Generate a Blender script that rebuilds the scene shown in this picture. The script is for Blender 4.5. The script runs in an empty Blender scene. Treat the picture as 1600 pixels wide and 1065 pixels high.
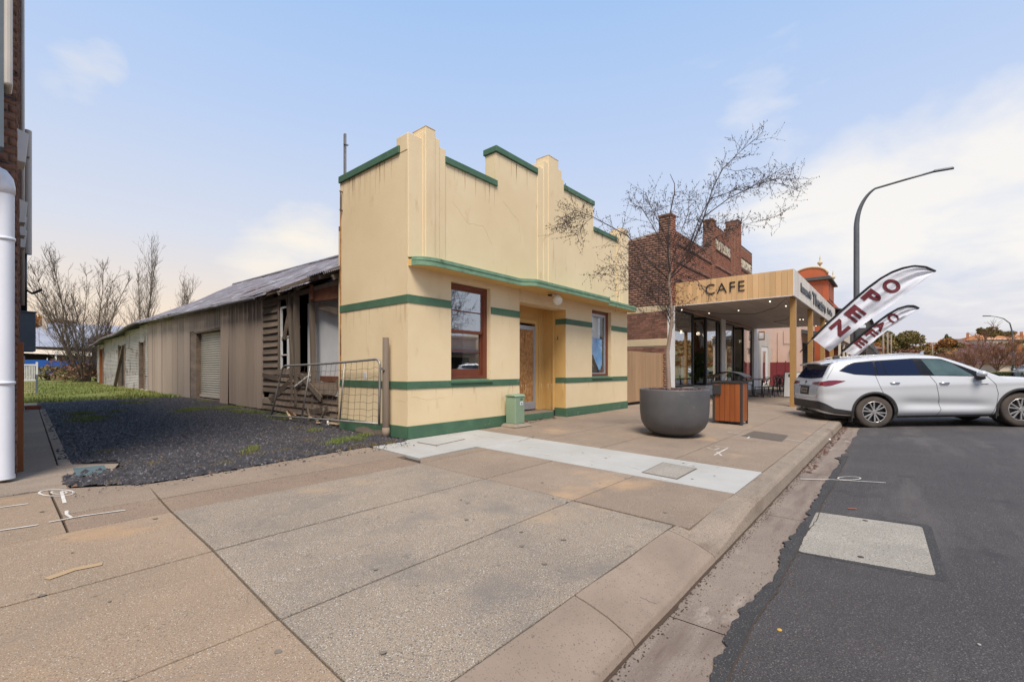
import bpy, math, random
import numpy as np
from mathutils import Vector, Matrix, noise
random.seed(11)
rnd = random.random
def ru(a, b): return a + (b - a) * rnd()
S = bpy.context.scene
COL = S.collection

# ---------------------------------------------------------------- camera
YAW = math.atan2(600, 710)
CAM = Vector((0, 0, 1.15))
cd = bpy.data.cameras.new('camera'); cam = bpy.data.objects.new('camera', cd); COL.objects.link(cam)
cd.sensor_width = 36; cd.lens = 36 * 710 / 1600; cd.shift_y = 44.5 / 1600
cd.clip_start = 0.05; cd.clip_end = 3000
cam.location = CAM; cam.rotation_euler = (math.pi / 2, 0, -(math.pi / 2 - YAW))
S.camera = cam

# ---------------------------------------------------------------- world and sun
SUN_EL, SUN_AZ = math.radians(58), math.radians(223)      # azimuth of the sun measured from +X
sun_dir = Vector((math.cos(SUN_EL) * math.cos(SUN_AZ), math.cos(SUN_EL) * math.sin(SUN_AZ), math.sin(SUN_EL)))
sl = bpy.data.lights.new('sun', 'SUN'); sun = bpy.data.objects.new('sun', sl); COL.objects.link(sun)
sl.energy = 3.6; sl.angle = math.radians(24); sl.color = (1.0, .91, .79)
sun.rotation_euler = (-sun_dir).to_track_quat('-Z', 'Y').to_euler()
W = bpy.data.worlds.new('World'); S.world = W; W.use_nodes = True
wt = W.node_tree; wt.nodes.clear()
def wn(t, **k):
    n = wt.nodes.new(t)
    for a, b in k.items(): setattr(n, a, b)
    return n
def wl(a, b): wt.links.new(a, b)
def wmath(op, a, b=None, c=None, clamp=False):
    n = wn('ShaderNodeMath', operation=op); n.use_clamp = clamp
    for i, v in enumerate((a, b, c)):
        if v is None: continue
        if isinstance(v, (int, float)): n.inputs[i].default_value = v
        else: wl(v, n.inputs[i])
    return n.outputs[0]
def wdot(v, d):
    n = wn('ShaderNodeVectorMath', operation='DOT_PRODUCT'); wl(v, n.inputs[0]); n.inputs[1].default_value = d
    return n.outputs['Value']
def wramp(f, stops):
    n = wn('ShaderNodeValToRGB'); wl(f, n.inputs[0]); e = n.color_ramp.elements
    while len(e) < len(stops): e.new(.5)
    for i, (p, c) in enumerate(stops):
        e[i].position = p; e[i].color = (*c, 1)
    return n.outputs[0]
def wmix(f, a, b):
    n = wn('ShaderNodeMix', data_type='RGBA')
    for i, v in ((0, f), (6, a), (7, b)):
        if isinstance(v, (int, float)): n.inputs[i].default_value = v
        elif isinstance(v, tuple): n.inputs[i].default_value = (*v, 1)
        else: wl(v, n.inputs[i])
    return n.outputs[2]
tc = wn('ShaderNodeTexCoord').outputs['Generated']
nrm = wn('ShaderNodeVectorMath', operation='NORMALIZE'); wl(tc, nrm.inputs[0]); D = nrm.outputs[0]
sep = wn('ShaderNodeSeparateXYZ'); wl(D, sep.inputs[0]); z = sep.outputs[2]
zc = wmath('MAXIMUM', z, 0.0)
warm = wramp(zc, [(0, (.80, .565, .385)), (.1, (.75, .63, .51)), (.24, (.57, .60, .68)), (.45, (.41, .52, .73)), (.64, (.30, .455, .72)), (1, (.25, .38, .60))])
cool = wramp(zc, [(0, (.62, .58, .59)), (.07, (.56, .56, .62)), (.22, (.56, .61, .72)), (.42, (.43, .53, .73)), (.64, (.30, .455, .72)), (1, (.25, .38, .60))])
lr = wmath('MULTIPLY_ADD', wdot(D, (.6455, -.7638, 0)), 1.0, .55, clamp=True)
base = wmix(lr, warm, cool)
def sightdir(x, y):
    u = x - 800
    c, s = math.cos(YAW), math.sin(YAW)
    return Vector((710 * c + s * u, 710 * s - c * u, 577 - y))
# clouds: a layer seen in perspective, thinned everywhere but in the banks below
den = wmath('ADD', zc, .18)
cmb = wn('ShaderNodeCombineXYZ')
wl(wmath('DIVIDE', sep.outputs[0], den), cmb.inputs[0]); wl(wmath('DIVIDE', sep.outputs[1], den), cmb.inputs[1]); wl(wmath('MULTIPLY', z, 2.0), cmb.inputs[2])
n1 = wn('ShaderNodeTexNoise'); wl(cmb.outputs[0], n1.inputs['Vector']); n1.inputs['Scale'].default_value = 1.7; n1.inputs['Detail'].default_value = 8; n1.inputs['Roughness'].default_value = .56; n1.inputs['Distortion'].default_value = .3
mask = None
for (x, y, r, a) in ((1190, 200, .2, .5), (1570, 290, .26, 1.0), (1390, 330, .2, 1.0), (1270, 380, .16, .8), (1230, 300, .1, .4), (1380, 240, .09, .6), (120, 108, .05, .36), (165, 100, .04, .34), (85, 118, .035, .3), (490, 375, .11, .7), (440, 430, .13, .6), (330, 360, .07, .2)):
    d = sightdir(x, y).normalized()
    m = wmath('MULTIPLY', wmath('MULTIPLY', wmath('SUBTRACT', wdot(D, tuple(d)), math.cos(r)), 1 / (1 - math.cos(r)), clamp=True), a)
    mask = m if mask is None else wmath('MAXIMUM', mask, m)
cf = wmath('ADD', wmath('MULTIPLY', n1.outputs[0], 2.5), wmath('MULTIPLY', mask, 1.25))
cf = wmath('MULTIPLY', wmath('SUBTRACT', cf, 1.62), 1.25, clamp=True)
cf = wmath('MULTIPLY', wmath('SMOOTH_MIN', cf, 1.0, .2), .9)
cloudcol = wmix(lr, (.82, .75, .64), (.80, .765, .72))
sky1 = wmix(cf, base, cloudcol)
nish = wn('ShaderNodeTexSky', sky_type='NISHITA', sun_disc=False); nish.sun_elevation = SUN_EL; nish.sun_rotation = math.pi / 2 - SUN_AZ
mul = wn('ShaderNodeVectorMath', operation='SCALE'); wl(nish.outputs[0], mul.inputs[0]); mul.inputs['Scale'].default_value = .004
add = wn('ShaderNodeVectorMath', operation='ADD'); wl(sky1, add.inputs[0]); wl(mul.outputs[0], add.inputs[1])
bg = wn('ShaderNodeBackground'); wl(add.outputs[0], bg.inputs[0]); bg.inputs[1].default_value = 0.95
wl(bg.outputs[0], wn('ShaderNodeOutputWorld').inputs[0])
S.view_settings.view_transform = 'Standard'; S.view_settings.look = 'None'; S.view_settings.gamma = 1
S.view_settings.exposure = 0.36; S.view_settings.use_curve_mapping = False
S.render.engine = 'CYCLES'

# ---------------------------------------------------------------- materials
def mat(name, c1, c2=None, scale=4.0, rough=.75, bump=0.0, bscale=60.0, metal=0.0, spec=.4, objvar=0.0, world=False, speck=None, speckscale=220., stain=None, coat=0.0, stretch=(1, 1, 1), alpha=None, thr=(.4, .62), trans=0.0, ior=1.45, emit=None):
    m = bpy.data.materials.new(name); m.use_nodes = True; t = m.node_tree; N = t.nodes; L = t.links
    b = N['Principled BSDF']
    if world: co = N.new('ShaderNodeNewGeometry').outputs['Position']
    else:
        tcn = N.new('ShaderNodeTexCoord'); oi = N.new('ShaderNodeObjectInfo')
        ad = N.new('ShaderNodeVectorMath'); ad.operation = 'ADD'
        sc = N.new('ShaderNodeVectorMath'); sc.operation = 'SCALE'; sc.inputs['Scale'].default_value = 37.0
        cx = N.new('ShaderNodeCombineXYZ')
        for i in range(3): L.new(oi.outputs['Random'], cx.inputs[i])
        L.new(cx.outputs[0], sc.inputs[0]); L.new(tcn.outputs['Object'], ad.inputs[0]); L.new(sc.outputs[0], ad.inputs[1]); co = ad.outputs[0]
    if stretch != (1, 1, 1):
        mp = N.new('ShaderNodeMapping'); mp.inputs['Scale'].default_value = stretch; L.new(co, mp.inputs[0]); co = mp.outputs[0]
    def noise_(sc_, det=5, r=.55):
        n = N.new('ShaderNodeTexNoise'); n.inputs['Scale'].default_value = sc_; n.inputs['Detail'].default_value = det; n.inputs['Roughness'].default_value = r
        L.new(co, n.inputs['Vector']); return n.outputs[0]
    def ramp_(f, lo, hi):
        r = N.new('ShaderNodeMapRange'); r.inputs[1].default_value = lo; r.inputs[2].default_value = hi; L.new(f, r.inputs[0]); return r.outputs[0]
    def mix_(f, a, b_):
        n = N.new('ShaderNodeMix'); n.data_type = 'RGBA'
        for i, v in ((0, f), (6, a), (7, b_)):
            if isinstance(v, (int, float)): n.inputs[i].default_value = v
            elif isinstance(v, (tuple, list)): n.inputs[i].default_value = (*v, 1)
            else: L.new(v, n.inputs[i])
        return n.outputs[2]
    if c2 is None: c2 = tuple(v * .86 for v in c1)
    col = mix_(ramp_(noise_(scale), *((.3, .7))), c1, c2)
    col = mix_(ramp_(noise_(scale * 6, 4), .35, .75), col, mix_(.35, col, c2))
    if speck:
        for i, (sc_, s_, lo, hi) in enumerate(speck):
            col = mix_(ramp_(noise_(speckscale * (1 + .37 * i), 1, .4), lo, hi), col, sc_)
    if stain:
        for (sc_, s_, lo, hi, st) in stain:
            n = N.new('ShaderNodeTexNoise'); n.inputs['Scale'].default_value = s_; n.inputs['Detail'].default_value = 7; n.inputs['Roughness'].default_value = .62
            mp = N.new('ShaderNodeMapping'); mp.inputs['Scale'].default_value = st; L.new(co, mp.inputs[0]); L.new(mp.outputs[0], n.inputs['Vector'])
            col = mix_(ramp_(n.outputs[0], lo, hi), col, sc_)
    if objvar:
        oi2 = N.new('ShaderNodeObjectInfo'); hs = N.new('ShaderNodeHueSaturation')
        mr = N.new('ShaderNodeMapRange'); mr.inputs[3].default_value = 1 - objvar; mr.inputs[4].default_value = 1 + objvar
        L.new(oi2.outputs['Random'], mr.inputs[0]); L.new(mr.outputs[0], hs.inputs['Value']); L.new(col, hs.inputs['Color']); col = hs.outputs[0]
    L.new(col, b.inputs['Base Color'])
    b.inputs['Metallic'].default_value = metal; b.inputs['Specular IOR Level'].default_value = spec
    rr = N.new('ShaderNodeMapRange'); rr.inputs[3].default_value = max(0.02, rough - .08); rr.inputs[4].default_value = min(1, rough + .08); L.new(noise_(scale * 3, 3), rr.inputs[0]); L.new(rr.outputs[0], b.inputs['Roughness'])
    if coat: b.inputs['Coat Weight'].default_value = coat; b.inputs['Coat Roughness'].default_value = .04
    if bump:
        bn = N.new('ShaderNodeBump'); bn.inputs['Strength'].default_value = bump; bn.inputs['Distance'].default_value = .01
        L.new(noise_(bscale, 4, .6), bn.inputs['Height']); L.new(bn.outputs[0], b.inputs['Normal'])
    if trans: b.inputs['Transmission Weight'].default_value = trans; b.inputs['IOR'].default_value = ior
    if emit: b.inputs['Emission Color'].default_value = (*emit[0], 1); b.inputs['Emission Strength'].default_value = emit[1]
    return m
def glassmat(name, tint, mirror=.35, rough=.02, top=.8):
    """window glass: clear tinted sheet plus a mirror layer that grows towards grazing angles"""
    m = bpy.data.materials.new(name); m.use_nodes = True; t = m.node_tree; N = t.nodes; L = t.links
    out = N['Material Output']; N.remove(N['Principled BSDF'])
    tr = N.new('ShaderNodeBsdfTransparent'); tr.inputs[0].default_value = (*tint, 1)
    gl = N.new('ShaderNodeBsdfGlossy'); gl.inputs['Roughness'].default_value = rough; gl.inputs[0].default_value = (.95, .97, 1, 1)
    fr = N.new('ShaderNodeLayerWeight'); fr.inputs[0].default_value = .35
    ma = N.new('ShaderNodeMapRange'); ma.inputs[3].default_value = mirror; ma.inputs[4].default_value = top; L.new(fr.outputs['Facing'], ma.inputs[0])
    bn = N.new('ShaderNodeBump'); bn.inputs['Strength'].default_value = .03; nz = N.new('ShaderNodeTexNoise'); nz.inputs['Scale'].default_value = 1.5
    L.new(nz.outputs[0], bn.inputs['Height']); L.new(bn.outputs[0], gl.inputs['Normal'])
    mx = N.new('ShaderNodeMixShader'); L.new(ma.outputs[0], mx.inputs[0]); L.new(tr.outputs[0], mx.inputs[1]); L.new(gl.outputs[0], mx.inputs[2]); L.new(mx.outputs[0], out.inputs[0])
    return m

M = {}
M['cream'] = mat('cream_paint', (.80, .645, .415), (.73, .57, .345), .9, .75, .2, 30, world=True, stain=[((.47, .34, .2), 3.0, .64, .84, (2.5, 2.5, .14)), ((.52, .36, .18), .8, .60, .95, (1, 1, .25)), ((.50, .34, .17), 4.0, .62, .85, (1, 1, .35)), ((.35, .25, .15), 13, .70, .80, (1, 1, 1))])
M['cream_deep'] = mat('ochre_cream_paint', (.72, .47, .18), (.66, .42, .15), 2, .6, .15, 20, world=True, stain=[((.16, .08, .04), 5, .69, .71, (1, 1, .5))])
M['cream_top'] = mat('weathered_cream', (.66, .48, .27), (.58, .41, .22), 3, .8, .3, 25, world=True, stain=[((.13, .09, .05), 4, .55, .75, (1, 1, .35))])
M['green'] = mat('green_trim_paint', (.085, .17, .10), (.055, .125, .075), 4, .6, .2, 40, world=True, stain=[((.28, .33, .24), 6, .64, .8, (1, 1, 1))])
M['green_pale'] = mat('weathered_green_paint', (.13, .23, .14), (.20, .34, .22), 6, .7, .3, 40, world=True, stain=[((.06, .09, .05), 9, .6, .75, (1, 1, 1))])
M['brown'] = mat('brown_window_paint', (.19, .055, .028), (.14, .04, .02), 5, .5, .15, 50)
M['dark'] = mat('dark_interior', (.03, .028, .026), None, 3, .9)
M['inner'] = mat('interior_plaster', (.55, .50, .44), (.45, .41, .36), 2, .9)
M['osb'] = mat('chipboard', (.66, .36, .13), (.30, .13, .045), 16, .7, .4, 60, stretch=(1, 1, .8), stain=[((.08, .03, .012), 2.2, .56, .64, (2, 2, .7)), ((.50, .30, .12), 14, .58, .68, (1, 1, .4))])
M['alu'] = mat('aluminium', (.50, .52, .56), (.42, .44, .48), 8, .4, 0, metal=.5)
M['galv'] = mat('galvanised_tube', (.38, .36, .34), (.25, .23, .21), 14, .5, .1, 80, metal=.55, stain=[((.16, .09, .05), 9, .6, .75, (1, 1, 1))])
M['wire'] = mat('rusty_wire', (.16, .13, .10), (.10, .07, .05), 20, .7, metal=.3)
M['glass'] = glassmat('window_glass', (.80, .84, .82), .22)
M['glass_clear'] = glassmat('clear_glass', (.95, .97, .97), .03, top=.16)
M['glass_cafe'] = glassmat('cafe_glass', (.92, .93, .92), .10, top=.75)
M['globe'] = mat('opal_globe', (.8, .78, .72), (.6, .55, .45), 5, .25, emit=((1, .95, .85), .05))
M['concrete'] = mat('aggregate_concrete', (.315, .235, .168), (.225, .165, .12), .9, .88, .5, 160, objvar=.07, world=True,
    speck=[((.13, .10, .08), 0, .58, .72), ((.56, .50, .43), 0, .62, .74), ((.18, .14, .11), 0, .56, .8)], speckscale=120, stain=[((.21, .165, .13), 2.3, .54, .8, (1, 1, 1)), ((.46, .30, .17), .5, .58, .75, (1, 1.3, 1)), ((.14, .11, .09), 9, .68, .74, (1, 1, 1))])
M['concrete_grey'] = mat('grey_aggregate_concrete', (.335, .26, .188), (.25, .195, .145), .9, .88, .6, 160, objvar=.04, world=True,
    speck=[((.11, .10, .09), 0, .55, .68), ((.62, .58, .52), 0, .60, .72), ((.15, .13, .12), 0, .54, .8)], speckscale=120, stain=[((.17, .15, .135), 1.9, .52, .78, (1, 1, 1)), ((.42, .29, .18), .6, .6, .75, (1, 1.2, 1)), ((.13, .115, .10), 8, .64, .72, (1, 1, 1))])
M['concrete_orange'] = mat('orange_aggregate_concrete', (.34, .24, .16), (.245, .18, .125), .8, .88, .5, 160, objvar=.04, world=True,
    speck=[((.14, .105, .08), 0, .58, .72), ((.58, .50, .42), 0, .62, .74), ((.2, .15, .11), 0, .56, .8)], speckscale=120, stain=[((.24, .18, .135), 1.7, .54, .8, (1, 1.5, 1)), ((.47, .28, .13), .5, .56, .75, (1, 1.3, 1)), ((.15, .11, .085), 8, .68, .74, (1, 1, 1))])
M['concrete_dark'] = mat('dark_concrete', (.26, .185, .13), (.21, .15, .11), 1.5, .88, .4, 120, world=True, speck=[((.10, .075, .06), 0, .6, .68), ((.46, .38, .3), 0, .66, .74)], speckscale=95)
M['new_concrete'] = mat('new_pale_concrete', (.43, .42, .40), (.36, .35, .325), 1.2, .8, .15, 120, world=True, stain=[((.24, .20, .16), 2.5, .62, .8, (1, 1, 1)), ((.36, .33, .29), .8, .55, .75, (1, 1, 1))])
M['streak'] = mat('rain_streak', (.66, .50, .31), (.55, .39, .22), 9, .85)
M['gum'] = mat('gum_spot', (.13, .105, .085), (.2, .165, .13), 9, .8)
M['kerb'] = mat('kerb_concrete', (.30, .235, .178), (.22, .175, .135), 2.5, .85, .5, 90, world=True, speck=[((.10, .08, .07), 0, .6, .7), ((.52, .45, .38), 0, .66, .74)], speckscale=110, stain=[((.16, .115, .085), 2, .56, .72, (.5, 2, 1))])
M['layback'] = mat('smooth_kerb_concrete', (.30, .228, .175), (.225, .17, .13), 2.2, .85, .3, 90, world=True, speck=[((.14, .11, .09), 0, .63, .72)], speckscale=110, stain=[((.19, .145, .115), 2.5, .54, .75, (.5, 2, 1)), ((.13, .1, .08), 11, .66, .73, (1, 1, 1))])
M['gutter'] = mat('gutter_concrete', (.275, .215, .17), (.19, .15, .12), 2.0, .8, .35, 90, world=True, speck=[((.13, .1, .09), 0, .6, .7), ((.42, .35, .3), 0, .68, .76)], speckscale=110, stain=[((.14, .10, .08), 1.8, .52, .68, (.35, 2, 1)), ((.42, .34, .28), 2.5, .62, .75, (.5, 1, 1))])
M['asphalt'] = mat('asphalt', (.076, .067, .067), (.050, .045, .046), .8, .82, 1.0, 150, world=True, speck=[((.19, .17, .165), 0, .60, .74), ((.025, .023, .025), 0, .56, .7), ((.16, .14, .13), 0, .62, .7)], speckscale=105, stain=[((.13, .115, .11), .8, .52, .78, (.3, 2, 1)), ((.045, .04, .04), 1.3, .6, .75, (1, 1, 1)), ((.16, .13, .11), 14, .70, .76, (1, 1, 1))])
M['tar'] = mat('old_tar', (.05, .047, .048), (.036, .034, .035), 6, .8, 1.0, 120, world=True, speck=[((.13, .115, .10), 0, .6, .7)], speckscale=120)
M['crack'] = mat('crack_dirt', (.06, .042, .03), None, 10, .95)
M['patch'] = mat('patch_concrete', (.35, .315, .27), (.27, .245, .21), 2.5, .85, .7, 100, world=True, speck=[((.15, .125, .1), 0, .58, .68), ((.55, .52, .46), 0, .64, .72)], speckscale=100)
M['white_line'] = mat('survey_paint', (.66, .63, .60), (.46, .42, .37), 9, .8, world=True)
M['yellow_mark'] = mat('faded_yellow_paint', (.42, .285, .14), (.34, .245, .16), 9, .85, world=True)
M['lot'] = mat('gravel_bed', (.03, .026, .026), (.045, .036, .03), 3, .95, 1.0, 60, world=True, stain=[((.11, .07, .045), 2, .58, .7, (1, 1, 1))])
M['stone_a'] = mat('blue_black_gravel', (.072, .064, .067), (.014, .013, .015), 16, .7, world=True, stain=[((.16, .15, .16), 31, .58, .62, (1, 1, 1))])
M['stone_b'] = mat('brown_gravel', (.25, .14, .09), (.09, .055, .04), 9, .8)
M['stone_c'] = mat('pale_gravel', (.42, .39, .35), (.3, .27, .24), 9, .8)
M['soil'] = mat('soil', (.09, .055, .035), (.05, .033, .022), 8, .95, 1, 40, world=True)
M['lawn'] = mat('lawn', (.10, .15, .025), (.16, .15, .035), .7, .95, .8, 60, world=True, stain=[((.22, .15, .05), .5, .55, .75, (1, 2, 1))])
M['blade'] = mat('grass_blade', (.12, .185, .035), (.21, .20, .055), .8, .7, world=True)
M['blade_dry'] = mat('dry_weed', (.26, .16, .05), (.15, .14, .04), 1.2, .8, world=True)
M['terrain'] = mat('far_ground', (.12, .12, .05), (.20, .14, .07), .05, .95, world=True)
M['hillmat'] = mat('hill_ground', (.20, .11, .045), (.11, .10, .04), .06, .95, world=True)
M['tan_clad'] = mat('tan_sheet_metal', (.37, .295, .245), (.31, .245, .20), 1.2, .55, .05, 30, metal=.1, objvar=.13, stretch=(1, 1, .25), stain=[((.17, .125, .10), 5, .60, .78, (1, 3, .12)), ((.20, .15, .12), 3, .6, .8, (1, 6, .25))])
M['roofiron'] = mat('old_roof_iron', (.25, .235, .26), (.15, .135, .15), 1.3, .62, .1, 60, metal=.35, objvar=.14, stain=[((.10, .05, .035), 1.4, .58, .72, (1, 1, 1)), ((.42, .41, .45), 2.2, .54, .7, (1, .5, 1)), ((.14, .075, .05), 3.2, .62, .72, (1, .6, 1))])
M['rustiron'] = mat('weathered_wall_iron', (.50, .47, .44), (.38, .35, .32), 1.2, .6, .1, 60, metal=.25, objvar=.1, stain=[((.15, .10, .075), 1.6, .56, .68, (1, 1, 1))])
M['roller'] = mat('roller_curtain', (.50, .46, .38), (.42, .38, .31), 1.5, .5, metal=.15, stain=[((.24, .19, .13), 3, .62, .8, (1, 2, .3))])
M['oldwood'] = mat('weathered_boards', (.25, .19, .145), (.11, .08, .06), 3.0, .85, .8, 20, objvar=.22, stretch=(1, .18, 1.6), stain=[((.24, .19, .15), 3, .58, .72, (3, .4, 5))])
M['greywood'] = mat('grey_timber', (.21, .165, .125), (.12, .09, .07), 5, .85, .8, 30, objvar=.15, stretch=(1, 1, .12))
M['redwood'] = mat('red_brown_beam', (.23, .085, .04), (.12, .045, .025), 5, .8, .3, 30)
M['plaster'] = mat('white_lining', (.62, .64, .66), (.52, .53, .55), 1.5, .8, stain=[((.3, .27, .24), 2, .66, .8, (1, 1, 1))])
M['whitepaint'] = mat('white_paint', (.74, .73, .71), (.66, .65, .63), 3, .5)
M['pvc'] = mat('white_pvc', (.74, .76, .82), (.68, .70, .76), 2, .3)
M['beigepipe'] = mat('beige_pipe', (.55, .50, .44), None, 3, .4)
M['black'] = mat('black_paint', (.018, .018, .02), None, 5, .4)
M['blackfab'] = mat('black_cord', (.02, .02, .022), None, 5, .8)
M['meter'] = mat('grey_meter_box', (.13, .16, .19), (.10, .125, .15), 4, .55)
M['terracotta'] = mat('terracotta', (.36, .10, .05), None, 5, .8)
M['orangewood'] = mat('stained_post', (.30, .11, .035), (.20, .065, .02), 5, .6, .3, 20, stretch=(1, 1, .1))
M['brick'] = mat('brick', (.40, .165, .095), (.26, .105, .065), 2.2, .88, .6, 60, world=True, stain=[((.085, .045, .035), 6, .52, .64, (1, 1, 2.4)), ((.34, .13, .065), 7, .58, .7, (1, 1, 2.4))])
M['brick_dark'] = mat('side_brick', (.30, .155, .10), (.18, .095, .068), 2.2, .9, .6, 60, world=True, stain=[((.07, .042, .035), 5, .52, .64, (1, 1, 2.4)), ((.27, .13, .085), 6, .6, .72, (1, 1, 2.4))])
M['brick_piece'] = mat('single_brick', (.27, .13, .085), (.18, .085, .06), 9, .9, .6, 60, objvar=.3)
M['mortar'] = mat('mortar', (.36, .29, .225), (.28, .22, .17), 4, .95, .4, 60, world=True)
M['band'] = mat('cream_band_paint', (.62, .49, .32), (.55, .42, .26), 3, .75, world=True)
M['letter_cream'] = mat('cream_lettering', (.68, .60, .46), (.5, .42, .3), 6, .8)
M['fascia'] = mat('timber_fascia', (.66, .43, .22), (.58, .35, .16), 4, .55, .15, 40, objvar=.12, stretch=(1, 1, .15))
M['fascia_pale'] = mat('pale_fascia', (.66, .59, .51), (.58, .51, .44), 4, .5, .05, 40, objvar=.10, stretch=(1, 1, .15))
M['slat'] = mat('tan_slat', (.44, .285, .165), (.38, .24, .135), 4, .6, objvar=.08, stretch=(1, 1, .15))
M['post'] = mat('mustard_post', (.42, .24, .085), (.36, .2, .07), 4, .6, world=True)
M['soffit'] = mat('grey_soffit', (.44, .385, .345), (.38, .33, .29), 1.0, .7, objvar=.05)
M['pot'] = mat('charcoal_planter', (.075, .075, .08), (.11, .105, .105), 2.5, .5, .25, 18, stain=[((.22, .19, .16), 5, .66, .78, (1, 1, .6)), ((.15, .14, .13), 2, .6, .8, (1, 1, 2))])
M['litter'] = mat('leaf_litter', (.16, .05, .025), (.09, .035, .02), 30, .8)
M['binframe'] = mat('bin_frame', (.05, .048, .046), None, 5, .5)
M['binwood'] = mat('bin_slat', (.34, .105, .03), (.24, .065, .018), 6, .45, .2, 40, objvar=.14, stretch=(1, 1, .12))
M['pillar'] = mat('pale_green_cabinet', (.25, .34, .23), (.21, .30, .2), 3, .5)
M['lid'] = mat('blue_grey_lid', (.10, .145, .15), (.07, .11, .12), 14, .7, .5, 60)
M['grate'] = mat('iron_cover', (.09, .075, .06), (.14, .11, .085), 20, .8, .8, 90)
M['bark'] = mat('pale_bark', (.36, .27, .21), (.24, .17, .13), 6, .8, .4, 30, stretch=(1, 1, .3))
M['twig'] = mat('dark_twig', (.075, .05, .045), (.05, .035, .03), 6, .8)
M['greytwig'] = mat('grey_branch', (.17, .13, .10), (.11, .085, .065), 3, .85)
M['redtwig'] = mat('red_brown_twig', (.25, .12, .07), (.16, .075, .05), .5, .85, world=True)
M['leaf_olive'] = mat('olive_leaf', (.10, .105, .03), (.20, .13, .035), .2, .8, world=True)
M['leaf_orange'] = mat('autumn_and_sunlit_leaf', (.38, .16, .035), (.22, .10, .03), .25, .8, world=True)  # serves autumn trees and the sunlight painted into the far woodland
M['leaf_green'] = mat('green_leaf', (.045, .075, .02), (.08, .10, .025), .6, .8, world=True)
M['carpaint'] = mat('pearl_white_paint', (.53, .54, .56), (.50, .51, .53), .5, .25, coat=.7, spec=.5)
M['carglass'] = mat('privacy_glass', (.010, .016, .045), None, 1, .06, spec=.25)
M['carglass_front'] = mat('tinted_front_glass', (.10, .155, .155), (.045, .07, .08), 1.6, .06, spec=.22)
M['cartrim'] = mat('black_trim', (.03, .03, .032), (.045, .042, .04), 6, .6)
M['gloss_black'] = mat('gloss_black_pillar', (.012, .013, .018), None, 3, .2, spec=.2)
M['seam'] = mat('panel_gap', (.05, .05, .055), None, 1, .8)
M['tyre'] = mat('dusty_tyre', (.11, .085, .068), (.06, .05, .044), 5, .9, .3, 60)
M['rim'] = mat('machined_alloy', (.60, .59, .58), (.5, .48, .46), 6, .28, metal=.7)
M['rimdark'] = mat('dark_alloy', (.03, .03, .032), None, 6, .4)
M['chrome'] = mat('chrome', (.6, .6, .62), None, 6, .15, metal=1)
M['redlamp'] = mat('tail_lamp', (.22, .008, .016), (.12, .004, .01), 6, .1, coat=1.0)
M['plate'] = mat('number_plate', (.35, .31, .25), (.15, .12, .1), 12, .5)
M['flag'] = mat('white_flag', (.74, .74, .78), (.68, .68, .73), 3, .8, trans=0)
M['maroon'] = mat('maroon_print', (.16, .028, .035), (.13, .022, .028), 4, .8)
M['screen'] = mat('maroon_screen', (.20, .03, .035), (.16, .024, .03), 4, .8)
M['lamppost'] = mat('lamp_post_grey', (.16, .17, .175), (.12, .125, .13), 4, .5, metal=.3)
M['bulb'] = mat('white_bulb', (.8, .8, .76), None, 4, .3, emit=((1, .88, .7), 1.2))
M['pendant'] = mat('fill_pendant', (.8, .8, .76), None, 4, .3, emit=((1, .82, .6), 5))  # glow of the unseen lamps added to brighten the cafe
M['pink'] = mat('pink_render', (.66, .46, .36), (.60, .41, .32), 1.5, .8, .2, 30, world=True)
M['redrender'] = mat('red_render', (.50, .13, .05), (.42, .10, .04), .8, .8, .2, 30, world=True)
M['darkiron'] = mat('dark_verandah_iron', (.10, .095, .09), (.07, .065, .06), 1, .6, world=True)
M['bluefence'] = mat('blue_fence', (.025, .11, .42), (.02, .09, .36), 2, .5, world=True)
M['houseroof'] = mat('grey_roof', (.33, .34, .40), (.26, .27, .32), .6, .5, world=True)
M['redroof'] = mat('brown_tile_roof', (.16, .085, .075), (.12, .065, .06), .5, .8, world=True)
M['orangeroof'] = mat('orange_tile_roof', (.45, .20, .08), (.36, .15, .06), .5, .8, world=True)
M['housewall'] = mat('cream_house_wall', (.62, .53, .42), (.55, .46, .36), .6, .8, world=True)
M['orangewall'] = mat('orange_brick_wall', (.45, .18, .07), (.36, .14, .06), .8, .85, world=True)
M['hedge'] = mat('hedge_leaf', (.03, .05, .016), (.055, .075, .02), 1, .8, world=True)
M['yellowrail'] = mat('yellow_rail', (.52, .30, .06), None, 2, .5)
M['wood_pole'] = mat('timber_pole', (.30, .23, .17), (.22, .16, .12), 1, .85)
M['poster_white'] = mat('white_poster', (.82, .83, .84), (.7, .7, .72), 4, .6)
M['poster_blue'] = mat('blue_plastic', (.10, .36, .80), (.40, .66, .92), 5, .4)
M['poster_dark'] = mat('dark_poster', (.03, .035, .05), None, 4, .5)
M['plant'] = mat('house_plant_leaf', (.05, .11, .02), (.08, .16, .03), 6, .5)
M['wood_in'] = mat('interior_timber', (.35, .19, .09), None, 3, .6)

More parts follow.
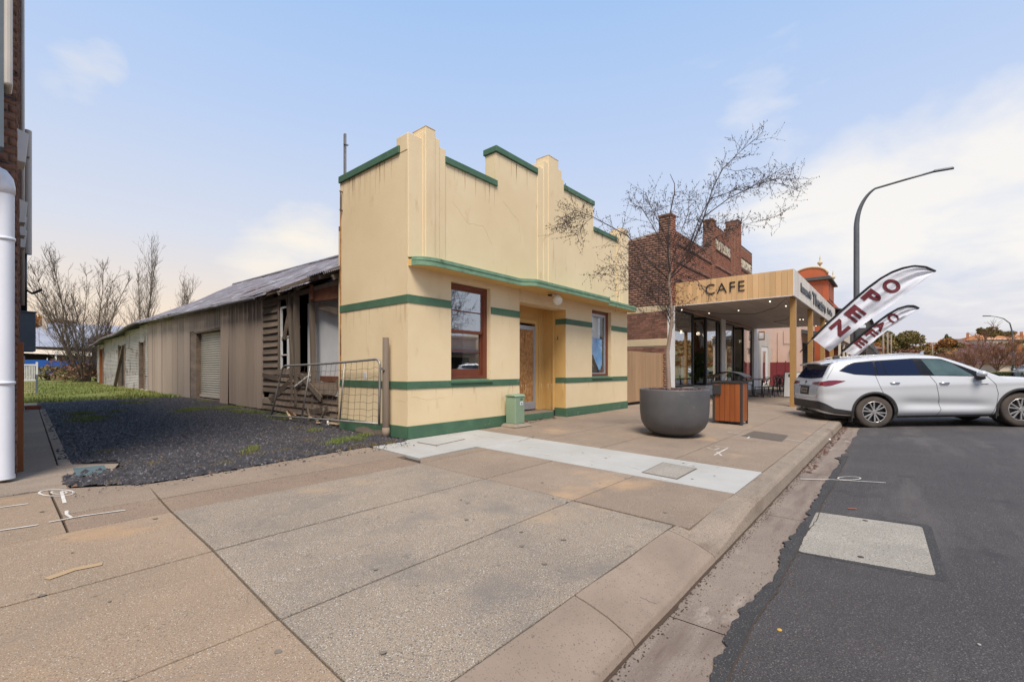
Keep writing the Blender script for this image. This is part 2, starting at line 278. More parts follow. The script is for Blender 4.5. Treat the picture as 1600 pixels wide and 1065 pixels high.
# ---------------------------------------------------------------- geometry helpers
class G:
    def __init__(s): s.v = []; s.f = []
    def add(s, vs, fs):
        n = len(s.v); s.v.extend([tuple(v) for v in vs]); s.f.extend([tuple(i + n for i in f) for f in fs]); return s
    def box(s, x0, x1, y0, y1, z0, z1):
        return s.add([(x0, y0, z0), (x1, y0, z0), (x1, y1, z0), (x0, y1, z0), (x0, y0, z1), (x1, y0, z1), (x1, y1, z1), (x0, y1, z1)],
                     [(0, 3, 2, 1), (4, 5, 6, 7), (0, 1, 5, 4), (1, 2, 6, 5), (2, 3, 7, 6), (3, 0, 4, 7)])
    def hexa(s, p):   # 8 points, bottom 4 then top 4
        return s.add(p, [(0, 3, 2, 1), (4, 5, 6, 7), (0, 1, 5, 4), (1, 2, 6, 5), (2, 3, 7, 6), (3, 0, 4, 7)])
    def beam(s, a, b, w, h, up=(0, 0, 1)):
        a = Vector(a); b = Vector(b); d = (b - a).normalized(); up = Vector(up)
        sd = d.cross(up)
        if sd.length < .01: sd = d.cross(Vector((1, 0, 0)))
        sd.normalize(); u = sd.cross(d).normalized(); sd *= w / 2; u *= h / 2
        return s.hexa([a - sd - u, a + sd - u, b + sd - u, b - sd - u, a - sd + u, a + sd + u, b + sd + u, b - sd + u])
    def prism(s, poly, axis, a, b):
        def pt(p, t):
            return {'x': (t, p[0], p[1]), 'y': (p[0], t, p[1]), 'z': (p[0], p[1], t)}[axis]
        n = len(poly)
        return s.add([pt(p, a) for p in poly] + [pt(p, b) for p in poly],
                     [tuple(range(n)), tuple(range(2 * n - 1, n - 1, -1))] + [(i, i + n, (i + 1) % n + n, (i + 1) % n) for i in range(n)])
    def tube(s, pts, rad, n=8, cap=True):
        pts = [Vector(p) for p in pts]; m = len(pts)
        if not hasattr(rad, '__len__'): rad = [rad] * m
        vs = []; ref = None
        for i, p in enumerate(pts):
            t = (pts[min(i + 1, m - 1)] - pts[max(i - 1, 0)])
            t = t.normalized() if t.length > 1e-9 else Vector((0, 0, 1))
            if ref is None: ref = t.cross(Vector((0, 0, 1)) if abs(t.z) < .9 else Vector((1, 0, 0))).normalized()
            a = ref - t * ref.dot(t)
            if a.length < 1e-6: a = t.cross(Vector((0, 1, 0)))
            a.normalize(); b = t.cross(a); ref = a
            for k in range(n):
                w = 2 * math.pi * k / n; vs.append(p + (a * math.cos(w) + b * math.sin(w)) * rad[i])
        fs = [(i * n + k, i * n + (k + 1) % n, (i + 1) * n + (k + 1) % n, (i + 1) * n + k) for i in range(m - 1) for k in range(n)]
        if cap: fs += [tuple(range(n - 1, -1, -1)), tuple(range((m - 1) * n, m * n))]
        return s.add(vs, fs)
    def lathe(s, prof, c=(0, 0, 0), n=32):
        vs = [(c[0] + r * math.cos(2 * math.pi * k / n), c[1] + r * math.sin(2 * math.pi * k / n), c[2] + zz) for r, zz in prof for k in range(n)]
        fs = [(i * n + k, i * n + (k + 1) % n, (i + 1) * n + (k + 1) % n, (i + 1) * n + k) for i in range(len(prof) - 1) for k in range(n)]
        return s.add(vs, fs)
    def quad(s, a, b, c, d): return s.add([a, b, c, d], [(0, 1, 2, 3)])
    def poly(s, pts): return s.add(pts, [tuple(range(len(pts)))])
    def grid(s, nu, nv, fn):
        vs = [fn(i / nu, j / nv) for j in range(nv + 1) for i in range(nu + 1)]
        return s.add(vs, [(j * (nu + 1) + i, j * (nu + 1) + i + 1, (j + 1) * (nu + 1) + i + 1, (j + 1) * (nu + 1) + i) for j in range(nv) for i in range(nu)])
    def ball(s, c, r, n=8, m=6, sz=(1, 1, 1)):
        return s.grid(n, m, lambda u, v: (c[0] + r * sz[0] * math.sin(math.pi * v) * math.cos(2 * math.pi * u), c[1] + r * sz[1] * math.sin(math.pi * v) * math.sin(2 * math.pi * u), c[2] - r * sz[2] * math.cos(math.pi * v)))

def setp(o, label=None, cat=None, group=None, kind=None):
    if label: o['label'] = label
    if cat: o['category'] = cat
    if group: o['group'] = group
    if kind: o['kind'] = kind
    return o
def root(name, loc, label, cat, group=None, kind=None, rz=0):
    o = bpy.data.objects.new(name, None); COL.objects.link(o); o.location = loc; o.rotation_euler = (0, 0, rz)
    o.empty_display_size = .2
    return setp(o, label, cat, group, kind)
def wloc(p):
    v = Vector((0, 0, 0))
    while p is not None: v = v + p.location; p = p.parent
    return v
def mk(name, g, m, parent=None, smooth=False, bevel=0, local=False, kind=None, label=None):
    """link a geometry collector as one mesh object; vertices are in world metres unless local"""
    me = bpy.data.meshes.new(name)
    off = Vector((0, 0, 0)) if local else wloc(parent)
    vs = np.array(g.v, dtype=np.float64) - np.array(off)
    if parent is None and not local:
        c = np.array([vs[:, 0].mean(), vs[:, 1].mean(), vs[:, 2].min()]); vs = vs - c
    else: c = None
    if not local and parent is not None:
        pc = vs.mean(axis=0); vs = vs - pc; c = pc
    me.from_pydata(vs.tolist(), [], g.f); me.validate(); me.update()
    mm = m if isinstance(m, bpy.types.Material) else M[m]
    me.materials.append(mm)
    if smooth: me.polygons.foreach_set('use_smooth', [True] * len(me.polygons))
    o = bpy.data.objects.new(name, me); COL.objects.link(o)
    if parent is not None: o.parent = parent
    if c is not None: o.location = Vector(c)
    if bevel:
        b = o.modifiers.new('bevel', 'BEVEL'); b.width = bevel; b.segments = 2; b.limit_method = 'ANGLE'
    if kind: o['kind'] = kind
    if label: o['label'] = label
    return o
def clone(o, parent, loc=None, rot=None, scale=None, name=None):
    c = o.copy(); COL.objects.link(c); c.parent = parent
    if loc is not None: c.location = loc
    if rot is not None: c.rotation_euler = rot
    if scale is not None: c.scale = scale
    return c
def copytree(o, parent=None, label=None, loc=None, rz=None):
    c = o.copy(); COL.objects.link(c); c.parent = parent
    if label: c['label'] = label
    if loc is not None: c.location = loc
    if rz is not None: c.rotation_euler = (0, 0, rz)
    for k in [x for x in bpy.data.objects if x.parent == o]: copytree(k, c)
    return c
def textmesh(txt, size, extrude=.01, bold=0.0, sx=1.0, spacing=1.0):
    cu = bpy.data.curves.new('lettering', 'FONT'); cu.body = txt; cu.size = size; cu.extrude = extrude; cu.offset = bold
    cu.align_x = 'CENTER'; cu.align_y = 'CENTER'; cu.space_character = spacing
    o = bpy.data.objects.new('lettering', cu); COL.objects.link(o)
    bpy.context.view_layer.update()
    me = bpy.data.meshes.new_from_object(o.evaluated_get(bpy.context.evaluated_depsgraph_get()))
    bpy.data.objects.remove(o); bpy.data.curves.remove(cu)
    if sx != 1: me.transform(Matrix.Diagonal((sx, 1, 1, 1)))
    return me
def puttext(name, me, m, parent, loc, rot):
    me.materials.clear(); me.materials.append(M[m])
    o = bpy.data.objects.new(name, me); COL.objects.link(o); o.parent = parent
    o.location = Vector(loc) - wloc(parent); o.rotation_euler = rot
    return o
def npmesh(name, V, Fq, m, parent=None, kind=None, label=None, cat=None):
    """V (n,3), Fq (k, c) constant-size faces"""
    me = bpy.data.meshes.new(name); V = np.asarray(V, dtype=np.float32); Fq = np.asarray(Fq, dtype=np.int32)
    me.vertices.add(len(V)); me.vertices.foreach_set('co', V.ravel())
    k, c = Fq.shape; me.loops.add(k * c); me.loops.foreach_set('vertex_index', Fq.ravel())
    me.polygons.add(k); me.polygons.foreach_set('loop_start', np.arange(0, k * c, c)); me.polygons.foreach_set('loop_total', np.full(k, c))
    me.update(calc_edges=True); me.materials.append(M[m])
    o = bpy.data.objects.new(name, me); COL.objects.link(o); o.parent = parent
    if parent is not None: o.location = -wloc(parent)
    return setp(o, label, cat, None, kind)
RNG = np.random.default_rng(5)

def sight(x, y, X=None, Y=None, Z=None, D=None):
    """a measured point of the place: the bearing (x, y) taken from the survey position, met with a plane"""
    d = sightdir(x, y)
    t = X / d.x if X is not None else Y / d.y if Y is not None else (Z - CAM.z) / d.z if Z is not None else D / 710
    return CAM + d * t
def sstep(a, b, x):
    t = min(1, max(0, (x - a) / (b - a))); return t * t * (3 - 2 * t)
def pz(X, Y):      # footpath level
    return -0.1 * (6.15 - min(Y, 6.15)) / 4.9
def rz(X, Y):      # road level: crowned near the kerb, nearly flat beyond
    z0 = -.236 + .042 * min(max(.66 - Y, -.4), 3.2)
    z0 += .012 * max(0, min(-2.54 - Y, 5))
    return z0 + hill(X, Y)
def hill(X, Y):
    return (9.5 + 8 * sstep(-12, -90, Y)) * sstep(95, 300, X)
def lz(X, Y): return .0088 * max(0, Y - 8)
def slz(X, Y):
    """footpath point under a bearing"""
    return pz(X, Y)
def onpath(x, y, up=0):
    p = sight(x, y, Z=-.05)
    for _ in range(5): p = sight(x, y, Z=pz(p.x, p.y) + up)
    return p
def onroad(x, y, up=0):
    p = sight(x, y, Z=-.2)
    for _ in range(5): p = sight(x, y, Z=rz(p.x, p.y) + up)
    return p

# ================================================================ SETTING: ground, road, kerb, footpath
def axis(vals):
    out = []
    for a, b, n in vals: out += list(np.linspace(a, b, n, endpoint=False))
    return np.array(out + [vals[-1][1]])
def gridmesh(xs, ys, fn):
    g = G(); nx, ny = len(xs), len(ys)
    g.v = [(x, y, fn(x, y)) for y in ys for x in xs]
    g.f = [(j * nx + i, j * nx + i + 1, (j + 1) * nx + i + 1, (j + 1) * nx + i) for j in range(ny - 1) for i in range(nx - 1)]
    return g
def terr(x, y):
    h = hill(x, y) - .5
    if y > 6: h += .45 * sstep(30, 60, y) + 5 * sstep(90, 300, y)
    h += .8 * sstep(60, 160, x) * noise.noise(Vector((x * .02, y * .02, 0)))
    return h
o = mk('terrain', gridmesh(axis([(-1200, -200, 8), (-200, -20, 9), (-20, 60, 12), (60, 400, 30), (400, 1600, 10)]), axis([(-1200, -200, 10), (-200, -30, 14), (-30, 60, 14), (60, 400, 20), (400, 1400, 8)]), terr), 'terrain', smooth=True, local=True, kind='structure')
def edge_road(x): return .655 + .08 * noise.noise(Vector((x * 1.3, 0, 0))) + .07 * noise.fractal(Vector((x * 4.3, 3, 0)), .7, 2.3, 5) * (.5 + .8 * abs(noise.noise(Vector((x * 1.1, 9, 0)))))
g = G()
xs = axis([(-40, -2, 20), (-2, 10, 700), (10, 40, 60), (40, 400, 90)])
vv = [0, .01, .03, .08, .16, .28, .42, .6, .8, 1]
nx = len(xs)
for v in vv:
    for x in xs:
        y0 = edge_road(x) * (1 - sstep(90, 130, x)) - 1.2 * sstep(90, 130, x); y1_ = -24 + 16.5 * sstep(88, 125, x); y = y0 + (y1_ - y0) * v ** 2
        g.v.append((x, y, rz(x, y) + .004 * noise.noise(Vector((x * .8, y * .8, 0)))))
g.f = [(j * nx + i, (j + 1) * nx + i, (j + 1) * nx + i + 1, j * nx + i + 1) for j in range(len(vv) - 1) for i in range(nx - 1)]
g.v += [(x, edge_road(x), rz(x, .6) - .03) for x in xs]; b0 = len(vv) * nx
g.f += [(i, i + 1, b0 + i + 1, b0 + i) for i in range(nx - 1)]
road = mk('road', g, 'asphalt', smooth=False, local=True, kind='structure')
# old tar along the gutter with a crack behind it
g = G(); xs2 = np.linspace(.4, 9.0, 260)
def crk(x): return .575 + .03 * noise.noise(Vector((x * 1.3, 11, 0))) + .012 * noise.noise(Vector((x * 12, 5, 0)))
for x in xs2: g.v += [(x, edge_road(x) - .004, rz(x, edge_road(x)) + .006), (x, crk(x), rz(x, .57) + .006)]
g.f = [(2 * i, 2 * i + 1, 2 * i + 3, 2 * i + 2) for i in range(len(xs2) - 1)]
mk('tar_strip', g, 'tar', road)
g = G()
for x in xs2: w = .006 + .005 * noise.noise(Vector((x * 20, 1, 0))); g.v += [(x, crk(x) + .001, rz(x, .57) + .008), (x, crk(x) - max(w, .002), rz(x, .57) + .008)]
g.f = [(2 * i, 2 * i + 1, 2 * i + 3, 2 * i + 2) for i in range(len(xs2) - 1)]
mk('road_crack', g, 'crack', road)
# concrete access cover let into the road
pp = [onroad(1275, 800), onroad(1441, 823), onroad(1463, 900), onroad(1245, 861)]
g = G(); c = sum(pp, Vector()) / 4
def roundpoly(pp, r, n=4):
    out = []
    for i, p in enumerate(pp):
        a = pp[i - 1]; b = pp[(i + 1) % len(pp)]
        p1 = p + (a - p).normalized() * r; p2 = p + (b - p).normalized() * r
        for k in range(n + 1):
            t = k / n; out.append(p1 * (1 - t) ** 2 + p * 2 * t * (1 - t) + p2 * t * t)
    return out
def slabpoly(pts, up, th):
    g = G(); n = len(pts)
    g.v = [(p[0], p[1], p[2] + up) for p in pts] + [(p[0], p[1], p[2] + up - th) for p in pts]
    g.f = [tuple(range(n))] + [(i, i + n, (i + 1) % n + n, (i + 1) % n) for i in range(n)]
    return g
rp = roundpoly(pp, .05)
cov = mk('concrete_road_cover', slabpoly(rp, .006, .05), 'patch', bevel=.004)
setp(cov, 'pale rectangular concrete access cover set in the dark asphalt', 'road cover')
big = [c + (p - c) * 1.10 for p in pp]; big[1] = c + (pp[1] - c) * 1.16; big[2] = c + (pp[2] - c) * 1.14; big[3] = c + (pp[3] - c) * 1.03; big[0] = c + (pp[0] - c) * 1.02
mk('tar_surround', slabpoly(roundpoly(big, .06), .003, .02), 'tar', road)
for q in ((1352, 814), (1345, 871)):
    g = G(); p = onroad(*q); g.lathe([(.0, .0085), (.02, .0085), (.02, 0.0)], tuple(p), 12); h = mk('lifting_hole', g, 'crack', cov)
# gutter
def gz(x, y): return -.25 + max(0, .97 - y) * .016
gut = root('gutter', (0, .8, -.25), None, None, kind='structure'); 
gx = [-40, -12, -9.6, -7.2, -4.8, -2.4, 0.2, 2.55, 4.93, 7.3, 9.7, 12.1, 14.5, 16.9, 19.3, 21.7, 24.1, 26.5, 28.9, 40, 80]
for a, b in zip(gx[:-1], gx[1:]):
    mk('gutter_slab', gridmesh(np.linspace(a + .004, b - .004, 8), np.array([.45, .6, .75, .9, .985, 1.03]), lambda x, y: gz(x, y) + .003 * noise.noise(Vector((x, y * 3, 0)))), 'gutter', gut)
mk('gutter_base', G().box(-40, 80, .45, 1.02, -.4, -.262), 'crack', gut)
g = G(); q_ = np.linspace(0, 20, 500)
for x in q_: w = .004 + .02 * max(0, noise.fractal(Vector((x * 2.2, 4, 0)), .6, 2, 4)); g.v += [(x, 1.004, gz(x, .99) + .006), (x, .992 - w, gz(x, .98 - w) + .0055)]
g.f = [(2 * i, 2 * i + 1, 2 * i + 3, 2 * i + 2) for i in range(len(q_) - 1)]
mk('gutter_dirt', g, 'soil', gut)
# kerb stones, dropped in front of the lane
kerb = root('kerb', (0, 1.1, -.2), None, None, kind='structure')
HI = [(1.24, -.101), (1.19, -.104), (1.08, -.107), (1.045, -.115), (1.025, -.14), (1.0, -.25)]
LO = [(1.36, -.100), (1.27, -.118), (1.15, -.153), (1.06, -.192), (1.02, -.212), (1.0, -.25)]
def kprof(x):
    t = sstep(3.45, 4.9, x)
    return [(a[0] * (1 - t) + b[0] * t, a[1] * (1 - t) + b[1] * t) for a, b in zip(LO, HI)]
kx = [-12, -9.6, -7.2, -4.8, -2.4, -.1, 2.15, 3.5, 4.9, 7.3, 9.7, 12.1, 14.5, 16.9, 19.3, 21.7, 24.1, 26.5, 28.9, 34, 40, 60, 80]
for a, b in zip(kx[:-1], kx[1:]):
    g = G(); st = np.linspace(a + .005, b - .005, 9); ring = []
    for x in st:
        pr = kprof(x) + [(1.0, -.4), (kprof(x)[0][0], -.4)]
        wob = .004 * noise.noise(Vector((x * 2, 0, 4)))
        g.v += [(x, y + wob, zz + wob) for y, zz in pr]
    n = 8
    g.f = [(i * n + k, (i + 1) * n + k, (i + 1) * n + (k + 1) % n, i * n + (k + 1) % n) for i in range(len(st) - 1) for k in range(n)]
    g.f += [tuple(range(n)), tuple(range((len(st) - 1) * n + n - 1, (len(st) - 1) * n - 1, -1))]
    mk('kerb_stone', g, 'layback' if b < 3.6 else 'kerb', kerb, bevel=.006)
# footpath slabs
path = root('footpath', (4, 3.6, -.05), None, None, kind='structure')
mk('joint_bed', gridmesh(np.array([-12, 0, 4, 10, 40, 80.]), np.array([1.0, 1.3, 2, 4, 5.9, 6.15, 9.0]), lambda x, y: pz(x, y) - (.035 if y > 1.25 else .2)), 'crack', path)
def jx(i, y):   # crossing joints run a little askew
    base_ = [-9.2, -6.6, -4.0, -1.5, 1.05, 3.64, 4.95, 6.2, 8.7, 11.3, 13.9, 16.5, 19.1, 21.7, 24.3, 26.9, 29.5, 33, 37, 41, 50, 60, 80]
    x = base_[i]
    if x == 1.05: x = .94 + .1 * sstep(1.2, 4.6, y) * 1.2 + max(0, y - 4.6) * .05
    return x
rows = [1.36, 2.32, 3.47, 4.6, 6.02]
def slab(pts, m, name='paving_slab', gap=.007, tilt=.003, th=.09):
    c = sum((Vector((p[0], p[1], 0)) for p in pts), Vector()) / len(pts)
    q = []; ta, tb, tcc = ru(-tilt, tilt), ru(-tilt, tilt), ru(-.0015, .0015)
    n = len(pts)
    for i in range(n):
        p = Vector((pts[i][0], pts[i][1], 0)); a = (Vector((*pts[i - 1], 0)) - p).normalized(); b = (Vector((*pts[(i + 1) % n], 0)) - p).normalized()
        cr = abs(a.cross(b).z); w = (a + b) / max(cr, .3) * gap
        sgn = 1 if (a.cross(b)).z < 0 else -1
        p = p + w * sgn if n > 4 else p + w
        q.append((p.x, p.y, pz(p.x, p.y) + ta * (p.x - c.x) * .4 + tb * (p.y - c.y) * .4 + tcc))
    return mk(name, slabpoly(q, 0, th), m, path, bevel=.005)
for i in range(22):
    for r in range(4):
        y0, y1 = rows[r], rows[r + 1]
        if i >= 5 and r == 0: y0 = 1.24
        if i == 6 : 
            if r < 3: continue
        if i in (5, 6) and r == 3: continue
        x00, x01, x10, x11 = jx(i, y0), jx(i + 1, y0), jx(i, y1), jx(i + 1, y1)
        if i == 4 and r == 0: x01 = x11 = 3.62
        if i < 4: m = 'concrete_orange'
        elif i == 4: m = 'concrete_grey' if r < 3 else 'concrete'
        else: m = 'concrete' if i > 5 or r else 'concrete'
        if i == 4 and r == 3:       # long strip by the lane, split along a dark band
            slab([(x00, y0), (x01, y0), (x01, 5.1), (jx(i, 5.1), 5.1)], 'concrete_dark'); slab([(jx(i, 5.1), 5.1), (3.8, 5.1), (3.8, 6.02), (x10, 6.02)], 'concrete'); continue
        if i == 3 and r == 3:
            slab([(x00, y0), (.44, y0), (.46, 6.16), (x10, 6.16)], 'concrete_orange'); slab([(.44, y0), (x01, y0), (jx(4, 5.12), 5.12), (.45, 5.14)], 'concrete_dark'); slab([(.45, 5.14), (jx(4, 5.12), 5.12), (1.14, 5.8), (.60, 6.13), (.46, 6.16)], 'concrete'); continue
        if i in (0, 1, 2) and r == 3: y1 = 6.16
        if i >= 7 and r == 3: y1 = 6.12
        slab([(x00, y0), (x01, y0), (x11, y1), (x10, y1)], m)
slab([(3.64, 4.6), (4.95, 4.6), (4.95, 4.82), (3.8, 4.82)], 'concrete', tilt=0)
slab([(4.95, 1.24), (6.2, 1.24), (6.2, 4.75), (4.95, 4.9)], 'new_concrete', 'new_slab', tilt=0)
slab([(3.82, 4.84), (4.95, 4.91), (6.2, 4.77), (6.35, 6.12), (4.6, 6.12), (3.86, 6.0)], 'new_concrete', 'new_slab', tilt=0, gap=.002)
slab([(6.22, 4.6), (7.3, 4.6), (7.3, 6.12), (6.37, 6.12)], 'concrete', tilt=0)
slab([(7.3, 4.6), (8.7, 4.6), (8.7, 6.12), (7.3, 6.12)], 'concrete', tilt=0)
slab([(7.5, 6.13), (9.3, 6.13), (9.3, 6.8), (7.5, 6.8)], 'concrete', tilt=0)
for a, b in ((12.7, 14.4), (14.4, 16.2), (16.2, 19), (19, 22), (22, 25), (25, 29.5), (29.5, 34.2)): slab([(a, 6.13), (b, 6.13), (b, 7.4), (a, 7.4)], 'concrete', tilt=0)
# covers, survey marks
def flat(name, px, m, up=.004, parent=path, th=.004, onr=False):
    f = onroad if onr else onpath
    pts = [f(x, y) for x, y in px]; return mk(name, slabpoly([(p.x, p.y, p.z) for p in pts], up, th), m, parent)
def stroke(px, w=.035, m='white_line', onr=False, up=.005, parent=path, name='survey_mark'):
    f = onroad if onr else onpath
    pts = [f(x, y) for x, y in px]; g = G(); nrm_ = []
    for i, p in enumerate(pts):
        d = (pts[min(i + 1, len(pts) - 1)] - pts[max(i - 1, 0)]); d.z = 0; d.normalize(); s = Vector((-d.y, d.x, 0)) * w / 2 * (1 + .25 * noise.noise(p * 9))
        g.v += [tuple(p + s + Vector((0, 0, up))), tuple(p - s + Vector((0, 0, up)))]
    g.f = [(2 * i, 2 * i + 1, 2 * i + 3, 2 * i + 2) for i in range(len(pts) - 1)]
    return mk(name, g, m, parent)
def cover(px, m, lab, rim=True):
    pts = [onpath(x, y) for x, y in px]; c = sum(pts, Vector()) / 4
    r = root('pit_cover', tuple(c), lab, 'pit cover')
    mk('frame', slabpoly([tuple(c + (p - c) * 1.0) for p in pts], .004, .01), 'grate', r)
    k = .93 if rim else .86
    mk('lid', slabpoly([tuple(c + (p - c) * k) for p in pts], .007, .01), m, r)
    return r
cover([(651, 691), (697, 683), (727, 686), (681, 696)], 'new_concrete', 'concrete pit lid with thin dark frame beside the cream building corner')
cover([(1002, 738), (1036, 722), (1090, 732), (1058, 749)], 'patch', 'speckled square pit lid in the pale slab near the kerb')
gr = cover([(1158, 681), (1178, 673), (1232, 680), (1222, 690)], 'grate', 'dark rusty iron pit cover on the footpath beyond the planter', rim=False)
for q in ([(0, 793), (44, 787)], [(0, 829), (60, 820)], [(76, 816), (130, 806), (196, 797)], [(96, 768), (101, 786)], [(104, 798), (104, 804), (112, 809)],
          [(625, 697), (640, 694)], [(700, 679), (724, 676)], [(740, 678), (757, 683)], [(840, 708), (862, 711)], [(985, 728), (1000, 733)], [(1074, 727), (1083, 725)], [(1034, 747), (1042, 750)],
          [(1105, 699), (1116, 703), (1124, 700)], [(1117, 697), (1140, 699)], [(1116, 711), (1137, 700)], [(1137, 675), (1166, 679)], [(1168, 685), (1171, 682)], [(1228, 686), (1267, 691)], [(800, 714), (830, 708)] if 0 else [(1120, 706), (1128, 712)]):
    stroke(q, .024)
def ell(cx, cy, a, b, n=24, s=0, e=1): return [(cx + a * math.cos(2 * math.pi * (s + (e - s) * k / n)), cy + b * math.sin(2 * math.pi * (s + (e - s) * k / n))) for k in range(n + 1)]
stroke(ell(88, 770, 27, 5.2), .018); stroke(ell(92, 769.5, 12, 2.6), .014)
stroke([(1250, 749), (1300, 750), (1384, 755)], .02, onr=True, up=.012, parent=road); stroke(ell(1327, 748, 18, 2.6, 12), .016, onr=True, up=.012, parent=road)
stroke([(1325, 795), (1339, 795.5)], .02, 'terracotta', True, .01, road)
stroke([(72, 905), (95, 897), (115, 890), (140, 885), (160, 881)], .055, 'yellow_mark')
# cracks on the laid concrete
def crack(px, w=.006, up=.006, onr=False, parent=path):
    q = [];
    for (a, b), (c_, d) in zip(px[:-1], px[1:]):
        for k in range(6): t = k / 6; q.append((a + (c_ - a) * t + ru(-1, 1), b + (d - b) * t + ru(-.8, .8)))
    q.append(px[-1]); stroke(q, w, 'crack', onr, up, parent, 'crack')
crack([(810, 690), (835, 681)]); crack([(1000, 934), (1027, 945)], .004)
def oncurb(x, y):
    p = sight(x, y, Z=-.13); return p
for px in ([(1060, 952 - 40), (1000, 905)],):
    pass
g = G(); pts = [(930, 922), (955, 927), (980, 936), (1005, 943), (1027, 946)]
# loose bits
def bit(name, q, m, r, lab, cat, onr=False, fl=.35, zup=0):
    p = (onroad if onr else onpath)(*q); g = G()
    g.ball((p.x, p.y, p.z + r * fl + zup), r, 10, 6, (1, .8, fl)); return setp(mk(name, g, m, smooth=True), lab, cat)
M['lime'] = mat('green_plastic', (.05, .32, .06), None, 5, .4)
bit('bottle_cap', (903, 954), 'lime', .018, 'small green bottle cap lying on the sloped kerb', 'bottle cap', zup=.0 - .045)
bit('fallen_leaf', (1218, 984), 'yellowrail', .016, 'yellow fallen leaf on the asphalt below the concrete cover', 'leaf', True, .2)
bit('pebble', (1530, 1007), 'stone_c', .010, 'tiny white pebble far right on the asphalt', 'pebble', True)
bit('paper_scrap', (1296, 688), 'whitepaint', .035, 'crumpled white paper scrap in the gutter near the SUV', 'litter', True, .6)
# litter specks on the road and leaves in the gutter
V = []; F_ = []
for k in range(420):
    if k < 300: x, y = ru(7.2, 13.5), ru(.86, .99); zz = gz(x, y) + .006; s = ru(.008, .022)
    elif k < 360: x, y = ru(7.6, 9.1), 6.15 + ru(-.12, .25); zz = .012; s = ru(.012, .03)
    else: x, y = ru(2, 14), ru(-3, .4); zz = rz(x, y) + .012; s = ru(.003, .008)
    a = ru(0, 6.28); n0 = len(V)
    for (u, v) in ((-1, -.6), (1, -.6), (1, .6), (-1, .6)): V.append((x + s * (u * math.cos(a) - v * math.sin(a)), y + s * (u * math.sin(a) + v * math.cos(a)), zz + ru(0, s)))
    F_.append((n0, n0 + 1, n0 + 2, n0 + 3))
npmesh('fallen_leaves', V, F_, 'litter', None, 'stuff', 'scattered brown dead leaves along the gutter and at the doorway', 'leaves')

def scatter(name, m, label, pts, smin, smax):
    V = []; F_ = []
    for (x, y, z_) in pts:
        s = ru(smin, smax); a = ru(0, 6.28); n0 = len(V)
        for k in range(6): b = a + k * 1.047; r_ = s * ru(.7, 1.1); V.append((x + r_ * math.cos(b), y + r_ * math.sin(b) * .8, z_))
        V.append((x, y, z_ + s * .5)); F_ += [(n0 + k, n0 + (k + 1) % 6, n0 + 6) for k in range(6)]
    return npmesh(name, V, F_, m, None, 'stuff', label, 'grit')
pp_ = []
for k in range(1500):
    x = ru(.3, 11) ; e_ = edge_road(x); y = e_ + random.gauss(-.02, .07)
    if y < 1.0: pp_.append((x, y, (rz(x, y) + .004) if y < e_ else gz(x, y) + .004))
scatter('road_grit', 'stone_b', 'loose grit along the broken asphalt edge', pp_, .002, .007)
scatter('kerb_grit', 'soil', 'dirt and crumbs gathered against the kerb', [(x_, .99 - abs(random.gauss(0, .035)), -.247) for x_ in [ru(.2, 14) for _ in range(1300)]], .003, .009)
gm_ = [];
for k in range(90):
    x, y = ru(-1.2, 9), ru(1.5, 5.9); s = ru(.006, .02); gm_.append((x, y, s))
V = []; F_ = []
for x, y, s in gm_:
    n0 = len(V)
    for k in range(8): b = k * .785; r_ = s * ru(.7, 1.15); V.append((x + r_ * math.cos(b), y + r_ * math.sin(b), pz(x, y) + .0048))
    F_.append(tuple(range(n0, n0 + 8)))
npmesh('gum_spots', V, F_, 'gum', None, 'stuff', 'old dark chewing gum spots on the footpath', 'gum spots')
# ================================================================ THE GRAVEL LOT
def wallx(y): return .18 + .0478 * (y - 7.4)
def pathx(y): return .64 + .0478 * (y - 7.62)
def lotz(x, y): return lz(x, y) - .005 + .012 * noise.noise(Vector((x * .9, y * .9, 0))) + .006 * noise.noise(Vector((x * 4, y * 4, 0)))
def lotedge(x): return 6.16 if x < .62 else 6.16 - .36 * sstep(.6, 1.2, x) if x < 1.2 else 5.80 + .22 * sstep(1.2, 3.9, x)
def lotpt(u, v):
    x0 = .64 + .06 * v * 20 * .8; y = 0
    xx = .62 + 11.4 * u ** 1.5; y = lotedge(xx) + (26 - lotedge(xx)) * v ** 1.4
    xl = max(.62, pathx(y) + .02); xx = xl + (12 - xl) * u ** 1.5
    return (xx, y, lotz(xx, y))
mk('gravel_yard', G().grid(70, 90, lotpt), 'lot', local=True, smooth=True, kind='structure')
mk('lawn', gridmesh(np.linspace(-25, 30, 70), np.linspace(19.5, 62, 60), lambda x, y: lz(x, y) + .03 * sstep(19.5, 21, y) - .03 * (1 - sstep(19.5, 21, y)) + .03 * noise.noise(Vector((x * .5, y * .5, 0)))), 'lawn', local=True, smooth=True, kind='structure')
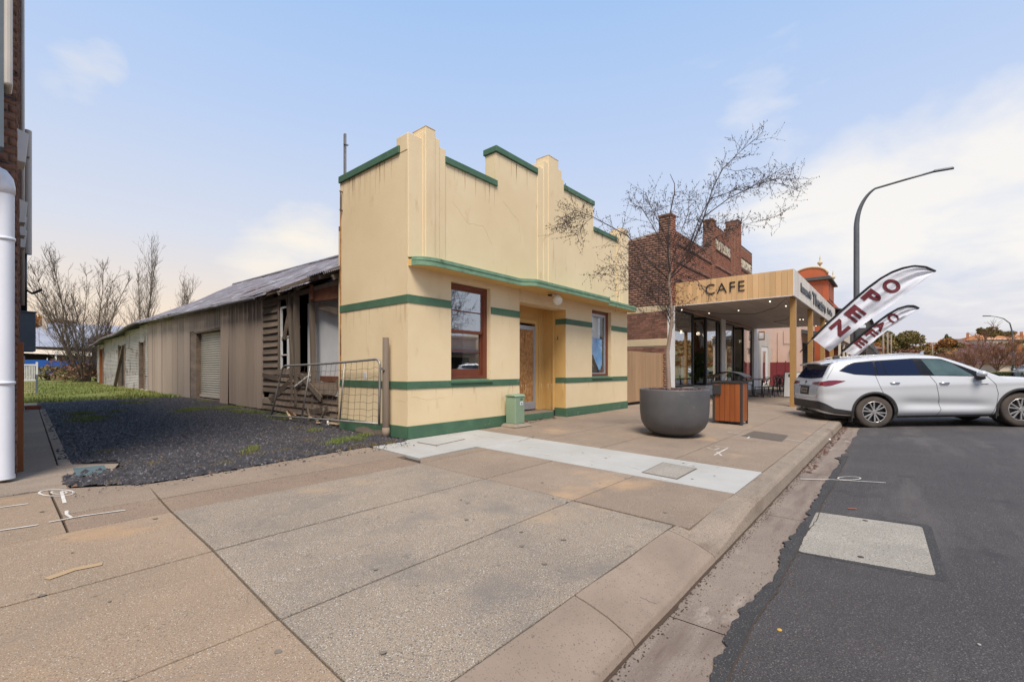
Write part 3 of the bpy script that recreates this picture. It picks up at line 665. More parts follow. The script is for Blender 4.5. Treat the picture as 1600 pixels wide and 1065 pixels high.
def stones(n, m, label, smin, smax, xr=(.7, 5.0), yr=(5.8, 20.5), bias=1.7, spill=False):
    y = yr[0] + (yr[1] - yr[0]) * RNG.random(n) ** bias; x = pathx(y) + .02 + (xr[1] - pathx(y) - .02) * RNG.random(n)
    keep = ~((x > 4.45) & (y < 8.4)); keep &= ~((x > .62) & (x < 1.17) & (y > 6.8) & (y < 7.62)) ; keep &= (y > np.array([lotedge(q) for q in x]) + .0) | spill; x = x[keep]; y = y[keep]; n = len(x)
    zz = np.array([lotz(a, b) for a, b in zip(x, y)])
    s = smin + (smax - smin) * RNG.random(n) ** 2.6; ang = RNG.random(n) * 6.28
    octa = np.array([(1, 0, 0), (0, 1, 0), (-1, 0, 0), (0, -1, 0), (0, 0, 1)], dtype=float)
    jit = 1 + .5 * (RNG.random((n, 5, 3)) - .5)
    P = octa[None] * jit; P[:, :, 0] *= (s * (1 + .6 * RNG.random(n)))[:, None]; P[:, :, 1] *= s[:, None]; P[:, :, 2] *= (s * .8)[:, None]
    P[:, :, 2] += (RNG.random((n, 5)) - .3) * (s * .5)[:, None]
    ca, sa = np.cos(ang)[:, None], np.sin(ang)[:, None]
    X = P[:, :, 0] * ca - P[:, :, 1] * sa + x[:, None]; Y = P[:, :, 0] * sa + P[:, :, 1] * ca + y[:, None]; Z = P[:, :, 2] + zz[:, None] + .004
    V = np.stack([X, Y, Z], -1).reshape(-1, 3)
    f = np.array([(0, 1, 4), (1, 2, 4), (2, 3, 4), (3, 0, 4)]); Fq = (f[None] + (np.arange(n) * 5)[:, None, None]).reshape(-1, 3)
    return npmesh('gravel', V, Fq, m, None, 'stuff', label, 'gravel')
stones(75000, 'stone_a', 'blue black crushed stone covering the vacant lot', .012, .055)
stones(19000, 'stone_b', 'brown stones and dead leaves mixed through the dark lot gravel', .012, .03, bias=2.0)
stones(1300, 'stone_c', 'scattered pale pebbles in the dark lot gravel', .008, .024, bias=2.2)
# concrete edge of the lot beside the neighbour's path
side = root('side_path', (.3, 12, .02), None, None, kind='structure')
for a, b in ((7.25, 9.1), (9.1, 11.4), (11.4, 14.2), (14.2, 17.2), (17.2, 20)):
    q = [(wallx(a) - .6, a + .006), (pathx(a) - .01, a + .006), (pathx(b) - .01, b - .006), (wallx(b) - .6, b - .006)]
    mk('path_slab', slabpoly([(x, y, lz(x, y) + .025) for x, y in q], 0, .08), 'concrete', side, bevel=.005)
for a, b in ((7.5, 8.4), (8.4, 10.0), (10.0, 11.7), (11.7, 13.2), (13.2, 15), (15, 17)):
    q = [(pathx(a), a + .005), (pathx(a) + .11, a + .005), (pathx(b) + .11, b - .005), (pathx(b), b - .005)]
    mk('edging_stone', slabpoly([(x, y, lz(x, y) + .035) for x, y in q], 0, .09), 'concrete', side, bevel=.008)
q = [(-1.6, 6.17), (.15, 6.17), (.34, 6.24), (.60, 6.16), (.66, 6.7), (.76, 7.6), (.6, 7.52), (.2, 7.24), (-1.6, 7.24)]
mk('worn_ramp', slabpoly([(x, y, .0 + .022 * sstep(6.2, 7.2, y)) for x, y in q], .004, .1), 'kerb', side, bevel=.01)
# water meter box lid in the gravel
r = root('meter_lid', (1.2, 6.8, .0), 'weathered blue grey meter lid set in concrete among the gravel', 'pit cover')
mk('surround', G().hexa([tuple(sight(x, y, Z=-.03)) for x, y in ((104, 741), (172, 739), (186, 724), (101, 725))] + [tuple(sight(x, y, Z=.022)) for x, y in ((104, 741), (172, 739), (186, 724), (101, 725))]), 'kerb', r, bevel=.006)
mk('lid', G().hexa([tuple(sight(x, y, Z=-.0)) for x, y in ((119, 744), (171, 737), (162, 726), (114, 731))] + [tuple(sight(x, y, Z=.03)) for x, y in ((119, 744), (171, 737), (162, 726), (114, 731))]), 'lid', r, bevel=.004)
cs_edge = [(x, lotedge(x) + ru(0, .08)) for x in np.linspace(.9, 4.3, 26)]
# strip drain
r = root('strip_drain', (1.2, 15.8, .06), 'short pale slotted drain grate across the gravel by the path end', 'drain grate')
a = sight(70, 649, Z=.06); b = sight(111, 646, Z=.06)
for k in range(16):
    t = (k + .5) / 16; p = a.lerp(b, t); mk('slot_bar', G().box(p.x - .012, p.x + .012, p.y - .1, p.y + .25, .065, .085), 'galv', r)
# grass: lawn blades and weed tufts
def blades(spots, m, label, name, hmin, hmax, zf, w=.006):
    x, y = spots; n = len(x); zz = np.array([zf(a, b) for a, b in zip(x, y)]); h = hmin + (hmax - hmin) * RNG.random(n)
    a = RNG.random(n) * 6.28; ln = h * (.2 + .6 * RNG.random(n)); ww = w * (.6 + RNG.random(n))
    dx, dy = np.cos(a), np.sin(a); p0 = np.stack([x - dy * ww, y + dx * ww, zz - .01], -1); p1 = np.stack([x + dy * ww, y - dx * ww, zz - .01], -1); p2 = np.stack([x + dx * ln, y + dy * ln, zz + h], -1)
    V = np.stack([p0, p1, p2], 1).reshape(-1, 3); Fq = np.arange(3 * n).reshape(-1, 3)
    return npmesh(name, V, Fq, m, None, 'stuff', label, 'grass')
n = 60000; y = 20.2 + 22 * RNG.random(n) ** 1.3; x = -1 + 10 * RNG.random(n)
dens = np.array([noise.noise(Vector((a * .5, b * .5, 3))) for a, b in zip(x, y)]); k = RNG.random(n) < .55 + dens
blades((x[k], y[k]), 'blade', 'short green lawn behind the gravel lot', 'lawn_grass', .03, .10, lambda a, b: lz(a, b) + .03, .012)
def tufts(cs, n, rad, m, label, name, h0, h1, zf=lotz, w=.004):
    X = []; Y = []
    for (cx, cy, r_) in cs:
        m_ = int(n * r_ / rad); u = RNG.normal(0, r_ * .5, m_); v = RNG.normal(0, r_ * .5, m_); X += list(cx + u); Y += list(cy + v)
    X = np.array(X); Y = np.array(Y); k = ~((X > 4.58) & (Y < 8.3)) & (Y > 5.98)
    return blades((X[k], Y[k]), m, label, name, h0, h1, zf, w)
def gsp(x, y):
    p = sight(x, y, Z=0)
    for _ in range(4): p = sight(x, y, Z=lotz(p.x, p.y))
    return p
cs = [(gsp(*q).x, gsp(*q).y, r_) for q, r_ in (((548, 689), .22), ((530, 693), .2), ((570, 683), .12), ((492, 675), .12), ((435, 652), .25), ((450, 655), .3), ((400, 646), .3), ((375, 644), .35), ((340, 640), .35), ((360, 638), .4), ((305, 640), .3), ((290, 644), .3), ((140, 655), .4), ((125, 648), .35), ((136, 659), .3), ((180, 645), .2), ((390, 709), .10), ((396, 704), .08), ((210, 630), .5), ((560, 690), .12), ((520, 697), .12), ((325, 628), .3))]
tufts(cs, 800, .2, 'blade', 'bright green weeds growing through the gravel', 'weeds', .035, .10)
cs = [(gsp(*q).x, gsp(*q).y, r_) for q, r_ in (((170, 708), .16), ((160, 709), .12), ((385, 713), .16), ((350, 727), .14), ((335, 731), .13), ((410, 712), .12), ((240, 728), .1), ((480, 690), .14), ((235, 727), .08), ((500, 696), .14), ((465, 670), .2), ((450, 705), .14))]
cs += [(x, y_, ru(.03, .12)) for x, y_ in cs_edge if rnd() < .75]
tufts(cs, 520, .2, 'blade_dry', 'dry yellow brown weeds along the edge of the gravel', 'dry_weeds', .02, .06)
stones(420, 'stone_a', 'dark stones spilt from the lot onto the edge of the footpath', .006, .016, (.7, 4.4), (5.6, 6.3), 1.0, True)

# ================================================================ THE CREAM SHOP
X0, X1, YF = 4.61, 12.62, 6.15
shop = root('art_deco_shop', (X0, YF, 0), 'cream art deco shop with green bands and stepped parapet', 'building')
# front wall around its openings (windows, entrance recess)
W1 = (5.57, 6.62); W2 = (10.56, 11.62); RC = (7.53, 9.31); TOPZ = 4.83
g = G()
g.box(X0, W1[0], YF, YF + .3, 0, 2.75).box(W1[0], W1[1], YF, YF + .3, 0, .95).box(W1[1], RC[0], YF, YF + .3, 0, 2.75)
g.box(RC[1], W2[0], YF, YF + .3, 0, 2.75).box(W2[0], W2[1], YF, YF + .3, 0, .95).box(W2[1], X1, YF, YF + .3, 0, 2.75)
g.box(RC[0], RC[1], YF, YF + .3, 2.6, 2.75)
g.box(X0, X1, YF, YF + .3, 2.75, TOPZ)
g.box(6.78, 10.63, YF, YF + .3, TOPZ, 5.52)
mk('front_wall', g, 'cream', shop)
g = G().box(X0, X0 + .25, YF + .3, 8.29, 0, 4.77)
mk('side_wall', g, 'cream', shop)
g = G().box(X1 - .25, X1, YF + .3, 15, 0, 4.6).box(X0 + .25, X1 - .25, 8.6, 8.8, 0, 4.0)
mk('rear_walls', g, 'cream', shop)
mk('flat_roof', G().box(X0 + .25, X1 - .25, YF + .3, 8.8, 4.0, 4.1), 'roofiron', shop)
mk('inner_floor', G().box(X0 + .25, X1 - .25, YF + .3, 8.6, .0, .15), 'dark', shop)
# pylons: nested stepped piers
def pylon(steps, y):
    for i, (a, b, z1, d) in enumerate(steps): mk('pylon_step', G().box(a, b, y - d, y + .31 + .0 * i, 3.0 if i == 0 else 3.0, z1), 'cream_top' if 0 else 'cream', shop, bevel=.01)
pylon([(4.612, 5.42, 5.06, .02), (4.90, 5.27, 5.18, .035), (4.95, 5.16, 5.28, .05)], YF)
pylon([(8.15, 9.2, 5.72, .02), (8.36, 9.08, 5.90, .035), (8.52, 8.92, 6.07, .05)], YF)
pylon([(11.95, 12.66, 5.08, .02), (12.07, 12.64, 5.2, .035), (12.2, 12.6, 5.27, .05)], YF)
mk('pylon_step', G().box(4.602, 4.7, YF + .0, YF + .2, 4.772, 5.05), 'cream', shop, bevel=.01)
# stained caps of the pylons
for a, b, z1, d in ((4.95, 5.16, 5.28, .055), (8.52, 8.92, 6.07, .055), (12.2, 12.6, 5.27, .055)):
    mk('pylon_cap', G().box(a - .003, b + .003, YF - d, YF + .315, z1, z1 + .015), 'cream_top', shop, bevel=.005)
# green copings
for a, b, z1 in ((5.42, 6.8, 4.95), (9.2, 10.66, 5.62), (10.63, 11.95, 4.95)): mk('coping', G().box(a, b, YF - .035, YF + .335, z1 - .12, z1), 'green', shop, bevel=.01)
mk('coping', G().box(6.75, 8.15, YF - .035, YF + .335, 5.53, 5.65), 'green', shop, bevel=.01)
mk('coping', G().box(X0 - .035, X0 + .285, YF + .2, 8.30, 4.772, 4.9), 'green', shop, bevel=.01)
# painted bands (raised render courses)
def bandrow(z0, z1, segs, pr=.012):
    for a, b in segs: mk('band', G().box(a, b, YF - pr, YF + .001, z0, z1), 'green', shop, bevel=.003)
    mk('band', G().box(X0 - pr, X0 + .001, YF - pr, 8.29, z0, z1), 'green', shop, bevel=.003)
    mk('band', G().box(RC[1] - pr, RC[1] + .001, YF - pr, 6.45, z0, z1), 'green', shop)
bandrow(2.255, 2.39, [(X0, W1[0]), (W1[1], RC[0]), (RC[1] - .01, W2[0]), (W2[1], X1)])
bandrow(.825, .95, [(X0, RC[0]), (RC[1] - .01, X1)])
for z0, z1, a, b in ((0, .21, X0 - .015, RC[0] + .01), (0, .21, RC[1] - .015, X1 + .01)): mk('plinth', G().box(a, b, YF - .018, YF + .001, z0, z1), 'green', shop, bevel=.004)
mk('plinth', G().box(X0 - .018, X0 + .001, YF - .018, 8.29, 0, .21), 'green', shop, bevel=.004); mk('plinth', G().box(RC[1] - .018, RC[1] + .001, YF, YF + .4, 0, .21), 'green', shop)
for a, b in (W1, W2): mk('sill', G().prism([(YF - .04, .94), (YF + .12, .975), (YF + .12, .9), (YF - .04, .9)], 'x', a - .02, b + .02), 'green', shop, bevel=.004)
# windows
def window(a, b, z0, z1, y):
    w = mk('window', G().box(a, a + .06, y, y + .1, z0, z1).box(b - .10, b, y, y + .1, z0, z1).box(a + .06, b - .10, y, y + .1, z1 - .08, z1).box(a + .06, b - .10, y, y + .1, z0, z0 + .06), 'brown', shop, bevel=.005)
    return w
def child(w, name, g, m, **k):
    return mk(name, g, m, w, **k)
y = YF + .10
w = window(W1[0], W1[1], .97, 2.75, y); a, b = W1[0] + .06, W1[1] - .10
child(w, 'sash', G().box(a, a + .03, y + .02, y + .05, 1.87, 2.67).box(b - .04, b, y + .02, y + .05, 1.87, 2.67).box(a + .03, b - .04, y + .02, y + .05, 2.63, 2.67).box(a + .03, b - .04, y + .015, y + .06, 1.84, 1.895).box(a + .03, b - .04, y + .022, y + .05, 2.24, 2.26), 'brown', bevel=.003)
child(w, 'sash', G().box(a, a + .04, y + .055, y + .09, 1.03, 1.84).box(b - .04, b, y + .055, y + .09, 1.03, 1.84).box(a + .04, b - .04, y + .055, y + .09, 1.03, 1.16).box(a + .04, b - .04, y + .058, y + .088, 1.485, 1.51), 'brown', bevel=.003)
for z0, z1, yy in ((2.26, 2.63, .035), (1.895, 2.24, .035), (1.51, 1.84, .072), (1.16, 1.485, .072)): child(w, 'pane', G().box(a + .03, b - .03, y + yy, y + yy + .004, z0, z1), 'glass')
# rolled blind and lining seen inside the first window
mk('inner_curtain', G().box(a + .55, b + .02, y + .22, y + .26, .98, 2.7), 'inner', shop); mk('torn_blind', G().hexa([(a, y + .14, 1.2), (a + .07, y + .16, 1.2), (a + .03, y + .18, 1.2), (a, y + .18, 1.2), (a, y + .14, 1.6), (a + .01, y + .16, 1.6), (a + .01, y + .18, 1.6), (a, y + .18, 1.6)]), 'poster_white', shop)
mk('inner_partition', G().box(X0 + .3, 7.4, 7.9, 8.0, .15, 3.6), 'inner', shop)
w = window(W2[0], W2[1], .97, 2.75, y); a, b = W2[0] + .06, W2[1] - .10
child(w, 'sash', G().box(a, a + .05, y + .02, y + .06, 1.03, 2.67).box(b - .07, b, y + .02, y + .06, 1.03, 2.67).box(a + .05, b - .07, y + .02, y + .06, 2.60, 2.67).box(a + .05, b - .07, y + .02, y + .06, 1.03, 1.06), 'alu', bevel=.003)
child(w, 'pane', G().box(a + .05, b - .07, y + .035, y + .039, 1.06, 2.60), 'glass_clear')
def crumple(name, pts, m, z):
    # a sheet with creases hanging behind the glass
    (ax, az), (bx, bz), (cx, cz), (dx, dz) = pts
    g = G().grid(14, 14, lambda u, v: ((ax * (1 - u) + bx * u) * (1 - v) + (dx * (1 - u) + cx * u) * v, z + .008 * noise.noise(Vector((u * 4 + ax, v * 4, z * 9))) + .004 * noise.noise(Vector((u * 12, v * 11, 2))), (az * (1 - u) + bz * u) * (1 - v) + (dz * (1 - u) + cz * u) * v))
    return mk(name, g, m, shop)
yy = y + .085
crumple('white_poster', ((a, 1.9), (b - .22, 1.88), (b - .22, 2.58), (a, 2.6)), 'poster_white', yy)
crumple('blue_sheet', ((a, 1.3), (b - .12, 1.1), (b - .12, 2.0), (a, 2.03)), 'poster_blue', yy - .014)
crumple('dark_placard', ((a, 1.08), (a + .62, 1.08), (a + .25, 1.55), (a, 1.6)), 'poster_dark', yy - .026)
crumple('red_sheet', ((a + .62, 1.07), (b - .1, 1.07), (b - .1, 1.28), (a + .72, 1.24)), 'maroon', yy - .034)
for (p, q) in (((a + .05, 1.45), (a + .28, 1.22)), ((a + .12, 1.40), (a + .15, 1.26)), ((a + .02, 1.2), (a + .12, 1.13))): mk('placard_stroke', G().beam((p[0], yy - .037, p[1]), (q[0], yy - .037, q[1]), .02, .004, (0, 1, 0)), 'yellow_mark', shop)
mk('curtain_backing', G().box(a, b, yy + .1, yy + .12, 1.0, 2.7), 'inner', shop)
# recessed entrance
yb = 6.80
mk('recess_wall', G().box(8.93, RC[1] + .0, yb, yb + .1, .0, 2.75).box(RC[0] - .1, 8.93, yb, yb + .1, 2.26, 2.75).box(RC[0] - .1, 7.92, yb, yb + .1, 0, 2.26), 'cream_deep', shop)
mk('recess_side', G().box(RC[1], RC[1] + .1, YF + .3, yb + .1, 0, 2.75), 'cream_deep', shop); mk('recess_side', G().box(RC[0] - .1, RC[0], YF + .3, yb, 0, 2.75), 'cream_deep', shop)
mk('recess_side', G().box(RC[1] - .004, RC[1], YF + .002, YF + .3, .21, .82).box(RC[1] - .004, RC[1], YF + .002, YF + .3, .955, 2.25).box(RC[1] - .004, RC[1], YF + .002, YF + .3, 2.395, 2.6), 'cream_deep', shop)
mk('recess_ceiling', G().box(RC[0] - .1, RC[1] + .1, YF + .3, yb, 2.66, 2.72), 'cream_deep', shop)
for xx in (9.06, 9.17): mk('panel_strip', G().box(xx, xx + .03, yb - .018, yb, .15, 2.6), 'cream_deep', shop, bevel=.003)
mk('recess_corner_batten', G().box(RC[1] - .05, RC[1] - .004, yb - .32, yb - .28, .1, 2.66), 'cream_deep', shop, bevel=.004)
mk('door_architrave', G().box(8.9, 8.99, yb - .03, yb, .17, 2.36).box(7.6, 8.9, yb - .03, yb, 2.27, 2.36), 'cream_deep', shop, bevel=.004)
door = mk('door', G().box(7.93, 8.02, yb - .05, yb + .02, .19, 2.2).box(8.80, 8.89, yb - .05, yb + .02, .19, 2.2).box(8.02, 8.80, yb - .05, yb + .02, 2.10, 2.2).box(8.02, 8.80, yb - .05, yb + .02, .19, .37), 'alu', shop, bevel=.004)
mk('chipboard_panel', G().box(8.02, 8.80, yb - .028, yb - .01, .37, 2.10), 'osb', door)
mk('handle', G().tube([(8.07, yb - .1, 1.12), (8.07, yb - .1, 1.4)], .012), 'chrome', door, smooth=True)
st = [(7.53, 6.24)] + [(8.86 + .22 * math.sin(t), 6.46 - .22 * math.cos(t)) for t in np.linspace(0, math.pi / 2, 7)] + [(9.08, yb), (7.53, yb)]
mk('step', G().prism([p for p in st], 'z', .0, .155), 'green', shop, bevel=.01); mk('step_tread', G().prism([(p[0] * .998 + .012, p[1] + (.02 if p[1] < 6.7 else -.001)) for p in st], 'z', .155, .162), 'concrete_dark', shop)
# canopy: curved slab
def cany(x):
    side = .30; mid = .50
    f = side + (mid - side) * (sstep(7.15, 7.5, x) - sstep(10.55, 10.9, x))
    f *= math.sqrt(max(0, 1 - max(0, (5.05 - x) / .42) ** 2)) if x < 5.05 else 1
    f *= math.sqrt(max(0, 1 - max(0, (x - 12.5) / .3) ** 2)) if x > 12.5 else 1
    return YF - f
cxs = sorted(list(np.linspace(4.64, 5.1, 14)) + list(np.linspace(5.1, 7.1, 6)) + list(np.linspace(7.12, 7.55, 12)) + list(np.linspace(7.6, 10.5, 6)) + list(np.linspace(10.52, 10.95, 12)) + list(np.linspace(11, 12.45, 5)) + list(np.linspace(12.5, 12.79, 8)))
front = [(x, cany(x)) for x in cxs]
def bow(x): return -.006 * max(0, x - 11)
def capol(off, z0, z1):
    poly = [(x, yy - off) for x, yy in front]; n = len(poly); g = G()
    top = [(x, yy, z1 + bow(x)) for x, yy in poly] + [(X1, YF, z1), (4.62, YF, z1)]
    bot = [(x, yy, z0 + bow(x)) for x, yy in poly] + [(X1, YF, z0), (4.62, YF, z0)]
    m = len(top); g.add(top + bot, [tuple(range(m)), tuple(range(2 * m - 1, m - 1, -1))] + [(i, i + m, (i + 1) % m + m, (i + 1) % m) for i in range(m)]); return g
can = mk('canopy', capol(0, 2.86, 2.97), 'cream_deep', shop)
g = G()
for i in range(len(front) - 1):
    (xa, ya), (xb, yb2) = front[i], front[i + 1]; 
    for z0, z1, o_ in ((2.865, 2.945, .012), (2.945, 2.995, .022)):
        g.hexa([(xa, ya - o_, z0 + bow(xa)), (xb, yb2 - o_, z0 + bow(xb)), (xb, yb2 + .015, z0 + bow(xb)), (xa, ya + .015, z0 + bow(xa)), (xa, ya - o_, z1 + bow(xa)), (xb, yb2 - o_, z1 + bow(xb)), (xb, yb2 + .015, z1 + bow(xb)), (xa, ya + .015, z1 + bow(xa))])
mk('canopy_edge', g, 'green_pale', can); mk('canopy_flashing', capol(.008, 2.996, 3.004), 'green_pale', can)
g = G().tube([(8.54, 5.9, 2.862), (8.54, 5.87, 2.82)], [.05, .035], 12).tube([(8.5, 5.87, 2.84), (8.3, 5.86, 2.80), (8.2, 5.84, 2.79)], .016, 8)
lampb = mk('light_fitting', g, 'whitepaint', shop, smooth=True); mk('lamp_base', G().tube([(8.28, 5.85, 2.80), (8.15, 5.84, 2.785)], [.03, .022], 10), 'black', lampb, smooth=True)
mk('globe', G().ball((8.54, 5.86, 2.715), .108, 20, 14), 'globe', lampb, smooth=True)
mk('mast', G().box(4.63, 4.665, 8.15, 8.2, 4.9, 5.72).box(4.61, 4.70, 8.13, 8.17, 5.50, 5.515), 'galv', shop)
mk('rusty_bracket', G().tube([(4.57, 8.2, 4.6), (4.57, 8.2, 4.2)], .012, 6).box(4.55, 4.61, 8.19, 8.21, 4.58, 4.60).box(4.55, 4.61, 8.19, 8.21, 4.22, 4.24), 'wire', shop)
mk('wall_edge_stain', G().box(4.606, 4.6105, 8.24, 8.293, .9, 4.5), 'osb', shop); mk('wall_sticker', G().box(4.604, 4.612, 7.36, 7.44, .98, 1.1), 'poster_white', shop)
# cracks in the render
def wallcrack(pts, w=.004):
    q = []
    for a, b in zip(pts[:-1], pts[1:]):
        for k in range(5): t = k / 5; q.append(Vector(a).lerp(Vector(b), t) + Vector((0, ru(-.01, .01), ru(-.012, .012))))
    mk('render_crack', G().tube(q + [Vector(pts[-1])], w * .5, 4), 'cream_top', shop)
wallcrack([(4.61, 6.2, .62), (4.61, 6.5, .63)])
def frontcrack(pts):
    q = []
    for a, b in zip(pts[:-1], pts[1:]):
        for k in range(6): t = k / 6; q.append(Vector((a[0] + (b[0] - a[0]) * t + ru(-.012, .012), YF + .0005, a[1] + (b[1] - a[1]) * t + ru(-.012, .012))))
    mk('render_crack', G().tube(q, .0022, 4), 'cream_top', shop)
frontcrack([(5.6, 4.2), (6.0, 3.9), (6.4, 3.95), (6.7, 3.6)]); frontcrack([(7.0, 4.6), (7.5, 4.3), (7.6, 3.8)]); frontcrack([(4.7, .7), (5.1, .62), (5.5, .66)]); frontcrack([(9.9, 4.9), (10.2, 4.5), (10.1, 4.0)]); frontcrack([(6.62, .95), (6.8, .7), (6.85, .3)])
V = []; F_ = []
def streak(x, y, z1, ln, w, side=False):
    n0 = len(V)
    for k in range(5):
        t = k / 4; ww = w * (1 - t) ** .7 + .001; o_ = ru(-.004, .004)
        for s in (-1, 1): V.append((x + (0 if side else s * ww + o_), y + (s * ww + o_ if side else 0), z1 - ln * t))
    for k in range(4): F_.append((n0 + 2 * k, n0 + 2 * k + 1, n0 + 2 * k + 3, n0 + 2 * k + 2))
for k in range(46): x = ru(5.5, 11.9); streak(x, YF - .0012, 4.83 if not 6.8 < x < 8.1 else 5.5, ru(.08, .55) ** 1.2, ru(.004, .016))
for k in range(26): streak(4.6088, ru(6.5, 8.25), 4.77, ru(.08, .6), ru(.004, .016), True)
for k in range(16): streak(ru(5.6, 11.5), YF - .0012, .825, ru(.05, .3), ru(.004, .014))
for k in range(14): streak(4.6088, ru(6.2, 8.25), 2.25, ru(.05, .35), ru(.004, .012), True)
npmesh('weather_streaks', V, F_, 'streak', shop, 'stuff')
# render peeled off below the side plinth
mk('bare_render', G().add([(4.589, 6.7, .0), (4.589, 7.7, 0), (4.589, 7.7, .06), (4.589, 7.4, .12), (4.589, 7.1, .07), (4.589, 6.85, .1)], [(0, 1, 2, 3, 4, 5)]), 'kerb', shop)

# ================================================================ THE IRON SHED
shed = root('iron_clad_shed', (5.0, 8.3, 0), 'long dilapidated shed of tan sheet metal and broken weatherboards behind the cream shop', 'shed')
def eave(Y): return 3.03 + .0176 * (Y - 12.9) + (.035 * (12.9 - Y) if Y < 12.9 else 0)
def ridge(Y): return 5.2 + .022 * (Y - 15)
def corr(y0, y1, fn, pitch=.076, amp=.017, nv=1, seg=4):
    """corrugated sheet from y0 to y1; fn(y, v) -> point, offset normal applied by fn's third argument"""
    n = max(2, int(round((y1 - y0) / pitch * seg)))
    return G().grid(n, nv, lambda u, v: fn(y0 + (y1 - y0) * u, v, amp * math.sin(2 * math.pi * (y0 + (y1 - y0) * u) / pitch)))
Yc = 8.35
while Yc < 25.6:
    y1 = min(Yc + .76, 25.7); dz = ru(-.015, .02); ex = ru(-.05, .05); kick = ru(-.02, .03) if Yc > 13 else ru(-.05, .08)
    def f(Y, v, a): return (4.72 + ex + (8.5 - 4.72 - ex) * v, Y, (eave(Y) + .02 + kick) * (1 - v) + ridge(Y) * v + a + dz + .04 * math.sin(v * 9 + Yc) * .5 - .05 * math.sin(math.pi * v))
    mk('roof_sheet', corr(Yc, y1 + .04, f, nv=5), 'roofiron', shed, smooth=True)
    Yc = y1
mk('roof_sheet', G().grid(1, 1, lambda u, v: (8.5 + 4 * v, 8.35 + 17.3 * u, ridge(8.35 + 17.3 * u) - 2 * v)), 'roofiron', shed)
mk('ridge_cap', G().tube([(8.5, 8.4, ridge(8.4) + .02), (8.5, 25.7, ridge(25.7) + .02)], .07, 8), 'roofiron', shed)
for k in range(4): mk('lifted_flashing', G().beam((5.6 + ru(0, 1), 10.2 + k * .22, 3.75 + ru(.0, .4)), (5.8 + ru(0, .8), 10.5 + k * .25, 3.78 + ru(0, .4)), .05, .01), 'roofiron', shed)
mk('gutter', G().tube([(4.70, 12.7, eave(12.7) - .03), (4.70, 19, eave(19) - .03), (4.71, 25.7, eave(25.7) - .05)], .045, 8), 'roofiron', shed)
# ribbed tan sheets
def ribbed(y0, y1, zb, zt, x=5.0, skew=0.0, out=0.0):
    g = G(); n = int((y1 - y0) / .05); prof = [0, 0, .022, .022]
    cols = [y0 + (y1 - y0) * i / n for i in range(n + 1)]
    for Y in cols:
        k = int(round((Y - y0) / .05)); a = .028 if k % 4 == 1 else (.0 if k % 4 else .006)
        g.v += [(x - a - out, Y + skew, zb(Y)), (x - a - out - .02 * abs(skew) * 5, Y, zt(Y))]
    g.f = [(2 * i, 2 * i + 2, 2 * i + 3, 2 * i + 1) for i in range(n)]
    return g
zb = lambda Y: lz(5, Y) + .03
Y = 12.9
while Y < 16.0:
    y1 = min(Y + .62, 16.04); jo = ru(0, .03); mk('cladding_sheet', ribbed(Y - .02, y1, (lambda q: (lambda Y_: zb(Y_) + q))(jo), (lambda q: (lambda Y_: eave(Y_) + .05 - q))(ru(0, .05)), skew=ru(-.03, .03) + (.12 if 15 < Y < 15.5 else 0), out=ru(0, .025)), 'tan_clad', shed); Y = y1
Y = 19.35
while Y < 25.5:
    y1 = min(Y + .76, 25.5); mk('cladding_sheet', ribbed(Y - .02, y1, zb, lambda Y_: eave(Y_) + .04, skew=ru(-.02, .02), out=ru(0, .012)), 'tan_clad', shed); Y = y1
Y = 16.04
while Y < 19.35:
    y1 = min(Y + .7, 19.35); mk('cladding_sheet', ribbed(Y - .01, y1, (lambda q: (lambda Y_: 2.47 + q))(ru(-.03, .02)), lambda Y_: eave(Y_) + .04, out=ru(0, .015)), 'tan_clad', shed); Y = y1
mk('end_sheet', G().prism([(5.02, .1), (12, .1), (12, 3.4), (8.5, 5.35), (5.02, 3.3)], 'y', 25.52, 25.56), 'tan_clad', shed)
# roller door
rd = mk('roller_door', G().grid(1, 116, lambda u, v: (5.14 + .012 * math.sin(v * 58 * math.pi * .98), 16.22 + 2.5 * u, .28 + 2.14 * v)), 'roller', shed, smooth=True)
mk('bottom_rail', G().box(5.1, 5.16, 16.22, 18.72, .20, .29), 'roller', rd, bevel=.005)
mk('door_jamb', G().box(5.0, 5.2, 18.66, 19.36, .1, 2.46), 'oldwood', shed); mk('door_jamb', G().box(4.99, 5.2, 16.05, 16.2, .1, 2.46), 'oldwood', shed); mk('door_lintel', G().box(4.99, 5.2, 16.05, 19.3, 2.40, 2.47), 'greywood', shed); mk('door_threshold', G().box(4.99, 5.3, 16.05, 18.8, .06, .16), 'oldwood', shed)
# weatherboards
def board(y0, y1, z0, h, x=5.0, tilt=.0, m='oldwood', th=.02):
    n = 7; g = G(); ph = ru(0, 9)
    for i in range(n):
        t = i / (n - 1); Y = y0 + (y1 - y0) * t; w = .014 * noise.noise(Vector((Y * 2.1, ph, 0))); zz = z0 + tilt * (t - .5) + w; hh = h * (1 + .10 * noise.noise(Vector((Y * 3, ph, 5))))
        g.v += [(x - .05, Y, zz), (x - .05 + th, Y, zz - .004), (x + .012, Y, zz + hh), (x - .004, Y, zz + hh)]
    g.f = [(i * 4 + k, i * 4 + (k + 1) % 4, (i + 1) * 4 + (k + 1) % 4, (i + 1) * 4 + k) for i in range(n - 1) for k in range(4)] + [(0, 3, 2, 1), tuple((n - 1) * 4 + k for k in range(4))]
    return mk('weatherboard', g, m, shed)
for k in range(11): board(11.98 + ru(-.02, .02), 12.9, 1.03 + k * .175, .182, tilt=ru(-.02, .02))
for k in range(2): board(12.35 + ru(-.1, .1), 12.9, 2.93 + k * .15, .16, tilt=.02)
low = [(9.0, 12.9), (9.05, 12.9), (9.0, 12.5), (9.1, 12.9), (8.98, 12.9)]
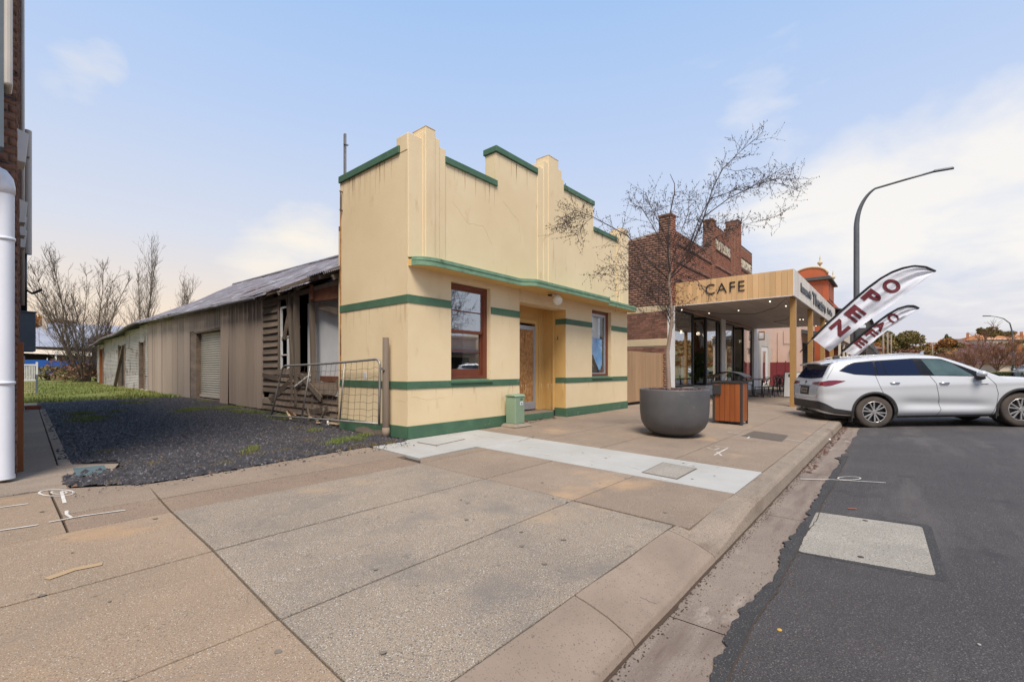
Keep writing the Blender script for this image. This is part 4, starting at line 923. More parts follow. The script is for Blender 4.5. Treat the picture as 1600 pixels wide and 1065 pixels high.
for k, (a, b) in enumerate(low): board(a + ru(-.06, .06), b, .10 + k * .155, .165, tilt=ru(-.03, .02) + .02, x=4.98 + .006 * k)
board(10.9, 12.9, .87, .16, tilt=.05); board(11.3, 12.9, 1.03, .15)
board(9.05, 10.2, .60, .11, x=4.965, m='greywood')
# framing of the collapsed bay
def beam(name, a, b, w, h, m='greywood'): return mk(name, G().beam(a, b, w, h), m, shed, bevel=.004)
beam('stud', (5.0, 11.95, .9), (5.0, 11.97, 2.95), .07, .06); beam('stud', (5.0, 11.15, .3), (4.98, 11.28, 3.05), .10, .09); beam('stud', (4.98, 10.92, .3), (4.99, 11.0, 3.1), .12, .1)
beam('stud', (5.0, 10.12, .25), (5.0, 10.25, 2.9), .10, .09); beam('sagging_stud', (4.96, 11.05, 1.0), (4.95, 11.42, 3.0), .05, .05)
sw = mk('broken_sash', G().box(4.99, 5.03, 11.83, 11.88, 1.0, 2.72).box(4.99, 5.03, 11.45, 11.5, 1.0, 1.95).box(4.99, 5.03, 11.45, 11.85, 1.92, 1.98).box(4.99, 5.03, 11.47, 11.85, 1.5, 1.53).box(4.99, 5.03, 11.47, 11.83, 2.68, 2.72), 'whitepaint', shed)
beam('window_rail', (5.0, 10.2, 1.0), (4.98, 12.0, 1.04), .05, .1)
beam('top_plate', (5.0, 8.4, 3.0), (5.0, 12.9, 2.93), .1, .1); mk('fascia_beam', G().hexa([(4.96, 8.4, 2.62), (5.01, 8.4, 2.62), (5.01, 10.3, 2.70), (4.96, 10.3, 2.70), (4.96, 8.4, 3.02), (5.01, 8.4, 3.02), (5.01, 10.3, 2.98), (4.96, 10.3, 2.98)]), 'redwood', shed, bevel=.005)
beam('purlin', (4.85, 8.4, 3.24), (4.8, 12.9, 3.02), .07, .09); beam('rafter_end', (4.75, 9.4, 3.12), (5.3, 9.4, 3.3), .06, .1); beam('rafter_end', (4.9, 10.05, 2.72), (4.9, 10.05, 3.05), .07, .07, 'redwood')
for Y in (8.8, 10.4, 11.4, 12.4): beam('rafter', (4.72, Y, eave(Y) - .08), (8.4, Y, ridge(Y) - .12), .05, .1)
mk('cross_brace', G().beam((4.93, 10.9, .75), (4.93, 10.2, 1.02), .05, .03), 'whitepaint', shed)
mk('inner_lining', G().box(5.22, 5.27, 8.4, 10.9, .1, 2.75).box(5.02, 5.6, 8.35, 8.4, .1, 3.1), 'plaster', shed); mk('inner_shelf', G().box(5.12, 5.22, 8.6, 10.1, .88, 1.0), 'redwood', shed)
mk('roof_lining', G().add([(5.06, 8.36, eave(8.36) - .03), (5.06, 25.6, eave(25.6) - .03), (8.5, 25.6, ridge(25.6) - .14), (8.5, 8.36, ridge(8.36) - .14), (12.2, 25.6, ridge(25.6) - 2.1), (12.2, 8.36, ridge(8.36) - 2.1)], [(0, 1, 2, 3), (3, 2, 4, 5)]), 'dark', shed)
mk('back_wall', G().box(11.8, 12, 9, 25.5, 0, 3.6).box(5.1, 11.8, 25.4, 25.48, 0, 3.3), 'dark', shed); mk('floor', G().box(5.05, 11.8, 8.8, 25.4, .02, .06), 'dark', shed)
for a_, b_ in (((4.93, 12.3, .35), (4.97, 11.2, .9)), ((4.92, 10.6, 1.0), (4.9, 9.6, .5)), ((4.96, 11.6, 1.9), (4.99, 11.15, 3.0)), ((4.9, 9.3, .3), (4.95, 10.4, .15)), ((4.93, 12.8, 1.0), (4.96, 11.9, .92)), ((5.05, 10.0, 2.6), (5.05, 9.0, 2.35)), ((4.94, 9.0, .95), (4.98, 8.6, .2))): mk('fallen_board', G().beam(a_, b_, .13, .02, (1, .2, .1)), random.choice(['oldwood', 'greywood', 'oldwood']), shed)
# lower, older half clad in horizontal iron
old = root('old_iron_lean_to', (5.0, 25.5, .15), 'rusty corrugated iron lean-to with three narrow doorways past the tan shed', 'shed')
def eave2(Y): return 3.22 - .045 * (Y - 25.5) + .05 * math.sin((Y - 25.5) * .9)
doors = [(26.0, 27.0), (30.2, 31.8), (36.2, 37.4)]
def hsheet(y0, y1, z0, z1):
    n = max(2, int((z1 - z0) / .076 * 4)); ph = ru(-.01, .01); 
    return G().grid(max(1, int((y1 - y0) / 1.2)), n, lambda u, v: (5.0 + ph + .012 * math.sin(2 * math.pi * (z0 + (z1 - z0) * v) / .076) + .02 * noise.noise(Vector((y0 + u * 2, z0 + v, 0))), y0 + (y1 - y0) * u, z0 + (z1 - z0) * v))
spans = [(25.5, 26.0), (27.0, 30.2), (31.8, 36.2), (37.4, 38.5)]
for a, b in spans:
    zz = .22
    while zz < eave2((a + b) / 2) - .08:
        z1 = min(zz + .66, eave2((a + b) / 2) - .03); Y = a
        while Y < b - .05:
            y1 = min(b, Y + 2.2); mk('iron_sheet', hsheet(Y, y1, zz, z1 + .02), 'rustiron', old); Y = y1
        zz = z1
for (a, b), m in zip(doors, ('redwood', 'dark', 'orangewood')):
    mk('door_opening', G().box(5.12, 5.16, a, b, .2, 2.35), 'dark' if m == 'dark' else 'redwood', old)
    mk('door_post', G().box(4.96, 5.1, a - .05, a + .1, .2, 2.45), 'oldwood', old); mk('door_post', G().box(4.96, 5.1, b - .1, b + .05, .2, 2.45), 'oldwood' if m != 'orangewood' else 'orangewood', old)
    mk('iron_sheet', hsheet(a, b, 2.4, eave2(a) - .05), 'rustiron', old)
mk('leaning_plank', G().beam((4.75, 31.3, .2), (4.95, 30.3, 2.4), .14, .05), 'greywood', old)
Y = 25.6
while Y < 38.6:
    y1 = Y + .8
    mk('roof_sheet', corr(Y, y1, lambda q, v, a: (4.68 + 4.2 * v, q, eave2(q) + .05 + a * 1.5 + (1.6 - .06 * (q - 25.5)) * v + .04 * math.sin(q * 2)), nv=2), 'roofiron', old, smooth=True); Y = y1
mk('gutter', G().tube([(4.66, y_, eave2(y_) + .01) for y_ in np.linspace(25.5, 38.6, 16)], .06, 8), 'roofiron', old, smooth=True)
mk('stone_base', G().box(4.96, 5.2, 25.5, 38.5, .05, .24), 'housewall', old)
# loose rubble under the gate: half a wheel, planks, scraps
r = root('scrap_pile', (4.75, 8.9, .0), 'heap of broken planks and an old curved wheel rim below the leaning gate', 'rubble')
mk('wheel_rim', G().tube([(4.72 + .03 * math.cos(t), 9.5 + .42 * math.cos(t), .35 + .33 * math.sin(t)) for t in np.linspace(math.pi, 2 * math.pi, 14)], .028, 6), 'greywood', r, smooth=True)
for k in range(16): a = Vector((ru(4.55, 4.9), ru(8.3, 10.5), ru(.02, .12))); mk('plank', G().beam(a, a + Vector((ru(-.1, .1), ru(-.35, .35), ru(-.03, .18))), .05, .02), random.choice(['greywood', 'oldwood', 'band', 'redwood']), r)
mk('pvc_bend', G().tube([(4.6, 8.75, .12), (4.6, 8.74, .05), (4.58, 8.68, .02), (4.58, 8.58, .02)], .018, 8), 'whitepaint', r, smooth=True)

# ================================================================ GATE AND POST
post = root('timber_gate_post', (4.5, 6.6, 0), 'weathered round timber post at the street corner of the cream shop', 'post')
mk('post', G().tube([(4.5, 6.6, -.05), (4.5, 6.6, .2), (4.497, 6.6, 1.69)], [.062, .06, .052], 12), 'greywood', post, smooth=True); mk('foot_wrap', G().tube([(4.5, 6.6, .0), (4.5, 6.6, .17)], [.068, .062], 12), 'wood_pole', post, smooth=True)
mk('hinge_strap', G().box(4.42, 4.5, 6.56, 6.64, 1.14, 1.18), 'galv', post)
gate = root('leaning_farm_gate', (4.4, 8.7, .1), 'rusty tubular farm gate with wire mesh leaning from the timber post to the weatherboards', 'gate')
def gp(t, h):      # t along the gate from post to far end, h up the frame
    a = Vector((4.42, 6.68, .21)).lerp(Vector((4.36, 10.85, .09)), t); b = Vector((4.44, 6.68, 1.33)).lerp(Vector((4.52, 10.62, 1.235)), t)
    return a.lerp(b, h) + Vector((0, 0, -.02 * math.sin(math.pi * t) * h))
fr = [gp(0, 0), gp(0, .5), gp(0, .90)] + [gp(.035 * (1 - math.cos(t)), .90 + .1 * math.sin(t)) for t in np.linspace(.3, 1.57, 4)] + [gp(t, 1) for t in (.2, .4, .6, .8)] + [gp(.965 + .035 * math.sin(t), 1 - .1 * (1 - math.cos(t))) for t in np.linspace(0, 1.3, 4)] + [gp(1, .5), gp(1, 0)]
mk('frame', G().tube(fr, .021, 8), 'galv', gate, smooth=True); mk('bottom_rail', G().tube([gp(0, .02), gp(.5, .02), gp(1, .01)], .019, 8), 'galv', gate, smooth=True)
for t in (.30, .655): mk('upright', G().tube([gp(t, .02), gp(t, .99)], .017, 8), 'galv', gate, smooth=True)
g = G()
for k in range(1, 21): t = k / 21; g.tube([gp(t, .02), gp(t + ru(-.003, .003), .3), gp(t + ru(-.004, .004), .7), gp(t, .99)], .0035, 3, False)
for h in (.12, .22, .33, .45, .58, .72, .86): g.tube([gp(k / 26, h + .012 * math.sin(k * 2.1) * (1 if .3 > k / 26 else .6) + (.01 if k % 2 else 0)) for k in range(27)], .0035, 3, False)
mk('wire_mesh', g, 'wire', gate, kind='stuff')

# ================================================================ POWER PILLAR, PLANTER, TREE, BIN
sp = root('service_pillar', (7.12, 5.93, 0), 'small pale green electricity pillar against the wall left of the doorway', 'service pillar')
mk('cabinet', G().prism([(6.97, 5.8), (7.27, 5.8), (7.27, 6.06), (6.97, 6.06)], 'z', .05, .60), 'pillar', sp, bevel=.02)
mk('cap', G().prism([(5.785, .60), (6.075, .60), (6.05, .64), (5.93, .655), (5.81, .64)], 'x', 6.955, 7.285), 'pillar', sp, bevel=.015)
mk('warning_sticker', G().box(7.12, 7.2, 5.793, 5.799, .43, .50), 'poster_white', sp); mk('sticker_mark', G().box(7.145, 7.175, 5.789, 5.792, .45, .48), 'poster_dark', sp); mk('maker_badge', G().box(7.12, 7.2, 5.793, 5.799, .54, .565), 'green', sp)
mk('footing', G().hexa([(6.86, 5.7, 0), (7.4, 5.68, 0), (7.38, 6.12, 0), (6.86, 6.12, 0), (6.93, 5.76, .06), (7.32, 5.75, .05), (7.31, 6.1, .05), (6.93, 6.1, .06)]), 'kerb', sp, bevel=.02)

PX, PY, PZ = 8.36, 3.14, -.062
pot = root('charcoal_planter', (PX, PY, PZ), 'large round charcoal planter bowl on the footpath holding a bare tree', 'planter')
prof = [(0, 0), (.24, 0), (.33, .02), (.44, .075), (.53, .16), (.585, .27), (.605, .42), (.612, .60), (.615, .835), (.612, .85), (.60, .856), (.585, .85), (.578, .83), (.575, .76)]
mk('bowl', G().lathe(prof, (PX, PY, PZ), 72), 'pot', pot, smooth=True)
mk('soil', G().grid(24, 6, lambda u, v: (PX + .578 * v * math.cos(6.2832 * u), PY + .578 * v * math.sin(6.2832 * u), PZ + .79 + .02 * noise.noise(Vector((u * 9, v * 5, 0))))), 'soil', pot)
V = []; F_ = []
for k in range(900):
    r_ = .56 * math.sqrt(rnd()); a = ru(0, 6.28); x, y, zz = PX + r_ * math.cos(a), PY + r_ * math.sin(a), PZ + .805 + ru(0, .035) + .02 * (1 if rnd() < .3 else 0); s = ru(.008, .022); b = ru(0, 6.28); n0 = len(V)
    for (u, v) in ((-1, -.5), (1, -.5), (1, .5), (-1, .5)): V.append((x + s * (u * math.cos(b) - v * math.sin(b)), y + s * (u * math.sin(b) + v * math.cos(b)), zz + ru(-.4, .8) * s))
    F_.append((n0, n0 + 1, n0 + 2, n0 + 3))
npmesh('bark_mulch', V, F_, 'litter', pot, 'stuff')

class Tree:
    """collects limbs as tapered tubes; twigs are thin three-sided tubes"""
    def __init__(s): s.g = G(); s.pods = G()
    def limb(s, pts, r0, r1, n=6):
        m = len(pts); s.g.tube(pts, [r0 + (r1 - r0) * i / (m - 1) for i in range(m)], n, False)
    def grow(s, p, d, ln, r, lev, spread=.7, up=.25, kids=4, pod=0.0, rmin=.0022, seg=5):
        pts = [p]; q = Vector(p); dd = Vector(d).normalized()
        for i in range(seg):
            dd = (dd + Vector((ru(-1, 1), ru(-1, 1), ru(-1, 1))) * .13 + Vector((0, 0, up * .12))).normalized(); q = q + dd * ln / seg; pts.append(q.copy())
        s.limb(pts, r, max(r * .35, rmin), 5 if r > .01 else 3)
        if pod and lev <= 1:
            for k in range(int(pod)):
                t = pts[random.randrange(2, len(pts))] + Vector((ru(-.012, .012), ru(-.012, .012), ru(-.02, .01))); w = ru(.004, .010)
                s.pods.add([t + Vector((w, 0, 0)), t + Vector((-w * .6, w * .7, 0)), t + Vector((-w * .5, -w * .8, 0)), t + Vector((0, 0, w * 1.4)), t - Vector((0, 0, w * 1.4))], [(0, 1, 3), (1, 2, 3), (2, 0, 3), (1, 0, 4), (2, 1, 4), (0, 2, 4)])
        if lev > 0:
            for k in range(kids):
                i = random.randrange(1, len(pts)); side = Vector((ru(-1, 1), ru(-1, 1), ru(-.6, 1))).normalized(); nd = (dd * (1 - spread * .5) + side * spread).normalized()
                s.grow(pts[i], nd, ln * ru(.42, .68), max(r * .5, rmin), lev - 1, spread, up, kids, pod, rmin, seg)
tree = root('bare_street_tree', (PX, PY, PZ + .8), 'slender bare young tree with dark twigs and seed pods growing in the charcoal planter', 'tree')
DP = 8.43
def tp(x, y, dd=0): return sight(x, y, D=DP + dd)
T = Tree()
T.limb([tp(1045, 608), tp(1044, 575), tp(1043, 550), tp(1047, 522), tp(1050, 498), tp(1048, 470), tp(1045, 440), tp(1047, 425), tp(1045, 395), tp(1044, 363)], .043, .010, 12)
mk('trunk', T.g, 'bark', tree, smooth=True)
T = Tree()
T.limb([tp(1047, 425), tp(1044, 400), tp(1044, 363), tp(1046, 338, .05), tp(1054, 301, .1), tp(1054, 287, .1), tp(1047, 272, .1)], .022, .004)
limbs = [([(1047, 430), (1074, 402), (1099, 346), (1115, 293), (1129, 262), (1158, 236), (1193, 207)], -.5, .02),
         ([(1047, 436), (1075, 385), (1092, 345), (1110, 312), (1142, 300), (1170, 291)], -.3, .017),
         ([(1072, 404), (1102, 338), (1142, 310), (1170, 295), (1190, 284), (1223, 262)], .5, .016),
         ([(1049, 434), (1085, 400), (1113, 374), (1156, 355), (1223, 334)], .7, .013),
         ([(1190, 284), (1215, 280), (1250, 282)], .5, .005), ([(1187, 286), (1222, 286), (1248, 298)], .55, .005), ([(1129, 262), (1150, 268), (1184, 263)], -.45, .006),
         ([(1044, 436), (1018, 414), (981, 369), (925, 340), (899, 329), (868, 347)], -.6, .015),
         ([(925, 340), (905, 335), (885, 342), (878, 358)], -.6, .006), ([(915, 336), (893, 345), (884, 352)], -.55, .004), ([(925, 340), (912, 352), (900, 372)], -.6, .005),
         ([(1043, 460), (1012, 432), (981, 390), (955, 372)], .4, .012), ([(1042, 395), (1018, 350), (1000, 325), (984, 320)], .3, .010),
         ([(1044, 380), (1030, 345), (1018, 321), (1008, 300)], -.4, .009), ([(1048, 500), (1041, 478), (1010, 455), (975, 430), (945, 428)], -.3, .011),
         ([(1049, 520), (1044, 500), (1025, 470), (1000, 448), (960, 455)], .3, .010), ([(1045, 440), (1000, 420), (960, 415), (938, 420)], -.5, .009),
         ([(1048, 415), (1060, 370), (1075, 330), (1078, 300)], .5, .010), ([(1047, 445), (1070, 432), (1090, 440), (1105, 460)], -.2, .007), ([(1053, 410), (1085, 372), (1120, 350), (1150, 345)], 0, .008)]
for px, dd, r0 in limbs:
    m = len(px); pts = [tp(x, y, dd * i / (m - 1)) + Vector((ru(-.02, .02), ru(-.02, .02), ru(-.02, .02))) * (i > 0) for i, (x, y) in enumerate(px)]
    T.limb(pts, r0 * .8, .003)
    for i in range(m - 1):
        d = (pts[i + 1] - pts[i]); L_ = d.length; cnt = int(L_ / .06) + 1
        for k in range(cnt):
            if i == 0 and k < cnt * .4: continue
            t = rnd(); p = pts[i].lerp(pts[i + 1], t); side = Vector((ru(-1, 1), ru(-1, 1), ru(-.9, 1))).normalized()
            T.grow(p, (d.normalized() * .6 + side * .75), ru(.16, .42) * (1.1 - .35 * i / m), .0036, 1, .75, .1, 3, 4, .0015, 4)
for k in range(52):
    a = tp(1045 + ru(-3, 3), ru(300, 500)); T.grow(a, Vector((ru(-1, 1), ru(-1, 1), ru(-.2, .5))), ru(.3, .6), .005, 2, .6, .1, 3, 3, .0019, 4)
mk('crown', T.g, 'twig', tree); mk('seed_pods', T.pods, 'twig', tree, kind='stuff')

bx, by, bz = 10.82, 2.56, -.072
bn = root('timber_clad_bin', (bx + .25, by + .3, bz), 'timber slat rubbish bin enclosure with dark frame and curved lid beside the planter', 'bin')
H_ = .92
for (x, y) in ((bx, by), (bx + .46, by), (bx, by + .58), (bx + .46, by + .58)): mk('corner_post', G().box(x, x + .045, y, y + .045, bz, bz + H_), 'binframe', bn, bevel=.004)
mk('top_frame', G().box(bx - .01, bx + .515, by - .01, by + .635, bz + H_, bz + H_ + .045), 'binframe', bn, bevel=.006)
mk('liner', G().box(bx + .03, bx + .47, by + .03, by + .6, bz + .06, bz + H_ - .01), 'black', bn); mk('bottom_frame', G().box(bx + .045, bx + .46, by + .045, by + .58, bz + .05, bz + .08), 'binframe', bn)
for k in range(5): mk('slat', G().box(bx + .008, bx + .026, by + .05 + k * .1065, by + .05 + k * .1065 + .101, bz + .07, bz + H_ - .006), 'binwood', bn, bevel=.003)
for k in range(4): mk('slat', G().box(bx + .052 + k * .1015, bx + .052 + k * .1015 + .097, by + .008, by + .026, bz + .07, bz + H_ - .006), 'binwood', bn, bevel=.003)
mk('ash_box', G().box(bx - .03, bx - .0, by + .44, by + .61, bz + .66, bz + H_ - .02), 'binframe', bn, bevel=.008); mk('ash_box_mark', G().box(bx - .034, bx - .031, by + .47, by + .58, bz + .87, bz + .878), 'terracotta', bn)
for (x, y) in ((bx + .01, by + .02), (bx + .48, by + .02), (bx + .01, by + .6), (bx + .48, by + .6)): mk('lid_leg', G().box(x, x + .02, y - .0, y + .02, bz + H_ + .045, bz + H_ + .16), 'binframe', bn)
g = G(); n = 14
g.grid(n, 1, lambda u, v: (bx - .05 + .62 * v, by - .06 + .74 * u, bz + H_ + .135 + .12 * math.sin(math.pi * u) ** .8)); g.grid(n, 1, lambda u, v: (bx - .05 + .62 * v, by - .06 + .74 * u, bz + H_ + .117 + .12 * math.sin(math.pi * u) ** .8))
mk('curved_lid', g, 'binframe', bn, smooth=True)

# ================================================================ SLATTED FENCE IN THE GAP
fe = root('slatted_side_gate', (14.3, 6.5, 0), 'tan vertical slat gate closing the gap between the cream shop and the brick cafe', 'gate')
x = 12.7
while x < 16.5: mk('slat', G().box(x, x + .075, 6.50, 6.545, .10, 1.74 - .0), 'slat', fe); x += .105
mk('backing', G().box(12.66, 16.55, 6.55, 6.57, .10, 1.72), 'dark', fe); mk('bottom_gap', G().box(12.66, 16.55, 6.56, 6.6, 0, .1), 'dark', fe)
pr_ = root('bent_handrail', (13.6, 7.6, 0), 'white bent pipe rail showing above the tan slat gate', 'rail')
mk('pipe', G().tube([(12.9, 7.9, 2.02), (15.15, 7.9, 2.0), (15.32, 7.9, 1.95), (15.38, 7.9, 1.8), (15.38, 7.9, 0)], .035, 8), 'whitepaint', pr_, smooth=True)

# ================================================================ BRICK CAFE BUILDING
CX, CY = 16.25, 6.35
cafe = root('brick_cafe_building', (CX, CY, 0), 'old dark red brick corner building with raised lettered parapet above the cafe awning', 'building')
def bricks(origin, du, dn, ulen, zlo, ztop, keep, name='brickwork', m='brick', lb=.232, hc=.0855, proud=.012):
    """bricks laid on a face: origin, unit vector along, unit vector outward; ztop(u) gives the wall head"""
    V = []; F_ = []; du = Vector(du); dn = Vector(dn); origin = Vector(origin); row = 0; zz = zlo
    while zz < 9.0:
        u = -(row % 2) * lb / 2
        while u < ulen:
            a, b = max(u, 0), min(u + lb - .012, ulen); mid = (a + b) / 2; z1 = zz + hc - .012
            if b - a > .03 and z1 < ztop(mid) and keep(mid, zz):
                out = proud + ru(-.004, .004); p = [origin + du * a, origin + du * b]; n0 = len(V)
                for q in p:
                    for h in (zz, z1): V.append(tuple(q + Vector((0, 0, h)))); V.append(tuple(q + dn * out + Vector((0, 0, h))))
                # per end: 0 back-low 1 front-low 2 back-high 3 front-high ; second end +4
                F_ += [(n0 + 1, n0 + 5, n0 + 7, n0 + 3), (n0 + 3, n0 + 7, n0 + 6, n0 + 2), (n0, n0 + 4, n0 + 5, n0 + 1), (n0 + 1, n0 + 3, n0 + 2, n0), (n0 + 5, n0 + 4, n0 + 6, n0 + 7)]
            u += lb
        zz += hc; row += 1
    return npmesh(name, V, F_, m, cafe if name == 'brickwork' else None, 'stuff')
# side wall (faces the lane): head slopes gently
def sidehead(u): return 6.25 - .10 * u
mk('side_wall', G().add([(CX, CY, 0), (CX, 24, 0), (CX, 24, 4.8), (CX, CY, 6.25), (CX + .3, CY, 0), (CX + .3, 24, 0), (CX + .3, 24, 4.8), (CX + .3, CY, 6.25)], [(0, 1, 2, 3), (4, 7, 6, 5), (3, 2, 6, 7), (0, 3, 7, 4)]), 'mortar', cafe)
NB = [(.0, 300)]
pieces = []
def keep_side(u, zz): return not (2.02 < zz + .04 < 2.28 or 3.28 < zz + .04 < 3.50) and not (1.72 < zz and zz < 3.3 and u < 2.3)
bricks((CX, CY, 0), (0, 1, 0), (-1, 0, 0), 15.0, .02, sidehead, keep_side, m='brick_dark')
me0 = None; cnt = 0; row = 0
for r_ in range(60):
    zz = .02 + r_ * .0855
    if not (1.72 < zz < 3.3) or (2.02 < zz + .04 < 2.28 or 3.28 < zz + .04 < 3.50): continue
    u = -(r_ % 2) * .116
    while u < 2.3 and cnt < 296:
        a, b = max(u, 0), min(u + .22, 2.3)
        if b - a > .05:
            if me0 is None:
                o0 = mk('brick', G().box(-.012, .002, -.11, .11, -.0367, .0367), 'brick_piece', cafe, local=True); me0 = o0
                o = o0
            else: o = clone(me0, cafe)
            o.location = (-ru(0, .005), (a + b) / 2, zz + .0367); o.scale = (1, (b - a) / .22, 1); cnt += 1
        u += .232
for z0, z1 in ((2.02, 2.28), (3.28, 3.50)): mk('painted_band', G().box(CX - .016, CX + .01, CY, 22, z0, z1), 'band', cafe, bevel=.003)
mk('roof', G().box(CX + .3, 28.9, 7.0, 23, 4.4, 4.6), 'roofiron', cafe)
def fronthead(X):
    return 6.34 if X < 21.4 else 7.74
def pier(a, b, z1, d, dp_=.3, m='brick'):
    p = mk('parapet_pier', G().box(a, b, CY - d, CY + dp_, 3.5, z1 - .02), 'mortar', cafe)
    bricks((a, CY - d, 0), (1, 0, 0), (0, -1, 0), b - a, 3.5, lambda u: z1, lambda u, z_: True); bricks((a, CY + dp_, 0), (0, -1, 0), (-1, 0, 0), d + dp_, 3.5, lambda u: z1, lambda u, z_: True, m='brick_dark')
    bricks((b, CY - d, 0), (0, 1, 0), (1, 0, 0), d + dp_, 3.5, lambda u: z1, lambda u, z_: True)
    mk('pier_cap', G().box(a - .03, b + .03, CY - d - .03, CY + dp_ + .03, z1 - .02, z1 + .06), 'brick_dark', cafe, bevel=.01)
hs = [(CX + .3, 21.4), (21.4, 25.9), (25.9, 28.95)]
for (a, b), h in zip(hs, (6.34, 7.75, 7.78)): mk('front_wall', G().box(a, b, CY, CY + .3, 3.5, h - .03), 'mortar', cafe); mk('parapet_cap', G().box(a, b, CY - .02, CY + .32, h - .03, h + .04), 'brick_dark', cafe, bevel=.01)
B_PAN = (21.85, 24.4, 6.7, 7.16); B_PAN2 = (26.35, 28.75, 6.55, 7.15)
bricks((16.62, CY, 0), (1, 0, 0), (0, -1, 0), 28.95 - 16.62, 3.5, lambda u: fronthead(16.62 + u), lambda u, z_: not (B_PAN[0] < 16.62 + u < B_PAN[1] and B_PAN[2] - .05 < z_ < B_PAN[3]) and not (B_PAN2[0] < 16.62 + u < B_PAN2[1] and B_PAN2[2] - .05 < z_ < B_PAN2[3]))
bricks((28.95, CY, 0), (0, 1, 0), (1, 0, 0), .3, 3.5, lambda u: 7.7, lambda u, z_: True)
pier(CX - .02, 16.62, 6.74, .16); pier(21.35, 21.8, 7.86, .07, .34); pier(24.5, 25.0, 8.2, .04, .3); pier(25.5, 26.15, 8.85, .10, .5)
pier(25.0, 25.5, 8.5, .07, .3)
for z_ in (5.2, 5.9, 4.55): mk('projecting_course', G().box(17.1, 28.95, CY - .05, CY, z_, z_ + .09), 'brick_dark', cafe)
for (a, b, z0, z1), t_, sz in ((B_PAN, 'BUTLERS', .52), (B_PAN2, 'BUILDING', .52)):
    mk('sign_panel', G().box(a, b, CY - .008, CY + .01, z0, z1), 'brick_dark', cafe); mk('panel_moulding', G().box(a - .03, b + .03, CY - .05, CY, z1, z1 + .05).box(a - .03, b + .03, CY - .05, CY, z0 - .05, z0), 'brick_dark', cafe)
    me = textmesh(t_, sz, .012, .018, 1); w_ = me.vertices; xsz = max(v.co.x for v in w_) - min(v.co.x for v in w_); me.transform(Matrix.Diagonal(((b - a - .08) / xsz, 1.15, 1, 1)))
    puttext('raised_letters', me, 'letter_cream', cafe, ((a + b) / 2, CY - .022, (z0 + z1) / 2 - .02), (math.pi / 2, 0, 0))
# awning
AX0, AX1, AY, AZ0, AZ1 = 16.9, 29.6, 2.5, 3.52, 4.36
aw = root('cafe_awning', (AX0, AY, 3.5), 'box awning of vertical timber boards lettered CAFE over the footpath tables', 'awning')
n = 23; wb = (CY - AY) / n
b0 = mk('fascia_board', G().box(-.02, .0, -wb / 2 + .002, wb / 2 - .002, -.42, .42), 'fascia', aw, local=True, bevel=.003)
for k in range(n):
    o = b0 if k == 0 else clone(b0, aw); o.location = Vector((AX0, AY + wb * (k + .5), 3.94)) - aw.location - Vector((ru(0, .004), 0, 0))
n = 42; wb = (AX1 - AX0) / n
b0 = mk('fascia_board', G().box(-wb / 2 + .002, wb / 2 - .002, -.02, .0, -.42, .42), 'fascia_pale', aw, local=True, bevel=.003)
for k in range(n):
    o = b0 if k == 0 else clone(b0, aw); o.location = Vector((AX0 + wb * (k + .5), AY, 3.94)) - aw.location - Vector((0, ru(0, .004), 0))
mk('fascia_board', G().box(AX1, AX1 + .02, AY, CY, AZ0, AZ1), 'fascia_pale', aw)
mk('corner_trim', G().box(AX0 - .024, AX0 + .004, AY - .024, AY + .004, AZ0, AZ1 + .005), 'whitepaint', aw)
mk('roof_deck', G().box(AX0 + .005, AX1, AY + .005, CY, 4.0, 4.30), 'darkiron', aw); mk('edge_trim', G().box(AX0 - .03, AX0 + .01, AY, CY, AZ0 - .02, AZ0).box(AX0 - .03, AX1, AY - .03, AY + .02, AZ0 - .02, AZ0), 'whitepaint', aw)
k = 0; yv = AY + .01
while yv < CY - .05:
    y1 = min(yv + .295, CY - .01); mk('soffit_panel', G().box(AX0 + .01, AX1 - .01, yv, y1 - .004, AZ0 + .02, AZ0 + .04), 'soffit', aw); yv += .3
mk('soffit_backing', G().box(AX0 + .01, AX1 - .01, AY + .01, CY, AZ0 + .045, AZ0 + .06), 'dark', aw)
me = textmesh('CAFE', .52, .012, -.006, 1, 1.15); w_ = me.vertices; xsz = max(v.co.x for v in w_) - min(v.co.x for v in w_); me.transform(Matrix.Diagonal((1.27 / xsz, 1, 1, 1)))
pC = sight(1132, 450, X=AX0 - .03)
puttext('cafe_letters', me, 'black', aw, (AX0 - .036, pC.y, pC.z - .005), (math.pi / 2, 0, -math.pi / 2))
for t_, xa, xb, sz, dz in (('homemade', 18.1, 20.55, .36, 0), ('Theatre', 20.9, 25.2, .62, -.02), ('& Co', 25.8, 28.0, .34, .0)):
    me = textmesh(t_, sz, .012, .02, 1); w_ = me.vertices; xsz = max(v.co.x for v in w_) - min(v.co.x for v in w_); me.transform(Matrix.Diagonal(((xb - xa) / xsz, 1, 1, 1)))
    puttext('sign_letters', me, 'black', aw, ((xa + xb) / 2, AY - .036, 3.93 + dz), (math.pi / 2, 0, 0))
for k, xx in enumerate((17.45, 21.4, 25.3, 29.15)):
    mk('post', G().box(xx - .085, xx + .085, AY + .01, AY + .18, pz(0, AY) - .02, AZ0 + .01), 'post', aw, bevel=.01); mk('post_edge', G().box(xx + .085, xx + .1, AY + .012, AY + .03, pz(0, AY), AZ0 + .01), 'whitepaint', aw)
